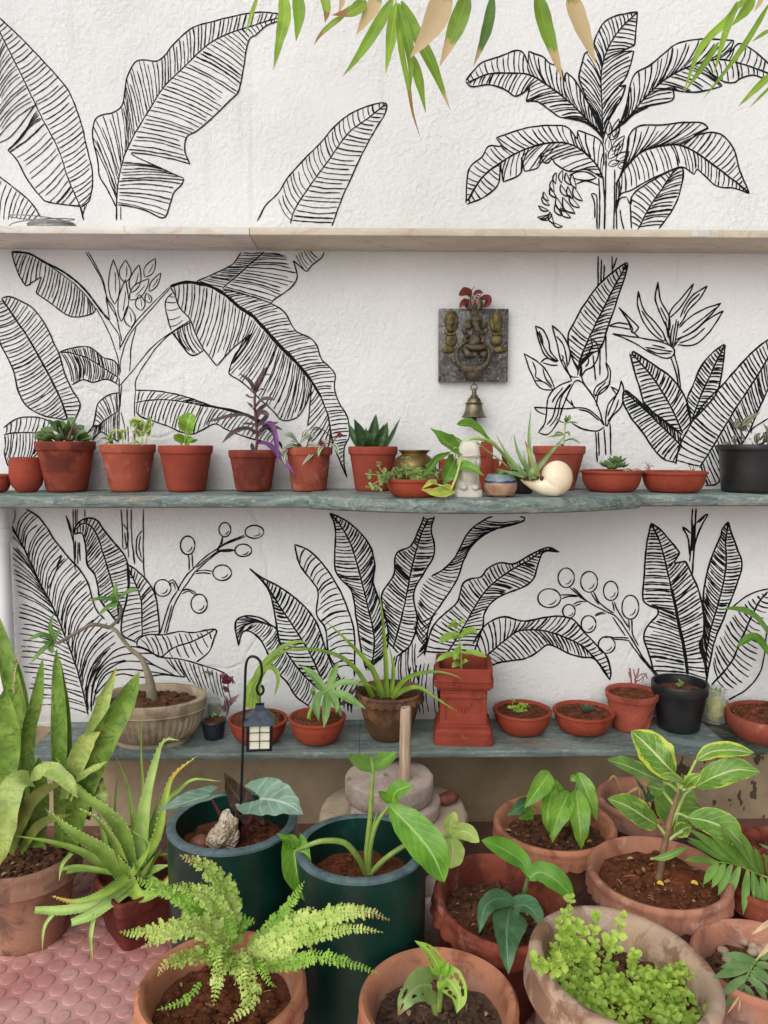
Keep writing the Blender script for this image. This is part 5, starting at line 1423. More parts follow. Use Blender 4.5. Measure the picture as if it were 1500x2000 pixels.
# flower
p0 = qa(610, 250, -.008)
t = thing('red_flower', 'wilting dark red flower stuck in the bronze holder above the plaque', 'flower', p0)
PETAL = leafmat('dark_red_petal', srgb(122, 20, 38), srgb(84, 10, 24), trans=.15, gloss=.45)
PETALW = leafmat('pink_petal', srgb(226, 180, 178), srgb(196, 120, 130), trans=.3)
leaves(t, [([(580, 200), (500, 150, -.01), (400, 195, -.015)], 62), ([(530, 260), (470, 290, -.01), (412, 370, -.012)], 40), ([(520, 300), (505, 340), (530, 370)], 30), ([(600, 190), (660, 150), (740, 165, -.01)], 34), ([(690, 230), (800, 240, -.015), (800, 310, -.02), (740, 365, -.015)], 50)], yq - .006, Q, PETAL, 'ellip', name='petal', nrm=(0, -1, .2), cup=.4)
leaves(t, [([(590, 230), (580, 260), (560, 330)], 40), ([(640, 230), (655, 270), (650, 340)], 50)], yq - .004, Q, PETALW, 'ellip', name='petal', nrm=(0, -1, .2), cup=.4)
mb = MB()
rnd = random.Random(3)
for q in range(26):
    blob(mb, qa(640 + rnd.uniform(-80, 80), 205 + rnd.uniform(-25, 30), -.012 + rnd.uniform(-.004, .004)), 9 * k, 1, .3, 2, q)
mb.build('stamens', PETAL, t)
stem(t, [qa(590, 190, -.008), qa(580, 130, -.01), qa(620, 65, -.012)], 5 * k, STEM_B)
# bell
bq = qa(612, 1900, -.014)
t = thing('bell', 'small tarnished brass bell hanging below the marble plaque', 'bell', bq)
PAT = plain('green_grey_brass', srgb(112, 106, 84), .42, .7, .4, 40, .3)
Z = lambda y: qa(612, y, -.014).z - bq.z
mb = MB()
lathe(mb, bq, [(.001, Z(1760)), (90 * k, Z(1780)), (150 * k, Z(1880)), (165 * k, Z(1898)), (176 * k, Z(1890)), (172 * k, Z(1882)), (150 * k, Z(1862)), (122 * k, Z(1790)), (112 * k, Z(1720)), (108 * k, Z(1712)), (130 * k, Z(1706)), (132 * k, Z(1701)), (128 * k, Z(1696)), (100 * k, Z(1690)), (96 * k, Z(1660)), (76 * k, Z(1625)), (60 * k, Z(1612)), (52 * k, Z(1608)), (54 * k, Z(1586)), (34 * k, Z(1582)), (30 * k, Z(1530)), (26 * k, Z(1500)), (12 * k, Z(1488)), (.001, Z(1485))], 40)
dm_ = mb.build('dome', PAT, t)
mb = MB()
tube(mb, [qa(612, 1880, -.014), qa(612, 1950, -.014)], [30 * k, 40 * k, 42 * k, 36 * k], 14)
mb.build('clapper', BLACKP, dm_)
mb = MB()
cz = qa(614, 1478, -.014)
tube(mb, [cz + V((44 * k * math.cos(a), 0, 48 * k * math.sin(a))) for a in [2 * PI * i / 24 for i in range(25)]], 7 * k, 8)
tube(mb, [qa(620, 1390, -.014), qa(618, 1440, -.014)], 9 * k, 8)
mb.build('ring', DB, t)
# ================================================================== the low shelf
GL = 'round clay bowls along the low shelf'
def low_geo(x0, x1, yc, bx0, bx1, yb):
    cx, bx = (x0 + x1) / 2, (bx0 + bx1) / 2
    f = atz(bx, yb, Z3)
    rb = (bx1 - bx0) / 2 * mpp(f)
    Yc = f.y + rb
    Yc = min(Yc, WALL_Y - .006 - (x1 - x0) / 2 * mpp(at(cx, yc, Yc)))
    p = at(cx, yc, Yc)
    return V((at(bx, yb - 12, Yc).x, Yc, Z3)), (x1 - x0) / 2 * mpp(p), rb, p.z - Z3
L_ADEN = leafmat('desert_rose_leaf', srgb(98, 138, 70), srgb(62, 100, 46), vein=srgb(160, 186, 120), gloss=.35)
L_STRAP = leafmat('green_strap_leaf', srgb(132, 160, 62), srgb(94, 126, 40), gloss=.35, trans=.25)
L_DRAC = leafmat('soft_green_leaf', srgb(122, 158, 88), srgb(86, 124, 62), vein=srgb(150, 180, 110), gloss=.35, trans=.25)
L_BASIL = leafmat('basil_leaf', srgb(142, 178, 72), srgb(108, 148, 48), vein=srgb(170, 196, 100), nlat=5, trans=.35)
L_MAG = leafmat('magenta_leaf', srgb(128, 40, 92), srgb(88, 22, 62), gloss=.4, trans=.15)
L_MAGS = leafmat('purple_striped_leaf', srgb(96, 46, 82), srgb(70, 36, 58), stripe=srgb(176, 160, 170), trans=.15)
L_HAW = leafmat('dark_blue_green_leaf', srgb(84, 106, 88), srgb(54, 76, 64), trans=0, spot=srgb(170, 190, 170), spot_t=.68, spot_s=(20, 5))
L5 = (390, 1270, 5.0)
# oval planter with the desert rose
f = atz(298, 1461, Z3)
Yc = f.y + .062
k = mpp(V((f.x, Yc, Z3)))
c = V((at(299, 1450, Yc).x, Yc, Z3))
h = at(299, 1358, Yc).z - Z3
rt = 106 * k
t = potted('potted_desert_rose', 'leaning bare stemmed desert rose in an oval fluted stone coloured bowl', 'potted plant', c)
mb = MB()
def flute(i, a, r, z):
    if 0.012 < z < h * .72 and i > 5:
        r *= 1 + .018 * math.sin(a * 46) * min(1, (h * .72 - z) / .01)
    return r, z
lathe(mb, c, [(.001, h * .74), (rt * .86, h * .74), (rt * .885, h * .98), (rt * .9, h), (rt * .98, h), (rt, h * .98), (rt * .985, h * .83), (rt * .965, h * .76), (rt * .985, h * .745), (rt * .96, h * .72), (rt * .93, h * .6), (rt * .88, h * .42), (rt * .8, h * .25), (rt * .72, h * .12), (rt * .67, .012), (rt * .68, .009), (rt * .67, 0), (.001, 0)], 184, .006, 2, flute, sy=.74)
mb.build('pot', STONEP, t, angle=50)
soil(t, c, rt * .865, h * .8, SOIL_D, .012, 110, 3, 1, .74, .011, .02)
tk_ = stem(t, pp(pl([(970, 1320), (965, 1250), (945, 1140), (900, 1030), (830, 970), (775, 900), (735, 850), (700, 832)], H_), Yc - .005), [.018, .013, .0072, .0055, .005, .0046], plain('pale_bark', srgb(142, 132, 112), .75, 0, .25, 30, .5), 'trunk', 12)
BARK = plain('grey_bark', srgb(120, 112, 98), .75, 0, .25, 40, .4)
stem(tk_, pp(pl([(702, 835), (590, 815, -.01), (480, 870, -.02), (372, 930, -.03), (348, 915, -.03)], H_), Yc - .005), [.0055, .0048, .004], BARK, 'branch')
stem(tk_, pp(pl([(700, 832), (755, 780), (772, 715), (745, 660)], H_), Yc - .005), [.0048, .004, .0035], BARK, 'branch')
leaves(t, [([(745, 655), (735, 610), (742, 545)], 18), ([(748, 660), (810, 610, -.02), (888, 588, -.02)], 24), ([(742, 662), (650, 648, -.02), (562, 665, -.03)], 18), ([(742, 668), (680, 710, -.02), (625, 758, -.03)], 18), ([(745, 668), (730, 695, -.02), (710, 725, -.03)], 16), ([(745, 655), (770, 640), (800, 640, .02)], 16), ([(740, 655), (715, 635), (690, 628)], 12),
    ([(345, 915), (322, 830), (345, 738, -.01)], 16), ([(345, 915), (270, 880, -.02), (178, 912, -.03)], 22), ([(345, 918), (270, 980, -.02), (195, 1060, -.03)], 20), ([(348, 920), (325, 960, -.02), (335, 1000, -.03)], 20), ([(350, 912), (370, 870), (390, 830)], 14), ([(345, 918), (300, 925, -.03), (250, 925, -.04)], 14)], Yc - .01, H_, L_ADEN, 'strap', nrm=(0, -.6, .8), fold=.2)
# bottle with a cutting
f = atz(419, 1412, Z3)
c = V((at(420, 1405, f.y + .03).x, f.y + .032, Z3))
k = mpp(c)
GLASS, nt, b_ = newmat('clear_plastic')
setc(nt, b_, (.95, .97, .96), .04)
b_.inputs['Transmission Weight'].default_value = .92
b_.inputs['IOR'].default_value = 1.12
t = thing('plastic_bottle', 'clear plastic bottle of cloudy water with a cutting behind the tiny black pot', 'bottle', c)
h = at(420, 1314, c.y).z - Z3
mb = MB()
lathe(mb, c, [(.0005, .003), (16 * k, .004), (16.4 * k, h * .42), (12.6 * k, h * .55), (12.6 * k, h), (14 * k, h), (14 * k, h * .56), (18 * k, h * .42), (18 * k, .006), (16 * k, 0), (.0005, 0)], 32)
mb.build('bottle', GLASS, t)
mb = MB()
lathe(mb, c, [(.0005, .005), (15.8 * k, .006), (16 * k, h * .38), (.0005, h * .38)], 28)
mb.build('water', plain('cloudy_water', srgb(176, 180, 150), .2, 0, .1, 20, 0), t)
stem(t, [c + V((.004, 0, h * .2)), c + V((-.006, 0, h * .6)), c + V((.012, -.004, h * 1.0)), c + V((.03, -.01, h * 1.08))], .0018, STEM_P)
add_leaf(t, pp(pl([(140, 250), (80, 215, -.02), (10, 228, -.03)], L5), c.y - .005), .005, L_ZEBD, 'lance')
# tiny black pot with striped purple plant
g = low_geo(393, 442, 1405, 399, 437, 1448)
t = simple_pot('potted_purple_inch_plant', 'tiny black pot with a purple striped inch plant beside the oval bowl', g, NAVYP, zs=.9, soilm=SOIL, seed=21, band=.14)
leaves(t, [([(265, 290), (235, 250, -.01), (215, 225)], 36), ([(270, 330), (255, 290, -.02), (250, 240, -.03)], 44, dict(prof='ovate')), ([(285, 300), (305, 280, -.01), (333, 252, -.01)], 34), ([(280, 310), (320, 300, -.02), (320, 335, -.03)], 26), ([(275, 390), (245, 370, -.02), (222, 335, -.02)], 30), ([(275, 410), (260, 395, -.02), (240, 415, -.03)], 26), ([(285, 550), (265, 490, -.02), (260, 440, -.02)], 36, dict(mat=L_MAGS)), ([(300, 520), (345, 470, -.01), (388, 428, -.01)], 26, dict(mat=L_MAGS)), ([(265, 580), (215, 560, -.02), (168, 572, -.03)], 30, dict(mat=L_MAGS)), ([(300, 520), (330, 505, -.02), (370, 495, -.02)], 18, dict(mat=L_MAGS)), ([(120, 655), (140, 625, -.01), (165, 640, -.02)], 18, dict(mat=L_DRAC)), ([(190, 650), (220, 620), (255, 645)], 14, dict(mat=L_DRAC))], g[0].y - .01, L5, L_MAG, 'ovate', nrm=(0, -.8, .5))
for s in ([(170, 690), (262, 640, -.01), (285, 560), (300, 480), (280, 380), (275, 310), (265, 240)], [(262, 640), (270, 590), (280, 540)], [(300, 520), (320, 500)]):
    stem(t, pp(pl(s, L5), g[0].y - .01), .0017, STEM_P)
# bowl with arching strap leaves
g = low_geo(446, 559, 1402, 478, 532, 1457)
t = simple_pot('bowl_of_amaryllis', 'clay bowl heaped with red soil and arching strap leaves behind the lantern', g, RED2, 'bowl', .92, None, group=GL, seed=22)
soil(t, g[0], g[1] * .9, g[3] * .9, SOIL, .008, 140, 5, cs=.007, dome=.02)
Yb = g[0].y
leaves(t, [([(322, 1285), (326, 1180), (390, 1085), (470, 1042, -.02), (512, 1110, -.05), (486, 1225, -.06)], 17), ([(362, 1290), (376, 1100), (470, 970, .01), (570, 903, .02), (650, 885, .01), (708, 902, .0)], 19), ([(392, 1290), (395, 1150), (440, 1040), (540, 950, .02), (640, 900, .03)], 14), ([(335, 1290), (345, 1220), (365, 1150)], 12)], Yb - .01, I_, L_STRAP, 'strap', nrm=(0, -.75, .6), fold=.25, nu=22)
# bowl with a rosette
g = low_geo(566, 675, 1398, 592, 648, 1457)
t = simple_pot('bowl_of_dracaena', 'clay bowl with one rosette of soft green blades right of the lantern', g, RED2, 'bowl', .9, SOIL, group=GL, seed=23, crumbs=90)
Yb = g[0].y
stem(t, pp(pl([(1072, 700), (1072, 630), (1110, 540), (1180, 440), (1238, 395)], L5), Yb - .01), [.006, .005, .004], STEM_G)
leaves(t, [([(1236, 395), (1110, 250, .01), (984, 146, .02)], 42), ([(1245, 390), (1300, 260, .01), (1352, 112, .01)], 40), ([(1250, 390), (1380, 320, -.01), (1500, 320, -.02), (1610, 350, -.04)], 34), ([(1250, 395), (1400, 440, -.03), (1500, 500, -.05), (1625, 575, -.07)], 44), ([(1245, 395), (1310, 480, -.03), (1340, 560, -.05), (1330, 615, -.05)], 42), ([(1240, 400), (1240, 520, -.04), (1230, 650, -.07), (1210, 762, -.08)], 44), ([(1230, 398), (1160, 450, -.02), (1140, 560, -.04), (1165, 695, -.05)], 42), ([(1120, 440), (1105, 400, -.01), (1110, 345, -.01)], 28), ([(1150, 500), (1125, 480), (1120, 455)], 14), ([(1300, 500, .02), (1350, 560), (1385, 655)], 24), ([(1235, 395), (1190, 380, .02), (1120, 330, .04)], 26), ([(1250, 390), (1320, 340, .02), (1400, 300, .04)], 28)], Yb - .01, L5, L_DRAC, 'lance', nrm=(0, -.7, .7), fold=.3)
leaves(t, [([(1330, 540, .03), (1430, 500, .04), (1500, 370, .05)], 22)], Yb, L5, L_PURP, 'lance')
# brown scalloped pot
def prof_clay(rt, rb, h, zs, rim=.05, rth=.016):
    ri = lambda z: rb + (rt - rth - rb) * (z / h) ** .9 - .004
    ro = lambda z: rb + (rt - rth * .8 - rb) * (z / (h - rim)) ** .85
    return [(.001, zs), (ri(zs), zs), (ri(h - rim * .5), h - rim * .5), (rt - rth, h - rim * .18), (rt - rth * .75, h - .001), (rt - rth * .35, h + .001), (rt - .001, h - rim * .1), (rt, h - rim * .24), (rt - .002, h - rim * .36), (rt - .0005, h - rim * .5), (rt + .0015, h - rim * .8), (rt + .0025, h - rim), (rt - rth * .5, h - rim * 1.04), (ro(h - rim), h - rim * 1.1), (ro((h - rim) * .6), (h - rim) * .6), (ro((h - rim) * .25), (h - rim) * .25), (rb, .006), (rb - .005, 0), (.001, 0)]
def scallop(n, amp, dz=.004):
    def fn(i, a, r, z):
        if i in (10, 11):
            s = .5 + .5 * math.cos(a * n)
            s = 1 - (1 - s) ** 2
            return r - amp * (1 - s) * .8, z + dz * (1 - s)
        return r, z
    return fn
g = low_geo(694, 828, 1347, 722, 799, 1453)
c, rt, rb, h = g
t = potted('potted_spider_lily', 'brown scalloped clay pot with long arching narrow leaves on the low shelf', 'potted plant', c)
mb = MB()
lathe(mb, c, prof_clay(rt, rb, h, h * .8, .026, .012), 144, .008, 4, scallop(24, .005, .004))
po_ = mb.build('pot', BROWN, t, angle=50)
soil(t, c, rt * .8, h * .8, SOIL, .006, 60, 6)
mb = MB()
p = at(759, 1440, c.y - rb * 1.02)
blob(mb, V((p.x, c.y - rb * 1.04, p.z)), (.0065, .004, .005), 2, .2)
mb.build('drain_hole', BLACKP, po_)
leaves(t, [([(1088, 1225), (1010, 1090, -.01), (900, 985, -.02), (750, 938, -.03), (600, 935, -.04), (450, 985, -.05), (348, 1046, -.05)], 16), ([(1150, 1225), (1080, 1050), (950, 900, .0), (788, 748)], 19), ([(1172, 1225), (1166, 1000), (1148, 750), (1122, 548)], 17), ([(1196, 1225), (1214, 1060), (1185, 898)], 15), ([(1202, 1225), (1280, 1125, -.02), (1380, 1080, -.05), (1500, 1072, -.07), (1608, 1100, -.09), (1640, 1130, -.09)], 18), ([(1210, 1228), (1290, 1180, -.03), (1370, 1168, -.05), (1470, 1230, -.08), (1600, 1310, -.1)], 19), ([(1125, 1190), (1060, 1150, -.02), (962, 1140, -.04)], 11), ([(1125, 1215), (1118, 1170), (1130, 1135)], 12)], c.y - .005, I_, L_STRAP, 'taper', nrm=(0, -.75, .6), fold=.2, cup=.4, thick=.25, nu=24)
# square pedestal planter
Sq = (830, 1180, 6.665)
f = atz(911, 1458, Z3)
hw = 390 / 6.665 * mpp(f)
u_ = hw / 390
c = V((at(911, 1450, f.y).x, f.y + hw, Z3))
t = potted('pedestal_planter', 'square red clay pedestal planter with moulded shell panel holding a basil seedling', 'planter', c)
rotm = Matrix.Rotation(R(-6), 3, 'Z')
def sqfn(e):
    def fn(i, a, r, z):
        return r * (abs(math.cos(a)) ** e + abs(math.sin(a)) ** e) ** (-1 / e), z + u_ * 5 * noise.noise(V((math.cos(a) * 3, math.sin(a) * 3, z * 20)))
    return fn
zz = lambda y: (1855 - y) * u_ * 1.06
mb = MB()
ztop = zz(895)
lathe(mb, c, [(.001, ztop - .045), (300 * u_, ztop - .045), (318 * u_, ztop - .004), (332 * u_, ztop), (366 * u_, ztop), (374 * u_, ztop - 8 * u_), (366 * u_, zz(1030)), (388 * u_, zz(1038)), (390 * u_, zz(1050)), (376 * u_, zz(1058)), (376 * u_, zz(1096)), (388 * u_, zz(1104)), (380 * u_, zz(1128)), (360 * u_, zz(1135)), (350 * u_, zz(1160)), (312 * u_, zz(1176)), (308 * u_, zz(1320)), (312 * u_, zz(1600)), (332 * u_, zz(1612)), (336 * u_, zz(1655)), (348 * u_, zz(1662)), (372 * u_, zz(1690)), (376 * u_, zz(1748)), (388 * u_, zz(1756)), (394 * u_, zz(1800)), (390 * u_, 0), (.001, 0)], 144, .012, 6, sqfn(16), rotm)
bo_ = mb.build('body', RED, t, angle=35)
fr = lambda x, y, d=0: c + rotm @ V(((x - 540) * u_, -(310 + d) * u_, zz(y)))
mb = MB()
for a, b in (((235, 1215), (850, 1275)), ((235, 1560), (850, 1598))):
    lo, hi = (a[0], max(a[1], b[1])), (b[0], min(a[1], b[1]))
    box(mb, (-300 * u_, -330 * u_, zz(lo[1])), (300 * u_, -306 * u_, zz(hi[1])), 6 * u_, 2, Matrix.Translation(c) @ rotm.to_4x4())
for sx in (-1, 1):
    box(mb, (sx * 265 - 36, -330, 0) and (min(sx * 302, sx * 232) * u_, -328 * u_, zz(1598)), (max(sx * 302, sx * 232) * u_, -306 * u_, zz(1215)), 6 * u_, 2, Matrix.Translation(c) @ rotm.to_4x4())
for q in range(9):
    a = R(-75 + q * 150 / 8)
    r1, r2 = 40, 165 - 50 * abs(math.sin(a))
    tube(mb, [fr(540 + r1 * math.sin(a), 1300 + r1 * math.cos(a), 0), fr(540 + (r1 + r2) / 2 * math.sin(a), 1300 + (r1 + r2) / 2 * math.cos(a), 6), fr(540 + r2 * math.sin(a), 1300 + r2 * math.cos(a), 2)], [10 * u_, 20 * u_, 15 * u_], 8)
blob(mb, fr(530, 1500, 0), 12 * u_, 2)
for y_, d_, st in ((1075, 72, 34), (1635, 28, 30), (1720, 66, 58)):
    x_ = 200 if y_ != 1075 else 180
    while x_ < 885:
        tube(mb, [fr(x_, y_ - 16, d_), fr(x_ + 22, y_ + 16, d_ + 2)], [8 * u_, 9 * u_], 6)
        x_ += st
mb.build('moulding', RED, bo_)
soil(t, c, 330 * u_, ztop - .038, SOIL, .012, 40, 8, .95, .95)
leaves(t, [([(415, 290), (350, 280, -.01), (285, 302, -.02)], 24), ([(415, 280), (370, 250), (328, 238)], 28), ([(418, 290), (385, 240, -.01), (392, 192, -.01)], 32), ([(432, 270), (475, 235, -.01), (528, 195, -.01)], 26), ([(410, 300), (395, 300, -.02), (400, 330, -.03)], 20), ([(445, 440), (360, 410, -.01), (260, 440, -.02), (183, 512, -.03)], 56, dict(prof='ellip')), ([(455, 440), (520, 380, -.01), (610, 340, -.02), (685, 385, -.03)], 54), ([(445, 450), (405, 410, -.02), (392, 348, -.02)], 36), ([(450, 460), (470, 430, -.02), (500, 380, -.02)], 26), ([(455, 555), (410, 630, -.02), (378, 730, -.03)], 44), ([(470, 640), (600, 625, -.02), (700, 650, -.03), (802, 690, -.04)], 40), ([(470, 640), (330, 655, -.02), (230, 690, -.03), (138, 755, -.03)], 40), ([(475, 790), (520, 740, -.02), (565, 735, -.02)], 36), ([(470, 800), (400, 780, -.02), (355, 830, -.03)], 46), ([(475, 860), (430, 870, -.02), (390, 880, -.03)], 26), ([(470, 690), (440, 680, -.02), (410, 720, -.02)], 30), ([(460, 545), (440, 540, -.01), (420, 525, -.01)], 16), ([(462, 545), (480, 530), (498, 510)], 12)], c.y, Sq, L_BASIL, 'ellip', nrm=(0, -.7, .7), fold=.15)
stem(t, pp(pl([(472, 905), (476, 760), (468, 600), (445, 420), (420, 270)], Sq), c.y), [.0026, .0016], STEM_L)
# two bowls with seedlings
g = low_geo(967, 1078, 1384, 988, 1052, 1440)
t = simple_pot('bowl_of_seedlings', 'clay bowl of dark soil with two pale seedlings next to the pedestal planter', g, RED2, 'bowl', .88, SOIL, group=GL, seed=24, crumbs=120)
rnd = random.Random(12)
for s in ([(700, 1310), (690, 1280), (695, 1245)], [(715, 1330), (720, 1310), (712, 1290)], [(760, 1340), (755, 1300), (740, 1270)], [(765, 1340), (768, 1310), (772, 1275)], [(745, 1320), (735, 1300), (722, 1295)]):
    sprig(t, pp(pl(s, J_), g[0].y), 2, .006, L_BASIL, STEM_L, rnd, .0012, prof='ellip', tl=2.4)
g = low_geo(1081, 1197, 1386, 1106, 1172, 1439)
t = simple_pot('bowl_of_haworthia', 'clay bowl of dark soil with a small dark star shaped succulent', g, RED2, 'bowl', .86, SOIL, group=GL, seed=25, crumbs=120)
p = at(J_[0] + 1145 / J_[2], J_[1] + 1305 / J_[2], g[0].y)
rosette(t, V((p.x, p.y, Z3 + g[3] * .88)), .034, 17, L_HAW, rnd, w=.16, prof='taper', thick=.5)
p = at(J_[0] + 1215 / J_[2], J_[1] + 1312 / J_[2], g[0].y)
rosette(t, V((p.x, p.y, Z3 + g[3] * .87)), .016, 8, L_HAW, rnd, w=.16, prof='taper', thick=.5)
# flower pot with bare twigs
g = low_geo(1185, 1286, 1349, 1197, 1267, 1432)
t = simple_pot('potted_cutting', 'red clay flower pot with bare reddish cuttings on the low shelf', g, RED, 'flower', .9, SOIL, seed=26, crumbs=90)
TWR = plain('reddish_twig', srgb(142, 84, 76), .7, 0, .2, 60, .2)
for s, r in (([(352, 1390), (348, 1330), (340, 1265)], .0024), ([(348, 1350), (336, 1310), (332, 1290)], .0016), ([(385, 1390), (380, 1340), (400, 1300), (405, 1265)], .0024), ([(380, 1330), (372, 1300), (368, 1272)], .0018), ([(390, 1340), (420, 1310), (455, 1310), (468, 1340)], .0018), ([(400, 1360), (440, 1330), (462, 1300)], .0016), ([(375, 1385), (395, 1350)], .0022), ([(430, 1320), (440, 1345), (430, 1370)], .0012)):
    stem(t, pp(pl(s, K_), g[0].y), r, TWR, 'twig')
# black nursery pot
g = low_geo(1275, 1383, 1331, 1286, 1364, 1431)
t = simple_pot('nursery_pot', 'black plastic nursery pot of dark soil between clay pot and glass jar', g, BLACKP, 'flower', .82, SOIL_D, seed=27, band=.22, cat='pot')
sprig(t, pp(pl([(700, 1400), (705, 1385), (715, 1370)], K_), g[0].y), 3, .005, L_TINY, STEM_L, rnd)
# glass jar
f = atz(1395, 1419, Z3)
rj = 25 * mpp(f)
c = V((at(1395, 1415, f.y + rj).x, f.y + rj, Z3))
h = at(1397, 1344, c.y).z - Z3
t = thing('glass_jar', 'small glass jar stuffed with yellow plastic beside the black nursery pot', 'jar', c)
mb = MB()
lathe(mb, c, [(.0005, .003), (rj - .0025, .004), (rj - .0025, h * .66), (rj * .72 - .002, h * .84), (rj * .76 - .002, h), (rj * .8, h), (rj * .78, h * .85), (rj, h * .68), (rj, .006), (rj * .9, 0), (.0005, 0)], 36)
mb.build('jar', GLASS, t)
mb = MB()
blob(mb, c + V((0, 0, h * .36)), (rj * .86, rj * .86, h * .34), 3, .25, 2.5, 4, oct2=.12)
YEL, nt, b_ = newmat('yellow_plastic_film')
setc(nt, b_, mix(nt, sstep(nt, nz(nt, pos(nt), 90, 5), .4, .62), srgb(170, 156, 20), srgb(184, 178, 90)), .35)
bump(nt, b_, nz(nt, pos(nt), 160, 5), .8, .006)
mb.build('yellow_film', YEL, t)
for q in range(3):
    b = c + V((-.012 + .012 * q, 0, h * .75))
    add_leaf(t, [b, b + V((0, 0, h * .18)), b + V((-.004 + .004 * q, -.004, h * .32))], .006, L_TINY, 'ovate', nrm=(0, -1, 0))
# wide low pot at the right end
g = low_geo(1421, 1577, 1393, 1430, 1566, 1462)
c, rt, rb, h = g
t = potted('potted_dragon_tree', 'wide low clay pot cut off by the right edge of the low shelf', 'potted plant', c)
mb = MB()
lathe(mb, c, [(.001, h * .86), (rt - .014, h * .86), (rt - .012, h), (rt - .004, h + .001), (rt, h - .004), (rt * .995, h * .5), (rb, .006), (rb - .006, 0), (.001, 0)], 56, .01, 8)
mb.build('pot', TERRA_R, t)
soil(t, c, rt - .013, h * .88, SOIL, .007, 200, 11, cs=.008)
stem(t, [c + V((.01, 0, h * .8)), c + V((.014, 0, h + .05)), c + V((.0, 0, h + .16))], [.012, .01, .008], BARK, 'trunk')
p = c + V((0, 0, h + .16))
Yk = c.y
leaves(t, [([(1480, 1150), (1358, 1010, -.02), (1250, 880, -.04), (1130, 830, -.05), (1005, 828, -.05)], 48)], Yk, K_, L_POTHG, 'lance', nrm=(0, -.6, .8), fold=.3)
for a in (.4, 1.2, 2.0, 5.6, -.1):
    d = V((math.cos(a), math.sin(a) * .4, 0))
    add_leaf(t, [p, p + d * .08 + V((0, 0, .05)), p + d * .17 + V((0, 0, .01))], .014, L_POTHG, 'lance')

# ================================================================== lantern on its hook
IRON = plain('black_iron', (.014, .014, .016), .45, .6, .3, 40, .1)
YL = 1.56
hook = pp(pl([(428, 700), (440, 450), (446, 230), (455, 125), (480, 75), (515, 60), (560, 75), (592, 115), (606, 180), (604, 250), (585, 310), (562, 355), (560, 395), (580, 430), (608, 425), (623, 395), (618, 365), (606, 343)], L5), YL)
t = thing('shepherds_hook', 'thin black iron hook pole standing in the planter and carrying the lantern', 'hook', at(468, 1640, YL))
mb = MB()
tube(mb, spline(pp([(467, 1648), (471, 1560), (475, 1430)], YL) + hook, 5), .0028, 10)
mb.build('pole', IRON, t)
cl = at(507, 1440, YL)
k = mpp(cl) / 5
LM = Matrix.Translation(at(390 + 583 / 5, 1270 + 942 / 5, YL)) @ Matrix.Rotation(R(7), 4, 'Z') @ Matrix.Rotation(R(1.5), 4, 'Y')
t = thing('lantern', 'small black lantern with cream panes hanging from the hook', 'lantern', LM.translation)
hw, hh = 122 * k, 262 * k
mb = MB()
fw_ = 26 * k
for sx in (-1, 1):
    for sy in (-1, 1):
        x0, y0 = sx * (hw - fw_ / 2), sy * (hw - fw_ / 2)
        box(mb, (x0 - fw_ / 2, y0 - fw_ / 2, fw_ * .8), (x0 + fw_ / 2, y0 + fw_ / 2, hh - .0005), .0005, 1, LM)
box(mb, (-hw - .0005, -hw - .0005, 0), (hw + .0005, hw + .0005, fw_ * .8), .0006, 1, LM)
for sy in (-1, 1):
    for z in (hh * .4, hh * .72):
        box(mb, (-hw - 4 * k, sy * (hw + 3 * k) - 3 * k, z - 3 * k), (hw + 4 * k, sy * (hw + 3 * k) + 3 * k, z + 3 * k), 0, 1, LM)
        box(mb, (sy * (hw + 3 * k) - 3 * k, -hw - 4 * k, z - 3.5 * k), (sy * (hw + 3 * k) + 3 * k, hw + 4 * k, z + 2.5 * k), 0, 1, LM)
    box(mb, (-3 * k, sy * (hw - 4 * k) - 3 * k, fw_ * .8), (3 * k, sy * (hw - 4 * k) + 3 * k, hh), 0, 1, LM)
fr_ = mb.build('frame', IRON, t)
mb = MB()
box(mb, (-hw + 10 * k, -hw + 14 * k, fw_ * .85), (hw - 10 * k, hw - 14 * k, hh - .001), 0, 1, LM)
mb.build('pane', plain('cream_pane', srgb(226, 224, 200), .35, 0, .03, 10, 0), fr_)
mb = MB()
e = 150 * k
rf = [(e, hh - 3 * k), (e, hh + 3 * k), (52 * k, hh + 112 * k), (44 * k, hh + 112 * k), (44 * k, hh + 165 * k), (36 * k, hh + 165 * k), (36 * k, hh + 120 * k)]
vs, fs = [], []
for r, z in rf:
    for sx, sy in ((-1, -1), (1, -1), (1, 1), (-1, 1)):
        vs.append(LM @ V((sx * r, sy * r, z)))
for i in range(len(rf) - 1):
    for j in range(4):
        fs.append((i * 4 + j, i * 4 + (j + 1) % 4, (i + 1) * 4 + (j + 1) % 4, (i + 1) * 4 + j))
fs.append((3, 2, 1, 0))
fs.append(tuple((len(rf) - 1) * 4 + j for j in range(4)))
mb.add(vs, fs)
mb.build('roof', plain('blue_black_metal', srgb(64, 72, 84), .35, .5, .3, 50, .15), t, angle=20)
mb = MB()
tube(mb, spline([LM @ V((0, 0, hh + 115 * k)), LM @ V((2 * k, 0, hh + 200 * k)), LM @ V((4 * k, 0, hh + 255 * k)), LM @ V((16 * k, 0, hh + 275 * k))], 5), 6 * k, 8)
mb.build('hanger', IRON, t)
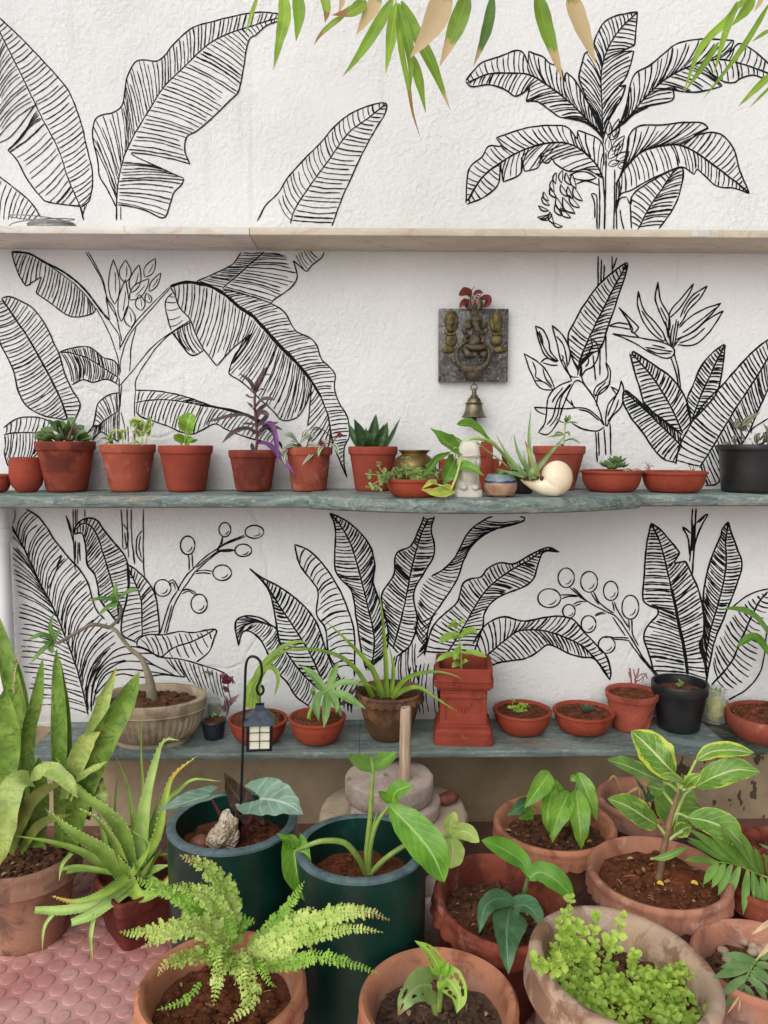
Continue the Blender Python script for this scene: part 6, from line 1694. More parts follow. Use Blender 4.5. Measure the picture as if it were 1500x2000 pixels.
# ================================================================== the floor
def m_green():
    m, nt, b = newmat('dark_green_glaze')
    p = pos(nt)
    c = mix(nt, sstep(nt, nz(nt, p, 7, 5, .6), .3, .7), srgb(4, 38, 32), srgb(14, 60, 50))
    c = mix(nt, mt(nt, 'MULTIPLY', sstep(nt, nz(nt, p, 14, 7, .7, .5), .56, .74), .5), c, srgb(54, 84, 82))
    c = mix(nt, mt(nt, 'MULTIPLY', sstep(nt, nz(nt, nd(nt, 'Mapping', {0: p, 3: (3, 3, 1)}).outputs[0], 90, 4, .8), .64, .72), .45), c, srgb(120, 140, 136))
    setc(nt, b, c, nd(nt, 'MapRange', {0: nz(nt, p, 20, 5), 3: .22, 4: .5}).outputs[0])
    bump(nt, b, nz(nt, p, 40, 5), .12, .004)
    return m
GREENP = m_green()
GREENR = plain('scuffed_grey_green_rim', srgb(84, 104, 108), .5, 0, .35, 40, .25)
def solve(cx, cy, w, kr=None, z=None):
    "centre of a rim seen at (cx, cy), w pixels wide, whose height is kr times its radius (or z)"
    d = ray(cx, cy)
    if z is None:
        t = EYE.z / (kr * w / 2 / F - d.z)
    else:
        t = (z - EYE.z) / d.z
    p = EYE + d * t
    return p, w / 2 / F * t
def clay_pot(name, label, p, rt, mat, depth, cat='potted plant', group=None, taper=.66, rim=.045, rth=.018, scal=26, samp=.004, soilm=SOIL_D, seed=0, crumbs=240, tilt=None, sx=1, lump=.011, inside=None):
    "p: centre of the rim; stands on the floor"
    c = V((p.x, p.y, 0))
    h = p.z
    t = thing(name, label, cat, c, group)
    tm = None
    if tilt:
        tm = Matrix.Translation(V((0, 0, h))) @ (Matrix.Rotation(tilt[0], 4, 'X') @ Matrix.Rotation(tilt[1], 4, 'Y')) @ Matrix.Translation(V((0, 0, -h)))
    mb = MB()
    lathe(mb, c, prof_clay(rt, rt * taper, h, h - depth - .018, rim, rth), max(96, scal * 8), .012, seed, scallop(scal, samp, samp * .8), mat=tm, sx=sx)
    mb.build('pot', mat, t, angle=55)
    zz = h - depth
    ri = rt * taper + (rt - rth - rt * taper) * (zz / h) ** .9 - .003
    soil(t, c, ri, zz + .002, soilm, lump, crumbs, seed, cs=.0105, tm=tm, sx=sx, litter=26)
    return t, c, tm
SOIL_B = m_soil('grey_brown_soil', srgb(112, 88, 74), srgb(128, 96, 76))
GF = 'large clay pots standing on the floor'

# ---- grinding mill under the low shelf
MILL = clay('pink_granite', srgb(190, 172, 158), srgb(218, 210, 202), .5, srgb(142, 120, 106), .1, .88, .9, 0)
MILLB = clay('cream_stone', srgb(196, 178, 154), srgb(220, 208, 188), .35, srgb(164, 142, 116), .15, .85, .4, 0)
pt = atz(760, 1513, .277)
pt = at(760, 1513, 1.915)
k = mpp(pt)
ctr = V((pt.x, pt.y, 0))
ztm = pt.z
t = thing('grinding_mill', 'old stone hand mill with an upright wooden handle under the low shelf', 'stone mill', ctr)
def stone_disc(r, z0, z1, bev, seed, c=ctr, rough=.02, hole=0):
    mb = MB()
    pr = [(hole if hole else .001, z1 - (.02 if hole else 0)), (hole if hole else .002, z1), (r * .5, z1 + .001), (r - bev, z1), (r - bev * .3, z1 - bev * .3), (r, z1 - bev), (r * 1.004, (z0 + z1) / 2), (r, z0 + bev), (r - bev, z0), (.001, z0)]
    def fn(i, a, rr, z):
        if i > 2:
            rr *= 1 + rough * noise.noise(V((math.cos(a) * 6, math.sin(a) * 6, z * 60 + seed)))
        return rr, z
    lathe(mb, c, pr, 96, .006, seed, fn)
    return mb
ru = 86 * k
us_ = stone_disc(ru, ztm - .058, ztm, .008, 1, rough=.015, hole=.014).build('upper_stone', MILL, t, angle=50)
stone_disc(ru * 1.04, ztm - .098, ztm - .0595, .006, 2, ctr + V((.014, -.005, 0)), .02).build('lower_stone', MILL, t, angle=50)
pb = at(768, 1592, 1.93)
kb = mpp(pb)
cb = V((pb.x, 1.93, 0))
stone_disc(144 * kb, .105, ztm - .0985, .014, 3, cb).build('base_stone', MILLB, t, angle=50)
stone_disc(112 * kb, 0, .1045, .012, 4, cb + V((.02, 0, 0)), .03).build('foot_stone', MILLB, t, angle=50)
ph = at(784, 1524, 1.862)
mb = MB()
zb = ztm + .0
q0 = V((atz(789, 1524, ztm).x, atz(789, 1524, ztm).y, ztm - .02))
q1 = at(793, 1386, q0.y)
tube(mb, spline([q0, q0.lerp(q1, .3) + V((.001, 0, 0)), q0.lerp(q1, .7), q1, q1 + V((0, 0, .006))], 4), [.0148, .0144, .0148, .0146, .0136, .008], 16)
WOOD, nt, b_ = newmat('worn_wood')
pv = nd(nt, 'Mapping', {0: pos(nt), 3: (60, 60, 5)}).outputs[0]
cw = mix(nt, sstep(nt, nz(nt, pv, 1.5, 5), .3, .7), srgb(150, 124, 100), srgb(206, 184, 158))
setc(nt, b_, mix(nt, mt(nt, 'MULTIPLY', sstep(nt, nz(nt, pos(nt), 120, 3), .66, .74), .7), cw, srgb(104, 74, 54)), .75)
bump(nt, b_, nz(nt, pv, 2, 4), .3, .002)
mb.build('handle', WOOD, us_)
pg = at(875, 1560, 1.95)
t = thing('grinding_stone', 'short dark red grinding stone lying on the base of the mill', 'stone', V((pg.x, pg.y, ztm - .0985)))
mb = MB()
blob(mb, V((pg.x, pg.y, ztm - .0985 + .017)), (.034, .02, .017), 3, .12, 2, 4, Matrix.Rotation(.5, 3, 'Z'))
mb.build('stone', plain('dark_red_stone', srgb(128, 72, 58), .6, 0, .3, 30, .2), t)
for x, y, yy, s, lab in ((868, 1700, 1.74, .05, 'pale rough stone block on the floor behind the second green planter'), (846, 1762, 1.64, .045, 'grey stone block on the floor between green planter and red pot')):
    p = at(x, y, yy)
    t = thing('stone_block', lab, 'stone', V((p.x, p.y, 0)), 'loose stone blocks by the mill')
    mb = MB()
    hh = max(.06, p.z)
    blob(mb, V((p.x, p.y, hh * .5)), (s, s, hh * .56), 3, .22, 1.4, x)
    mb.build('stone', MILL, t)

# ---- green planters
def green_planter(name, label, p, r, depth, seed, soilm=SOIL):
    c = V((p.x, p.y, 0))
    h = p.z
    t = thing(name, label, 'planter', c, 'tall dark green planters')
    mb = MB()
    th = .0185
    lathe(mb, c, [(.001, h - depth - .02), (r - th - .012, h - depth - .02), (r - th, h - .006), (r - th, h - .0015)], 72, .004, seed, caps=False)
    lathe(mb, c, [(r, h - .0015), (r, h - .007), (r * .993, h * .6), (r * .975, h * .2), (r * .96, .01), (r * .93, 0), (.001, 0)], 72, .004, seed, caps=False)
    po_ = mb.build('pot', GREENP, t, angle=50)
    mb = MB()
    lathe(mb, c, [(r - th, h - .0065), (r - th + .0005, h - .001), (r - th + .004, h + .0012), (r - .004, h + .0012), (r + .0006, h - .002), (r + .0006, h - .007)], 72, .004, seed, caps=False)
    mb.build('rim', GREENR, po_)
    soil(t, c, r - th - .008, h - depth + .002, soilm, .008, 150, seed, cs=.008)
    return t, c
p1, r1 = solve(455, 1600, 250, z=.352)
t1, c1 = green_planter('planter_with_elephant_ear', 'dark green planter with a grey leaved elephant ear and a pitted rock', p1, r1, .05, 1)
p2, r2 = solve(704.5, 1650, 255, z=.349)
t2, c2 = green_planter('planter_with_philodendron', 'dark green planter holding a bright green philodendron with one long glossy leaf', p2, r2, .07, 2)
ZA, Z7, Z8, ZF = (240, 1460, 2.885), (560, 1360, 3.0), (1000, 1400, 3.0), (1280, 1560, 4.545)
L_ALO = leafmat('grey_green_leaf', srgb(122, 150, 132), srgb(92, 124, 106), vein=srgb(170, 190, 172), nlat=5, lat_k=.9, gloss=.4, trans=.1, back=srgb(96, 66, 70))
L_ALOD = leafmat('dark_brown_leaf', srgb(74, 54, 46), srgb(48, 36, 32), vein=srgb(110, 84, 72), nlat=5, gloss=.35, trans=.1)
Ya = c1.y
leaves(t1, [([(490, 268), (380, 302, -.03), (285, 330, -.05), (188, 362, -.07)], 62, dict(lobe=.22, nrm=(.1, -.25, 1), cup=.15)), ([(772, 288), (850, 296, -.03), (940, 325, -.05), (1018, 382, -.06)], 118, dict(lobe=.5, nrm=(-.1, -.72, .8), cup=.1)), ([(720, 395, .02), (660, 300, .04), (605, 220, .04), (570, 140, .03)], 72, dict(mat=L_ALOD, nrm=(.7, -.7, .1), lobe=.25))], Ya, ZA, L_ALO, 'heart', wave=.06, wf=4, nu=22, nv=8)
DRS = plain('dark_red_stem', srgb(92, 44, 44), .4, 0, .2, 50, .05)
for s in ([(490, 270), (545, 370), (600, 470), (625, 550, .0)], [(640, 340, .02), (640, 440, .01), (655, 555)], [(770, 292), (730, 380), (685, 470), (672, 555)], [(715, 390, .02), (690, 460, .01), (662, 555)]):
    stem(t1, pp(pl(s, ZA), Ya), [.0028, .0042, .0052], DRS)
p = atz(440, 1625, c1.z + p1.z - .05)
ROCK, nt, b_ = newmat('pitted_rock')
vo = nd(nt, 'TexVoronoi', {'Vector': pos(nt), 'Scale': 160}).outputs[0]
cr = mix(nt, sstep(nt, nz(nt, pos(nt), 60, 5, .7), .35, .65), srgb(170, 150, 122), srgb(216, 204, 184))
setc(nt, b_, mix(nt, mt(nt, 'MULTIPLY', mt(nt, 'SUBTRACT', 1.0, sstep(nt, vo, .1, .3)), .6), cr, srgb(120, 92, 70)), .9)
bump(nt, b_, vo, .9, .006)
zs1 = p1.z - .05
pr_ = at(438, 1617, c1.y - .03)
t = thing('pitted_rock', 'pale pitted rock lying on the soil of the first green planter', 'rock', V((pr_.x, pr_.y, zs1)))
mb = MB()
blob(mb, V((pr_.x, pr_.y, zs1 + .032)), (.029, .026, .044), 4, .35, 1.5, 3, Matrix.Rotation(.35, 3, 'Y'), .12)
mb.build('rock', ROCK, t)
pr_ = at(392, 1632, c1.y - .03)
t = thing('brown_stone', 'smooth round brown stone left of the pitted rock in the green planter', 'stone', V((pr_.x, pr_.y, zs1)))
mb = MB()
blob(mb, V((pr_.x, pr_.y, zs1 + .013)), (.023, .021, .019), 3, .12, 2, 5)
mb.build('stone', plain('brown_pebble', srgb(128, 80, 62), .5, 0, .25, 30, .15), t)
# philodendron
L_PHI = leafmat('bright_philodendron_leaf', srgb(108, 160, 48), srgb(74, 126, 30), vein=srgb(160, 196, 100), nlat=7, lat_k=.9, lat_w=.95, gloss=.28, trans=.3)
L_PHIY = leafmat('pale_yellow_green_leaf', srgb(182, 198, 110), srgb(146, 172, 82), vein=srgb(206, 214, 150), gloss=.4, trans=.35)
Yh = c2.y
leaves(t2, [([(505, 445), (500, 400, .04), (490, 345, .1)], 140, dict(lobe=.15, nrm=(0, -.45, 1), cup=.3, prof='heart')), ([(600, 640), (720, 760, -.03), (850, 920, -.06), (922, 1088, -.07)], 108, dict(prof='ellip', nrm=(.1, -.9, .5))), ([(615, 632), (640, 560, -.01), (735, 518, -.02)], 52, dict(prof='ellip')), ([(605, 625), (570, 590, -.01), (535, 560, -.02)], 26, dict(prof='ellip')), ([(45, 900, -.02), (60, 1020, -.04), (110, 1140, -.06), (160, 1230, -.07)], 88, dict(prof='heart', lobe=.25, fold=.6, nrm=(.2, -.9, .3))), ([(10, 880, -.02), (-10, 840, -.03), (-60, 800, -.04)], 26), ([(40, 890, -.02), (20, 840, -.03), (-30, 830, -.04)], 40)], Yh, Z7, L_PHI, 'heart', cup=.12, wave=.05, nu=20, nv=8)
leaves(t2, [([(962, 820, .0), (960, 750, .0), (990, 678, .0)], 42), ([(965, 822), (1040, 790, -.01), (1128, 855, -.02)], 46), ([(962, 825), (975, 910, -.02), (960, 1010, -.03)], 66)], Yh + .04, Z7, L_PHIY, 'ellip', nrm=(0, -.85, .5), fold=.3, wave=.1)
for s, r in (([(470, 1040), (470, 900), (490, 700), (497, 560), (505, 448)], [.0062, .005, .0032]), ([(478, 1040), (490, 880), (530, 740), (598, 642)], [.0062, .0046, .0034]), ([(465, 1040), (420, 950, -.01), (340, 860, -.02), (210, 848, -.03), (110, 880, -.03), (50, 905, -.02)], [.0062, .0056, .003]), ([(490, 1040), (580, 950), (700, 870, .01), (820, 820, .03), (960, 822, .04)], [.006, .005, .003]), ([(480, 1030), (500, 800), (528, 680)], [.004, .003, .001])):
    stem(t2, pp(pl(s, Z7), Yh), r, STEM_G)

# ---- snake plant pot at the far left
L_SANS = leafmat('snake_plant_leaf', srgb(130, 158, 64), srgb(92, 128, 44), band=srgb(70, 104, 40), bandn=26, gloss=.4, trans=.2, tip=srgb(180, 160, 90), tip_t=.985)
L_SANSP = leafmat('pale_snake_plant_leaf', srgb(180, 194, 112), srgb(146, 170, 86), band=srgb(136, 164, 84), bandn=22, gloss=.35, trans=.3, tip=srgb(206, 196, 110), tip_t=.93)
L_SANSD = leafmat('olive_snake_plant_leaf', srgb(128, 134, 60), srgb(92, 104, 44), gloss=.45, trans=.15)
p, r = solve(48, 1662, 205, z=.2)
t, c, _ = clay_pot('potted_tall_snake_plant', 'weathered clay pot of tall snake plant leaves at the left edge', p, r, TERRA_D, .03, group=GF, taper=.72, scal=20, samp=.0, seed=31, rim=.05)
Y0 = c.y
leaves(t, [([(40, 1650), (45, 1520), (38, 1400, .02), (15, 1290, .03), (-12, 1185, .04)], 18), ([(0, 1660, -.05), (2, 1560, -.06), (8, 1450, -.06), (12, 1343, -.06)], 33), ([(48, 1655), (52, 1560), (58, 1430), (72, 1370, -.01), (84, 1283, -.01)], 14), ([(118, 1655), (118, 1520), (116, 1400), (111, 1268, .01)], 15), ([(132, 1650, .01), (130, 1500, .02), (126, 1390, .02), (118, 1290, .02)], 12), ([(40, 1640, .04), (44, 1500, .05), (44, 1390, .05), (32, 1288, .05)], 16.3), ([(138, 1650), (158, 1560, -.02), (198, 1455, -.03), (240, 1380, -.03), (272, 1312, -.03)], 25.8), ([(140, 1630, .02), (168, 1490, .02), (196, 1390, .02), (227, 1304, .02)], 15.5, dict(mat=L_SANSP)), ([(130, 1560, -.03), (150, 1490, -.04), (172, 1445, -.05), (196, 1428, -.06)], 18.9, dict(mat=L_SANSP)), ([(62, 1655, .03), (66, 1560, .03), (60, 1470, .04)], 17.2), ([(76, 1655), (80, 1570), (76, 1480)], 17.2), ([(148, 1650), (150, 1590), (148, 1530)], 12)], Y0, (0, 0, 1.0), L_SANS, 'sword', nrm=(.15, -1, .05), fold=.15, cup=.25, wave=.12, wf=2, nu=24, thick=.12)
leaves(t, [([(60, 1520, -.05), (92, 1503, -.07), (122, 1518, -.09), (140, 1538, -.1), (153, 1560, -.1)], 16), ([(132, 1535, -.03), (165, 1512, -.05), (211, 1487, -.06)], 8), ([(60, 1524, -.08), (28, 1532, -.12), (12, 1590, -.14), (0, 1690, -.14)], 26), ([(175, 1555, .0), (195, 1548, -.02), (200, 1575, -.03)], 14)], Y0, O, L_SANSP, 'strap', nrm=(.1, -.7, .7), fold=.2, wave=.15, nu=20, thick=.1)
leaves(t, [([(18, 1664), (38, 1613, -.02), (72, 1556, -.05), (128, 1524, -.06)], 15), ([(40, 1664), (80, 1610, -.04), (140, 1590, -.06)], 10), ([(170, 1600, .02), (175, 1540, .0), (198, 1525, -.02), (196, 1552, -.04)], 10)], Y0, O, L_SANSD, 'strap', nrm=(.1, -.8, .5), fold=.3, nu=18, thick=.1)
mb = MB()
poly = spline(pp([(27, 1352, .02), (30, 1310, .02), (42, 1272, .02), (54, 1262, .02)], Y0), 8)
tube(mb, poly, .0013, 6)
rnd = random.Random(5)
for q in range(40):
    b = along(poly, arcs(poly), q / 40)
    tube(mb, [b, b + V((rnd.uniform(-.008, .008), rnd.uniform(-.008, .008), rnd.uniform(-.002, .004)))], .0006, 4)
mb.build('flower_spike', plain('dry_spike', srgb(196, 180, 140), .8), t)

# ---- aloe
L_ALOE = leafmat('aloe_leaf', srgb(160, 188, 92), srgb(126, 162, 68), spot=srgb(214, 228, 180), spot_t=.63, spot_s=(34, 7), gloss=.35, trans=.12)
L_ALOEF = leafmat('fresh_aloe_leaf', srgb(178, 204, 122), srgb(150, 184, 96), gloss=.32, trans=.15, spot=srgb(204, 220, 150), spot_t=.73, spot_s=(34, 7))
L_ALOET = leafmat('yellow_tipped_aloe_leaf', srgb(160, 184, 84), srgb(130, 164, 66), gloss=.35, trans=.12, tip=srgb(196, 170, 60), tip_t=.72)
p, r = solve(272, 1715, 150, z=.125)
c = V((p.x, p.y, 0))
t = potted('potted_aloe', 'big sprawling spotted aloe in a square dark red clay pot on the floor', 'potted plant', c)
mb = MB()
def sq2(i, a, r_, z):
    return r_ * (abs(math.cos(a)) ** 9 + abs(math.sin(a)) ** 9) ** (-1 / 9), z
lathe(mb, c, [(.001, .105), (r * .8, .105), (r * .84, .125), (r * .9, .126), (r * .93, .12), (r * .93, .095), (r * .88, .09), (r * .72, .004), (r * .7, 0), (.001, 0)], 96, .01, 3, sq2, Matrix.Rotation(R(38), 4, 'Z'))
mb.build('pot', TERRA_R, t, angle=45)
soil(t, c, r * .8, .106, SOIL, .006, 60, 3)
Y0 = c.y
TOOTH = plain('pale_tooth', srgb(214, 226, 170), .5)
def aloe_leaf(pts, w, mat=L_ALOE, prof='taper', th=.55, teeth=True, Y0=Y0, tr=O, nrm=(0, -.7, .7)):
    w = w * .8
    P = pp(pl(pts, tr), Y0)
    ww = w / tr[2] * mpp(P[len(P) // 2])
    mb = MB()
    poly = leaf(mb, P, ww, prof, nrm=nrm, cup=.45, thick=ww * th, nu=24, nv=6)
    if teeth and w > 9:
        L = arcs(poly)
        V0 = [V(x) for x in mb.v[:25 * 7]]
        for i in range(1, 24):
            for j in (0, 6):
                a, b = V0[i * 7 + j], V0[i * 7 + (1 if j == 0 else 5)]
                d = (a - b).normalized()
                tn = (V0[min(i + 1, 24) * 7 + j] - a)
                tn = tn.normalized() if tn.length else V((0, 0, 1))
                s = .0022
                mb.cur = 1
                mb.add([a - tn * s * .7, a + tn * s * .7, a + d * s * 1.3 + tn * s * .8, a - d * s * .3 + V((0, 0, -.001))], [(0, 1, 2), (1, 3, 2), (3, 0, 2)], [(.5, .5)] * 4)
    mb.build('leaf', [mat, TOOTH], t, angle=0)
for a in (([(272, 1700), (284, 1580, .02), (305, 1489, .03), (322, 1447, .02), (350, 1446, .0)], 19, L_ALOEF),
          ([(258, 1712), (306, 1642, .0), (322, 1570, .0), (340, 1515, -.01), (386, 1476, -.02)], 14, L_ALOET),
          ([(258, 1706), (242, 1630, -.02), (205, 1585, -.04), (160, 1550, -.05), (107, 1478, -.06)], 20),
          ([(245, 1712, -.02), (200, 1664, -.06), (145, 1628, -.09), (88, 1580, -.1)], 21),
          ([(250, 1705, -.01), (225, 1646, -.06), (190, 1600, -.09), (150, 1577, -.1)], 12),
          ([(215, 1700), (160, 1665, -.02), (100, 1645, -.04), (26, 1632, -.06)], 10),
          ([(255, 1722, -.03), (205, 1760, -.08), (135, 1778, -.1), (68, 1778, -.1)], 15, L_ALOEF, 'blunt'),
          ([(256, 1735, -.04), (215, 1765, -.09), (180, 1788, -.11), (140, 1803, -.12)], 17, L_ALOEF, 'blunt'),
          ([(250, 1716, -.04), (205, 1745, -.1), (150, 1762, -.12), (100, 1750, -.12)], 13, L_ALOET),
          ([(252, 1722, -.03), (275, 1752, -.07), (305, 1745, -.09), (330, 1716, -.08), (351, 1682, -.06)], 16, L_ALOET),
          ([(284, 1640, .05), (281, 1550, .05), (276, 1470, .05), (278, 1366, .05)], 4.2),
          ([(262, 1640, .04), (256, 1570, .04), (245, 1520, .04), (223, 1470, .03)], 5),
          ([(225, 1706, -.03), (140, 1694, -.06), (70, 1728, -.08), (27, 1772, -.08)], 6.5),
          ([(240, 1708, -.02), (150, 1700, -.05), (72, 1735, -.07), (52, 1782, -.07)], 6.5),
          ([(110, 1780, -.1), (88, 1810, -.11), (82, 1860, -.1)], 5, L_ALOEF),
          ([(186, 1785, -.11), (178, 1830, -.12), (181, 1878, -.11)], 6, L_ALOEF),
          ([(140, 1668, -.05), (122, 1690, -.08), (115, 1722, -.08)], 6, L_ALOEF),
          ([(292, 1660, .03), (320, 1575, .04), (350, 1545, .03), (378, 1523, .02), (430, 1526, .0)], 9),
          ([(262, 1690, .02), (290, 1640, .04), (300, 1600, .05), (315, 1545, .05)], 9),
          ([(230, 1660, .04), (225, 1580, .05), (232, 1510, .05), (246, 1500, .05)], 5),
          ([(262, 1640, .03), (262, 1600, .03), (264, 1573, .03)], 7),
          ([(215, 1690, .02), (205, 1640, .02), (190, 1580, .03)], 9), ([(225, 1690, .03), (215, 1620, .03), (216, 1560, .03)], 9),
          ([(275, 1710, .0), (300, 1700, .0), (330, 1690, -.01)], 12), ([(280, 1715), (310, 1725, -.02), (322, 1730, -.03)], 13),
          ([(270, 1690, .02), (300, 1672, .03), (335, 1668, .03)], 9), ([(255, 1715, -.02), (290, 1655, -.04), (255, 1620, -.05)], 10)):
    aloe_leaf(*a)
for q in range(7):
    a = q * 2.4
    b = V((c.x, c.y, .11))
    d = V((math.cos(a) * .5, math.sin(a) * .5, .8)).normalized()
    mb = MB()
    leaf(mb, [b, b + d * .05, b + d * .1], .013, 'taper', nrm=(-math.cos(a) * .8, -math.sin(a) * .8, .5), cup=.4, thick=.006)
    mb.build('leaf', L_ALOE, t, angle=0)

# ---- fern pot
p, r = solve(434, 1918, 328, kr=1.6)
t, c, _ = clay_pot('potted_fern', 'pale orange clay pot of yellow green sword fern in the front row', p, r, TERRA, .05, group=GF, soilm=SOIL, seed=41, scal=22, samp=.0045, taper=.68)
L_FERN = leafmat('fern_leaf', srgb(198, 214, 124), srgb(152, 184, 80), gloss=.5, trans=.4, tip=srgb(180, 150, 100), tip_t=1.1)
L_FERNG = leafmat('green_fern_leaf', srgb(150, 190, 78), srgb(106, 154, 50), gloss=.5, trans=.35)
L_FERND = leafmat('dry_fern_leaf', srgb(190, 164, 110), srgb(150, 120, 80), gloss=.6, trans=.3)
frnd = random.Random(17)
def frond(pts, w, Y0, mat=L_FERN, tr=ZA, dry=.0, nrm=(0, -.55, .85), dens=1.0):
    P = pp(pl(pts, tr), Y0)
    poly = spline(P, 10)
    L = arcs(poly)
    ww = 1.18 * w / tr[2] * mpp(P[len(P) // 2])
    mb = MB()
    tube(mb, resample(poly, 24), [.0017, .0011, .0004], 5)
    n = max(12, int(L[-1] / .0058 * dens))
    N = V(nrm).normalized()
    for i in range(n):
        u = (i + .5) / n
        b = along(poly, L, u)
        tn = (along(poly, L, min(1, u + .02)) - along(poly, L, max(0, u - .02))).normalized()
        s = tn.cross(N).normalized()
        nn = s.cross(tn)
        pw = interp([(0, .45), (.12, .85), (.35, 1), (.65, .8), (.88, .42), (1, .1)], u) * ww
        for q in (1, -1):
            ll = pw * frnd.uniform(.8, 1.12)
            d = (s * q + tn * frnd.uniform(.1, .42) + nn * frnd.uniform(-.45, .35)).normalized()
            mb.cur = 1 if u > 1 - dry + frnd.uniform(-.14, .12) else 0
            leaf(mb, [b, b + d * ll * .5 + nn * ll * .12, b + d * ll + nn * ll * frnd.uniform(-.3, .1) + tn * ll * .08], ll * frnd.uniform(.2, .28), 'strap', serr=.32, nrm=nn + V((frnd.uniform(-.5, .5), frnd.uniform(-.3, .3), 0)), wave=.5, wf=2.2, nu=8, nv=2, seed=i * 2 + q, fold=.2)
    mb.build('frond', [mat, L_FERND], t, angle=0)
Y0 = c.y
for a in (([(590, 1130), (500, 1010, -.0), (350, 1000, -.02), (180, 1035, -.04), (-20, 1040, -.05)], 66, Y0), ([(600, 1150), (520, 1060, -.02), (400, 1010, -.05), (250, 1060, -.08), (100, 1130, -.1)], 62, Y0 - .01),
          ([(590, 1120, .02), (500, 980, .03), (390, 890, .03), (250, 810, .03), (20, 728, .02)], 50, Y0, L_FERNG), ([(605, 1100, .03), (610, 930, .05), (575, 790, .06), (470, 680, .05), (320, 605, .03)], 62, Y0, L_FERN, ZA, .1), ([(605, 1120, .02), (570, 960, .03), (480, 840, .03), (360, 790, .02), (280, 770, .01)], 62, Y0),
          ([(620, 1160), (575, 1200, -.04), (535, 1300, -.08), (510, 1460, -.11)], 52, Y0), ([(600, 1180), (480, 1170, -.04), (330, 1190, -.08), (230, 1230, -.1), (195, 1290, -.1)], 58, Y0, L_FERN, ZA, .12),
          ([(690, 1180), (690, 1270, -.05), (720, 1370, -.09), (700, 1460, -.12), (590, 1556, -.14)], 60, Y0), ([(640, 1150), (650, 1230, -.05), (690, 1330, -.08)], 66, Y0),
          ([(720, 1180), (850, 1080, .0), (1020, 990, .0), (1230, 930, -.01), (1390, 930, -.02), (1505, 972, -.02)], 62, Y0, L_FERN, ZA, .16), ([(730, 1190), (880, 1120, -.01), (1080, 1065, -.02), (1290, 1020, -.03), (1468, 1042, -.04)], 46, Y0), ([(740, 1220), (900, 1225, -.04), (1090, 1180, -.06), (1260, 1210, -.07), (1455, 1278, -.08)], 44, Y0, L_FERNG),
          ([(700, 1130, .02), (830, 1010, .04), (930, 900, .05), (1025, 750, .05)], 42, Y0, L_FERNG), ([(640, 1120, .02), (650, 1020, .04), (700, 970, .05), (745, 990, .05)], 44, Y0, L_FERNG), ([(560, 1110), (600, 1050), (560, 900, .03)], 40, Y0, L_FERNG),
          ([(440, 1320, -.06), (380, 1400, -.08), (300, 1445, -.09), (190, 1480, -.1)], 26, Y0, L_FERNG), ([(700, 1150), (800, 1130, .0), (920, 1150, -.02), (1010, 1190, -.03)], 58, Y0), ([(620, 1140), (560, 1100, -.02), (520, 1150, -.05), (560, 1270, -.08)], 48, Y0), ([(720, 1200), (780, 1240, -.05), (830, 1330, -.08), (870, 1350, -.08)], 34, Y0, L_FERNG), ([(740, 1170, .0), (850, 1050, .03), (960, 960, .04), (1080, 900, .04)], 46, Y0, L_FERN)):
    frond(*a)

# ---- window leaf pot in front
p, r = solve(856, 1948, 312, kr=1.6)
t, c, _ = clay_pot('potted_window_leaf', 'orange clay pot with a small window leaf plant of holed leaves in front', p, r, TERRA, .05, group=GF, soilm=SOIL_B, seed=42, scal=22, samp=.0045, taper=.68, lump=.012, crumbs=260)
L_WIN = leafmat('window_leaf', srgb(142, 184, 66), srgb(104, 150, 44), vein=srgb(180, 206, 110), gloss=.32, trans=.3)
L_WINB = leafmat('fading_window_leaf', srgb(134, 160, 96), srgb(106, 138, 72), vein=srgb(176, 190, 130), edge=srgb(196, 184, 80), edge_t=1.15, tip=srgb(150, 110, 70), tip_t=.86, gloss=.4, trans=.2)
L_WINP = leafmat('bright_window_leaf', srgb(164, 196, 84), srgb(120, 164, 56), vein=srgb(200, 216, 140), spot=srgb(206, 222, 150), spot_t=.62, spot_s=(4, 4), gloss=.32, trans=.35)
Y0 = c.y
hol = [(.3, .22, .07, .09), (.45, .2, .08, .08), (.6, .25, .07, .09), (.32, .78, .07, .09), (.48, .8, .08, .08), (.64, .74, .07, .08)]
leaves(t, [([(905, 1620), (870, 1550, .0), (820, 1480, .0), (748, 1430, .0)], 46, dict(holes=hol)), ([(905, 1622), (930, 1600, -.01), (950, 1555, -.01)], 24), ([(840, 1690), (770, 1700, -.03), (700, 1770, -.06), (650, 1880, -.07)], 100, dict(mat=L_WINB, holes=[(.35, .25, .05, .06), (.6, .3, .06, .07), (.7, .7, .07, .08), (.85, .5, .05, .1)], lobe=.2)), ([(930, 1650), (975, 1690, -.02), (1010, 1770, -.04), (995, 1860, -.05)], 78, dict(mat=L_WINP, holes=hol + [(.2, .35, .05, .07)], lobe=.12))], Y0 - .01, Z7, L_WIN, 'heart', nrm=(0, -.85, .55), nu=44, nv=24, cup=.15, wave=.05)
for s in ([(890, 1840), (895, 1740), (905, 1625)], [(880, 1840), (850, 1760), (840, 1692)], [(892, 1840), (905, 1740), (928, 1652)], [(875, 1860), (860, 1820), (845, 1760)]):
    stem(t, pp(pl(s, Z7), Y0 - .01), [.0044, .003], STEM_G)

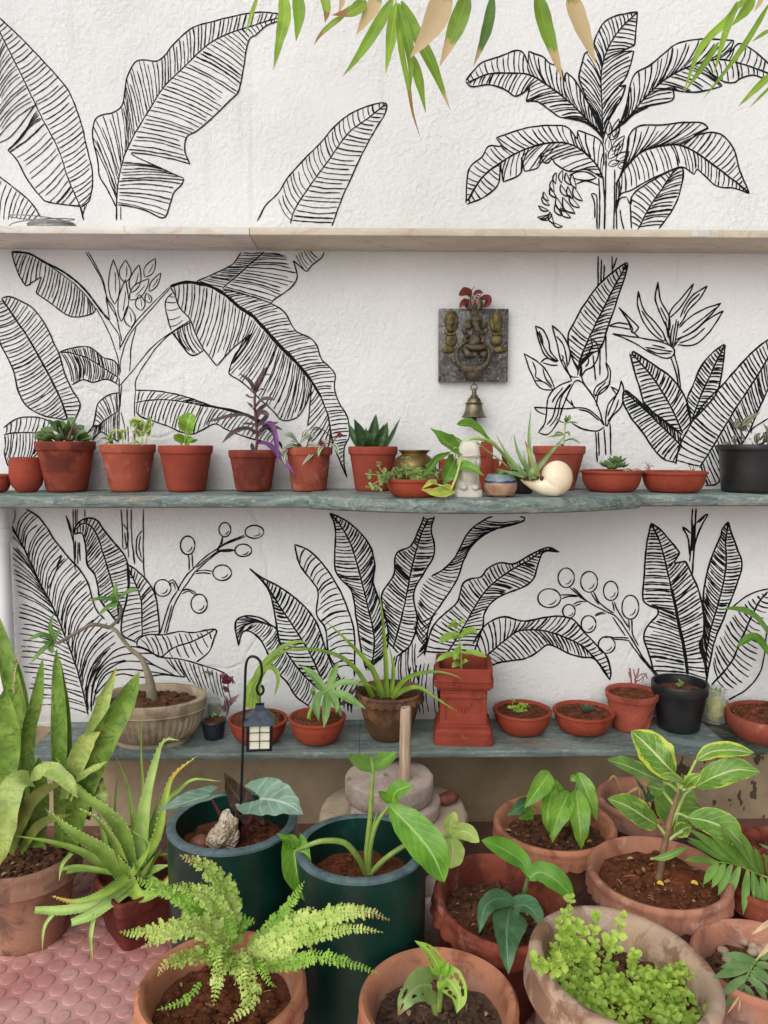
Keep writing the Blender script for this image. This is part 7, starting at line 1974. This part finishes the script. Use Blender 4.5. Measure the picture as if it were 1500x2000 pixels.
# ---- split leaf pot
p, r = solve(982, 1752, 270, kr=1.75)
t, c, tm = clay_pot('potted_split_leaf', 'red clay pot with a dark split leaf plant in the middle of the floor pots', p, r, TERRA_R, .055, group=GF, seed=43, scal=24, samp=.004, taper=.66, tilt=(R(7), R(6)))
L_SPL = leafmat('dark_split_leaf', srgb(82, 122, 84), srgb(54, 92, 60), vein=srgb(120, 150, 116), nlat=6, lat_k=.8, lat_w=.95, gloss=.35, trans=.1)
L_SPB = leafmat('glossy_green_leaf', srgb(98, 152, 48), srgb(64, 116, 30), vein=srgb(130, 176, 80), gloss=.26, trans=.3)
Y0 = c.y
leaves(t, [([(1410, 1060), (1380, 970, .02), (1260, 890, .02), (1140, 843, .01)], 62, dict(nrm=(.2, -.8, .6))), ([(1408, 1075), (1480, 1030, .0), (1580, 1080, -.01), (1680, 1180, -.02)], 66, dict(nrm=(0, -.8, .7)))], Y0, Z7, L_SPB, 'ellip', cup=.1, fold=.25, nu=20)
leaves(t, [([(1310, 1240), (1290, 1350, -.07), (1290, 1480, -.125), (1300, 1632, -.15)], 112, dict(prof='ovate')), ([(1330, 1200), (1230, 1185, -.03), (1160, 1240, -.07), (1128, 1390, -.11)], 56, dict(prof='lance')), ([(1330, 1230), (1400, 1225, -.03), (1460, 1280, -.07), (1478, 1350, -.1)], 58, dict(prof='strap'))], Y0 - .02, Z7, L_SPL, 'ovate', nrm=(0, -.85, .55), cup=.2, nu=20)
for s in ([(1365, 1260), (1385, 1170), (1412, 1062)], [(1375, 1260), (1395, 1180), (1408, 1078)], [(1370, 1250), (1345, 1215), (1320, 1225, -.02)]):
    stem(t, pp(pl(s, Z7), Y0), [.0055, .0038], plain('mottled_stem', srgb(96, 110, 64), .45, 0, .35, 30, .1))

# ---- burle pot
p, r = solve(1083, 1604, 236, kr=1.62)
t, c, _ = clay_pot('potted_heart_leaf', 'scalloped clay pot of drooping bright heart shaped leaves near the mill', p, r, TERRA, .045, group=GF, seed=44, scal=26, samp=.004, taper=.7)
L_BUR = leafmat('glossy_heart_leaf', srgb(122, 168, 58), srgb(84, 134, 38), vein=srgb(170, 200, 110), nlat=7, lat_k=.8, lat_w=.93, gloss=.28, trans=.3, spot=srgb(190, 206, 120), spot_t=.72, spot_s=(3, 3))
Y0 = c.y
leaves(t, [([(215, 335), (170, 400, -.03), (120, 470, -.05), (72, 538, -.06)], 58), ([(240, 430), (215, 520, -.04), (205, 600, -.06), (215, 680, -.06)], 50), ([(330, 455, -.02), (285, 550, -.06), (250, 650, -.08), (236, 742, -.09)], 62), ([(378, 445, -.01), (390, 560, -.05), (400, 670, -.07), (405, 778, -.07)], 66), ([(392, 340, .02), (430, 420, .0), (465, 510, -.01), (500, 610, -.02)], 50), ([(95, 500, .02), (60, 520, .0), (20, 545, -.02), (-30, 580, -.03)], 46, dict(mat=L_SPL)), ([(120, 560), (85, 570, -.01), (40, 600, -.02)], 38, dict(mat=L_SPB)), ([(275, 460, .02), (250, 400, .02), (235, 350, .02)], 36), ([(345, 370, .03), (375, 350, .03), (400, 330, .02)], 22)], Y0, Z8, L_BUR, 'ovate', nrm=(0, -.9, .4), lobe=.06, cup=.2, fold=.15, wave=.06, nu=18)
for s in ([(250, 640, .02), (240, 480), (215, 338)], [(270, 640, .02), (265, 520), (240, 432)], [(300, 640, .02), (330, 520, .01), (330, 458, -.02)], [(320, 640, .02), (365, 520, .02), (376, 448)], [(310, 640, .03), (370, 440, .03), (390, 342, .02)], [(240, 640, .02), (150, 540, .02), (95, 502, .02)]):
    stem(t, pp(pl(s, Z8), Y0), [.0035, .0025], STEM_G)

# ---- dry pot behind
p, r = solve(1262, 1556, 190, z=.2)
t, c, _ = clay_pot('potted_dry_plant', 'pale clay pot with a withered dark plant behind the variegated rubber plant', p, r, TERRA_P, .06, group=GF, seed=45, scal=20, samp=0, taper=.72, rim=.05)
Y0 = c.y
leaves(t, [([(780, 500), (740, 420, -.02), (660, 460, -.04)], 10, dict(mat=L_FERND)), ([(790, 500), (770, 440), (720, 350)], 12), ([(800, 510), (830, 440), (850, 380)], 12), ([(770, 510), (750, 470, -.02), (745, 420, -.02)], 9, dict(mat=L_FERND)), ([(640, 430), (600, 350), (560, 380, -.02)], 8, dict(mat=L_FERND)), ([(790, 510), (800, 440), (790, 400)], 10), ([(780, 510), (820, 480), (850, 460)], 12), ([(770, 510), (800, 500, -.04), (815, 540, -.05)], 10, dict(mat=L_FERND))], Y0, Z8, L_HAHN, 'strap')

# ---- variegated rubber plant
p, r = solve(1286, 1700, 272, kr=1.66)
t, c, _ = clay_pot('potted_rubber_plant', 'clay pot of a young variegated rubber plant with yellow edged leaves', p, r, TERRA_P, .03, group=GF, soilm=SOIL, seed=46, scal=30, samp=.0035, taper=.68, crumbs=200)
L_FIC = leafmat('variegated_rubber_leaf', srgb(104, 144, 52), srgb(72, 116, 36), vein=srgb(206, 216, 160), nlat=7, lat_k=.75, lat_w=.965, edge=srgb(190, 206, 66), edge_t=.74, gloss=.28, trans=.3, spot=srgb(134, 170, 70), spot_t=.56, spot_s=(3, 4))
L_FICE = leafmat('thin_edged_rubber_leaf', srgb(104, 146, 54), srgb(72, 116, 38), vein=srgb(196, 210, 150), nlat=7, lat_k=.75, lat_w=.965, edge=srgb(176, 196, 70), edge_t=.92, gloss=.28, trans=.3, spot=srgb(130, 168, 72), spot_t=.56, spot_s=(3, 4))
L_FICD = leafmat('green_rubber_leaf', srgb(100, 136, 58), srgb(70, 108, 42), vein=srgb(180, 200, 130), nlat=7, lat_k=.75, lat_w=.965, edge=srgb(160, 180, 60), edge_t=.95, gloss=.3, trans=.3)
Y0 = c.y
leaves(t, [([(955, 335), (890, 270, -.01), (790, 165, .01), (700, 85, .02)], 104), ([(1078, 255), (1170, 205, .0), (1290, 195, -.01), (1418, 212, -.02)], 54, dict(nrm=(0, -.55, .8))), ([(885, 380), (790, 340, -.03), (680, 290, -.05), (556, 250, -.06)], 62, dict(mat=L_FICD, nrm=(0, -.6, .8))), ([(1075, 410), (1190, 350, -.02), (1320, 310, -.03), (1452, 325, -.04)], 78, dict(mat=L_FICE, nrm=(0, -.65, .8))), ([(1025, 430, -.03), (990, 380, -.06), (920, 350, -.08), (865, 350, -.09)], 36, dict(nrm=(0, -.6, .8))), ([(1010, 420, -.03), (1050, 370, -.05), (1110, 335, -.06)], 34), ([(855, 635), (780, 590, -.02), (670, 520, -.04), (562, 480, -.05)], 78, dict(mat=L_FICE)), ([(960, 660, .05), (970, 560, .06), (1010, 460, .06), (1060, 420, .06)], 150, dict(mat=L_FICD)), ([(1030, 590), (1140, 610, -.02), (1260, 660, -.04), (1355, 750, -.05)], 94, dict(mat=L_FICE, nrm=(.1, -.7, .7))), ([(815, 832, -.03), (900, 820, -.04), (1028, 762, -.03)], 20, dict(mat=L_FICD)), ([(950, 690, .03), (1000, 660, .03), (1050, 640, .02)], 44), ([(900, 430, .04), (850, 420, .05), (790, 400, .05)], 50, dict(mat=L_FICD))], Y0, Z8, L_FIC, 'ellip', nrm=(0, -.85, .6), cup=.12, fold=.08, wave=.05, nu=22, nv=8)
BARKF = plain('rubber_bark', srgb(134, 104, 78), .7, 0, .3, 40, .4)
stem(t, pp(pl([(860, 950), (880, 830), (905, 700), (935, 570), (965, 470), (985, 420)], Z8), Y0), [.0074, .0064, .005], BARKF, 'trunk', 12)
for s in ([(978, 425), (970, 370), (955, 335)], [(985, 420), (1030, 350), (1078, 255)], [(975, 440), (930, 400, -.01), (885, 380)], [(985, 430), (1030, 420), (1075, 410)], [(950, 520), (910, 470), (888, 440)], [(905, 700), (880, 665), (855, 635)], [(945, 575), (980, 568), (1030, 590)], [(930, 640), (960, 560), (1000, 470, .02)], [(920, 720), (960, 690), (1000, 670)], [(985, 420), (1012, 380), (1018, 345)], [(880, 830), (860, 825, -.02), (815, 832, -.03)]):
    stem(t, pp(pl(s, Z8), Y0), [.0034, .0026], STEM_L)
for x, y in ((850, 905), (1045, 1045)):
    q = at(Z8[0] + x / Z8[2], Z8[1] + y / Z8[2], Y0 - .01)
    q.z = p.z - .022
    add_leaf(t, [q, q + V((.006, -.003, .003)), q + V((.012, -.008, .0))], .004, plain('fallen_yellow_leaf', srgb(206, 176, 60), .6), 'ellip', name='fallen_leaf')
for q in range(5):
    a = V((c.x + frnd.uniform(-.07, .07), c.y - frnd.uniform(-.02, .09), p.z - .021))
    b = a + V((frnd.uniform(-.03, .03), frnd.uniform(-.01, .01), .001))
    stem(t, [a, a.lerp(b, .5) + V((0, 0, .002)), b], .001, TWIG, 'dry_stick')

# ---- ground cover pot
p, r = solve(1220, 1882, 370, kr=1.6)
t, c, tm = clay_pot('potted_ground_cover', 'largest weathered clay pot of lime green creeping ground cover leaves', p, r, TERRA_W, .065, group=GF, seed=47, scal=1, samp=0, taper=.74, rim=.06, rth=.026, tilt=(R(2), R(6)))
L_LIME = leafmat('lime_leaf', srgb(178, 202, 88), srgb(136, 170, 62), vein=srgb(200, 220, 120), gloss=.4, trans=.4)
srnd = random.Random(23)
zs = p.z - .065
Mt = Matrix.Translation(c) @ tm
Y0 = c.y
tall = [((300, 1390), (320, 1240), (345, 1065)), ((310, 1400), (305, 1250), (310, 1150)), ((330, 1430), (350, 1320), (395, 1210)), ((340, 1430), (380, 1340), (420, 1250)), ((480, 1380), (480, 1270), (490, 1160)), ((600, 1390), (625, 1270), (655, 1165)), ((270, 1400), (290, 1300), (280, 1200)), ((560, 1390), (570, 1340), (575, 1310)), ((300, 1420), (200, 1450), (125, 1430)), ((320, 1440), (240, 1480), (180, 1470)), ((700, 1440), (715, 1410), (718, 1390)), ((330, 1420), (330, 1330), (330, 1280)), ((360, 1440), (370, 1380), (390, 1330)), ((440, 1440), (445, 1400), (430, 1370))]
for i, s in enumerate(tall):
    dy = -.07 if i in (8, 9) else .03
    sprig(t, pp(pl([(a, b_, dy) for a, b_ in s], Z8), Y0 - .06), 6, .0066, L_LIME, STEM_L, srnd, .0012, nn=(0, -.6, .7), size=(.6, 1.2))
for q in range(84):
    while True:
        x, y = srnd.uniform(-.8, .8) * r, srnd.uniform(-.8, .8) * r
        if math.hypot(x, y) < .8 * r and (y < .06 or x < -.05) and math.hypot(x - .03, y - .03) > .03:
            break
    b = Mt @ V((x, y, zs))
    hgt = srnd.uniform(.018, .042)
    sprig(t, [b, b + V((srnd.uniform(-.012, .012), srnd.uniform(-.012, .008), hgt * .5)), b + V((srnd.uniform(-.03, .03), srnd.uniform(-.03, .015), hgt))], 5, .0068, L_LIME, STEM_L, srnd, .0011, nn=(0, -.35, .95), size=(.55, 1.25))

mb = MB()
for q in range(900):
    a, d = srnd.random() * 6.283, .8 * r * math.sqrt(srnd.random())
    x, y = d * math.cos(a), d * math.sin(a)
    if y > .065 or math.hypot(x - .03, y - .035) < .028:
        continue
    b = Mt @ V((x, y, zs + srnd.uniform(.004, .022)))
    rr_ = srnd.uniform(.004, .0075)
    e = V((math.cos(a * 7), math.sin(a * 7), srnd.uniform(0, .5))).normalized()
    leaf(mb, [b, b + e * rr_ + V((0, 0, rr_ * .3)), b + e * rr_ * 1.9], rr_ * .85, 'round', nrm=(srnd.uniform(-.4, .4), -.35 + srnd.uniform(-.3, .3), .9), cup=.2, nu=5, nv=4, seed=q)
o_ = mb.build('foliage', L_LIME, t, angle=0)
o_['kind'] = 'stuff'

# ---- pebble pot with palm
p, r = solve(1487, 1872, 262, kr=1.75)
t, c, tm = clay_pot('potted_palm', 'clay pot of dark soil with pebbles and small palm fronds at the right edge', p, r, TERRA_P, .045, group=GF, seed=48, scal=24, samp=.0035, taper=.68)
L_PALM = leafmat('palm_leaflet', srgb(112, 152, 66), srgb(78, 118, 46), gloss=.35, trans=.25)
L_PALMG = leafmat('grey_palm_leaflet', srgb(116, 148, 96), srgb(84, 118, 66), gloss=.35, trans=.2)
L_DRYL = leafmat('dry_pale_leaf', srgb(226, 196, 158), srgb(196, 160, 120), gloss=.6, trans=.25)
Y0 = c.y - .04
zs = p.z - .045
i = 0
for x, y in ((785, 1285), (865, 1325), (945, 1290), (862, 1375), (925, 1360), (640, 1450), (905, 1235), (985, 1330), (600, 1360)):
    q = atz(ZF[0] + x / ZF[2], ZF[1] + y / ZF[2], zs + .006)
    tt = thing('pebble', ['cream pebble left in the row on the soil', 'striped cream pebble', 'rounded pale pebble'][0] if False else 'smooth cream pebble on the dark soil of the palm pot', 'pebble', V((q.x, q.y, zs)), 'pebbles in the palm pot')
    mb = MB()
    blob(mb, V((q.x, q.y, zs + .009)), (.0105, .0085, .0075), 3, .15, 1.5, i, Matrix.Rotation(i * 1.1, 3, 'Z'))
    mb.build('stone', STONEP, tt)
    i += 1
def palm(parent, rach, lfl, Y0, mat, w, tr=ZF):
    P = pp(pl(rach, tr), Y0)
    fr_ = stem(parent, P, [.0026, .0012], STEM_G, 'frond')
    leaves(fr_, [([a, ((a[0] + b[0]) / 2 + b[2], (a[1] + b[1]) / 2 - 12, a[2] - .012), (b[0], b[1], a[2] - .03)], w * (b[3] if len(b) > 3 else 1)) for a, b in lfl], Y0, tr, mat, 'lance', name='leaflet', nrm=(0, -.75, .65), fold=.2, nu=12)
palm(t, [(1160, 1150), (1000, 1330), (880, 1450), (800, 1600), (755, 1720)], [((900, 1440, 0), (585, 1385, 0)), ((880, 1460, 0), (575, 1495, 0)), ((850, 1500, 0), (510, 1588, 0, 1.2)), ((820, 1570, 0), (570, 1760, 0)), ((790, 1640, 0), (615, 1852, 0)), ((930, 1420, 0), (1080, 1360, 0)), ((890, 1470, 0), (1040, 1520, 0)), ((870, 1500, 0), (1010, 1610, 0)), ((840, 1550, 0), (1000, 1825, 0)), ((815, 1590, 0), (1000, 1720, 0)), ((790, 1650, 0), (885, 1835, 0)), ((765, 1690, 0), (855, 1915, 0)), ((850, 1530, 0), (1100, 1690, 0))], Y0 - .02, L_PALMG, 36)
leaves(t, [([(1060, 1060), (960, 1130, -.02), (858, 1205, -.03)], 22), ([(1060, 1250), (980, 1340, -.02), (900, 1418, -.03)], 22), ([(755, 1735, -.02), (700, 1820, -.04), (632, 1918, -.05)], 10), ([(752, 1755, -.02), (748, 1820, -.04), (738, 1895, -.05)], 9)], Y0 - .02, ZF, L_DRYL, 'lance', name='dry_leaf', nrm=(0, -.8, .6), fold=.3)
# ---- clay pots and palm at the right edge
for (x, y, w, z_, lab, sd, Yq) in ((1432, 1632, 120, .16, 'plain red clay pot behind the palm frond at the right edge', 51, 0), (1512, 1640, 110, .15, 'red clay pot mostly cut off by the right edge beside its neighbour', 52, 0)):
    p, r = solve(x, y, w, z=z_)
    clay_pot('clay_pot', lab, p, r, TERRA_R, .03, cat='pot', group='plain red clay pots at the right edge', seed=sd, scal=1, samp=0, taper=.75, rim=.03, rth=.01)
p, r = solve(1512, 1722, 180, z=.22)
t, c, _ = clay_pot('potted_bamboo_palm', 'red clay pot at the right edge whose green palm fronds lean over the rubber plant', p, r, TERRA_R, .04, group=GF, seed=53, scal=24, samp=.0, taper=.7)
Y0 = c.y - .03
stem(t, [V((c.x + .0, c.y, .18)), V((c.x + .03, c.y, .32)), at(1530, 1726, Y0)], [.006, .005, .003], STEM_G)
palm(t, [(1130, 740), (1000, 700), (850, 640), (700, 580), (550, 562)], [((560, 562, 0), (250, 545, 0, .8)), ((640, 570, 0), (275, 368, 0, .8)), ((700, 580, 0), (278, 342, 0)), ((760, 600, 0), (280, 258, 0, 1.2)), ((820, 620, 0), (440, 270, 0, 1.1)), ((870, 640, 0), (550, 195, 0, 1.2)), ((920, 660, 0), (740, 268, 0, 1.1)), ((960, 680, 0), (870, 420, 0)), ((1020, 700, 0), (960, 480, 0)), ((555, 568, 0), (425, 765, 0)), ((620, 572, 0), (500, 795, 0)), ((680, 580, 0), (555, 862, 0)), ((750, 595, 0), (610, 962, 0, 1.1)), ((820, 620, 0), (780, 1032, 0)), ((870, 650, 0), (930, 1075, 0)), ((860, 640, 0), (872, 890, 0, .6)), ((940, 690, 0), (1000, 1080, 0, 1.2)), ((1000, 700, 0), (1060, 1000, 0, 1.2)), ((900, 660, 0), (560, 260, 0, 1.1)), ((950, 680, 0), (650, 330, 0, 1.1))], Y0, L_PALM, 36)
leaves(t, [([(1080, 480), (1000, 440), (910, 395)], 14), ([(1080, 540), (1020, 520), (940, 505)], 12)], Y0 + .1, ZF, L_PALMG, 'lance', name='leaflet')
# ================================================================== bamboo hanging in from above
def bam(name, tip, tt, base=(112, 148, 44), trans=.45):
    return leafmat(name, srgb(*base), srgb(*[int(x * .78) for x in base]), vein=srgb(*[min(255, int(x * 1.18)) for x in base]), tip=srgb(*tip), tip_t=tt, gloss=.4, trans=trans)
B_G = bam('bamboo_leaf', (170, 120, 90), .93)
B_Y = bam('light_bamboo_leaf', (190, 170, 110), .9, (138, 172, 56))
B_T = bam('bamboo_leaf_with_tan_tip', (204, 168, 136), .62, (104, 136, 44))
B_D = bam('dark_bamboo_leaf', (176, 140, 116), .72, (52, 96, 40))
B_TT = bam('dry_tan_bamboo_leaf', (206, 172, 142), .12, (150, 140, 70))
B_R = bam('brown_tipped_bamboo_leaf', (150, 84, 62), .6, (132, 160, 54))
def bamboo(label, x, Y0, tw, specs):
    top = at(x, -330, Y0)
    t = thing('bamboo_branch', label, 'bamboo', top, 'bamboo sprays hanging into the top of the view')
    for pts in tw:
        stem(t, pp(pts, Y0), [.0035, .0018, .0012], TWIG if False else STEM_G, 'twig')
    leaves(t, specs, Y0, O, B_G, 'bamboo', nrm=(.15, -1, .15), fold=.12, cup=.05, nu=18, nv=4)
bamboo('bamboo spray with green and half dry leaves hanging top centre', 780, 1.66, [[(780, -330), (790, -160), (772, -60), (773, 8)], [(785, -200), (690, -120), (640, -50), (560, -14)], [(640, -50), (560, -40), (505, -6)], [(690, -120), (700, -40), (714, 2)], [(690, -120), (670, -60), (640, -12)], [(714, 2), (690, 12), (672, 30)]],
    [([(504, -8), (494, 20), (478, 70)], 4, dict(mat=B_Y)), ([(552, -18), (556, 30), (546, 80, -.01), (534, 138)], 13, dict(mat=B_Y)), ([(580, -20), (584, 30), (578, 82)], 13), ([(632, -14), (638, 20), (635, 45)], 10, dict(mat=B_R)), ([(668, -14), (668, 5), (661, 26)], 6, dict(mat=B_TT)), ([(714, 0), (690, 22, -.01), (648, 30, -.01)], 13, dict(mat=B_R)), ([(674, 30), (650, 46), (626, 68), (612, 90)], 6, dict(mat=B_R)), ([(742, -12), (722, 25), (695, 70)], 14, dict(mat=B_TT)), ([(768, -4), (738, 50), (700, 110), (668, 151)], 12, dict(mat=B_G)), ([(774, 6), (766, 60), (753, 145)], 12, dict(mat=B_Y)), ([(775, 30), (784, 100), (798, 170), (806, 220), (821, 270)], 6, dict(mat=B_R)), ([(778, 6), (792, 60, -.01), (802, 120, -.01), (801, 184)], 11), ([(800, 100), (816, 150), (832, 222)], 10), ([(784, 2), (810, 60), (845, 130), (880, 216)], 14, dict(mat=bam('bamboo_leaf_with_dry_edge', (212, 176, 150), .84)))])
bamboo('bamboo spray of broad half tan leaves hanging right of top centre', 980, 1.52, [[(980, -330), (960, -150), (930, -60), (910, -10)], [(950, -120), (900, -70), (868, -22)], [(960, -150), (970, -60), (962, -6)], [(975, -220), (1040, -100), (1048, -18)], [(1020, -140), (1090, -60), (1112, -14)]],
    [([(872, -26), (850, 40), (826, 80), (800, 114)], 24, dict(mat=B_TT)), ([(914, -14), (896, 40), (858, 132)], 18, dict(mat=B_T)), ([(963, -10), (950, 60), (924, 132)], 11, dict(mat=B_D)), ([(1048, -20), (1064, 50), (1080, 100), (1100, 160)], 17, dict(mat=B_T)), ([(1112, -16), (1130, 40), (1164, 126)], 19, dict(mat=B_TT))])
bamboo('bamboo spray of narrow green leaves hanging in the top right corner', 1500, 1.6, [[(1500, -330), (1490, -150), (1470, -40), (1448, 0), (1420, 60)], [(1500, -330), (1540, -100), (1506, 4)], [(1540, -100), (1560, 60), (1512, 140)], [(1540, -60), (1540, 20), (1504, 55)]],
    [([(1450, -2), (1420, 40), (1384, 74), (1360, 110), (1334, 184)], 8, dict(mat=B_Y)), ([(1440, 2), (1418, 60), (1406, 100), (1394, 148)], 7, dict(mat=B_Y)), ([(1474, -4), (1452, 25), (1428, 52)], 10, dict(mat=B_G)), ([(1404, 82), (1376, 125), (1335, 182)], 6), ([(1503, 6), (1462, 75), (1425, 128), (1372, 195)], 6, dict(mat=B_G)), ([(1512, 140), (1478, 172), (1440, 210)], 7, dict(mat=B_Y)), ([(1504, 58), (1488, 68), (1468, 82)], 4), ([(1510, 164), (1490, 184), (1462, 212)], 3), ([(1462, -14), (1452, 0), (1442, 18)], 8, dict(mat=B_Y)), ([(1490, -10), (1482, 8), (1472, 24)], 5, dict(mat=B_TT))])
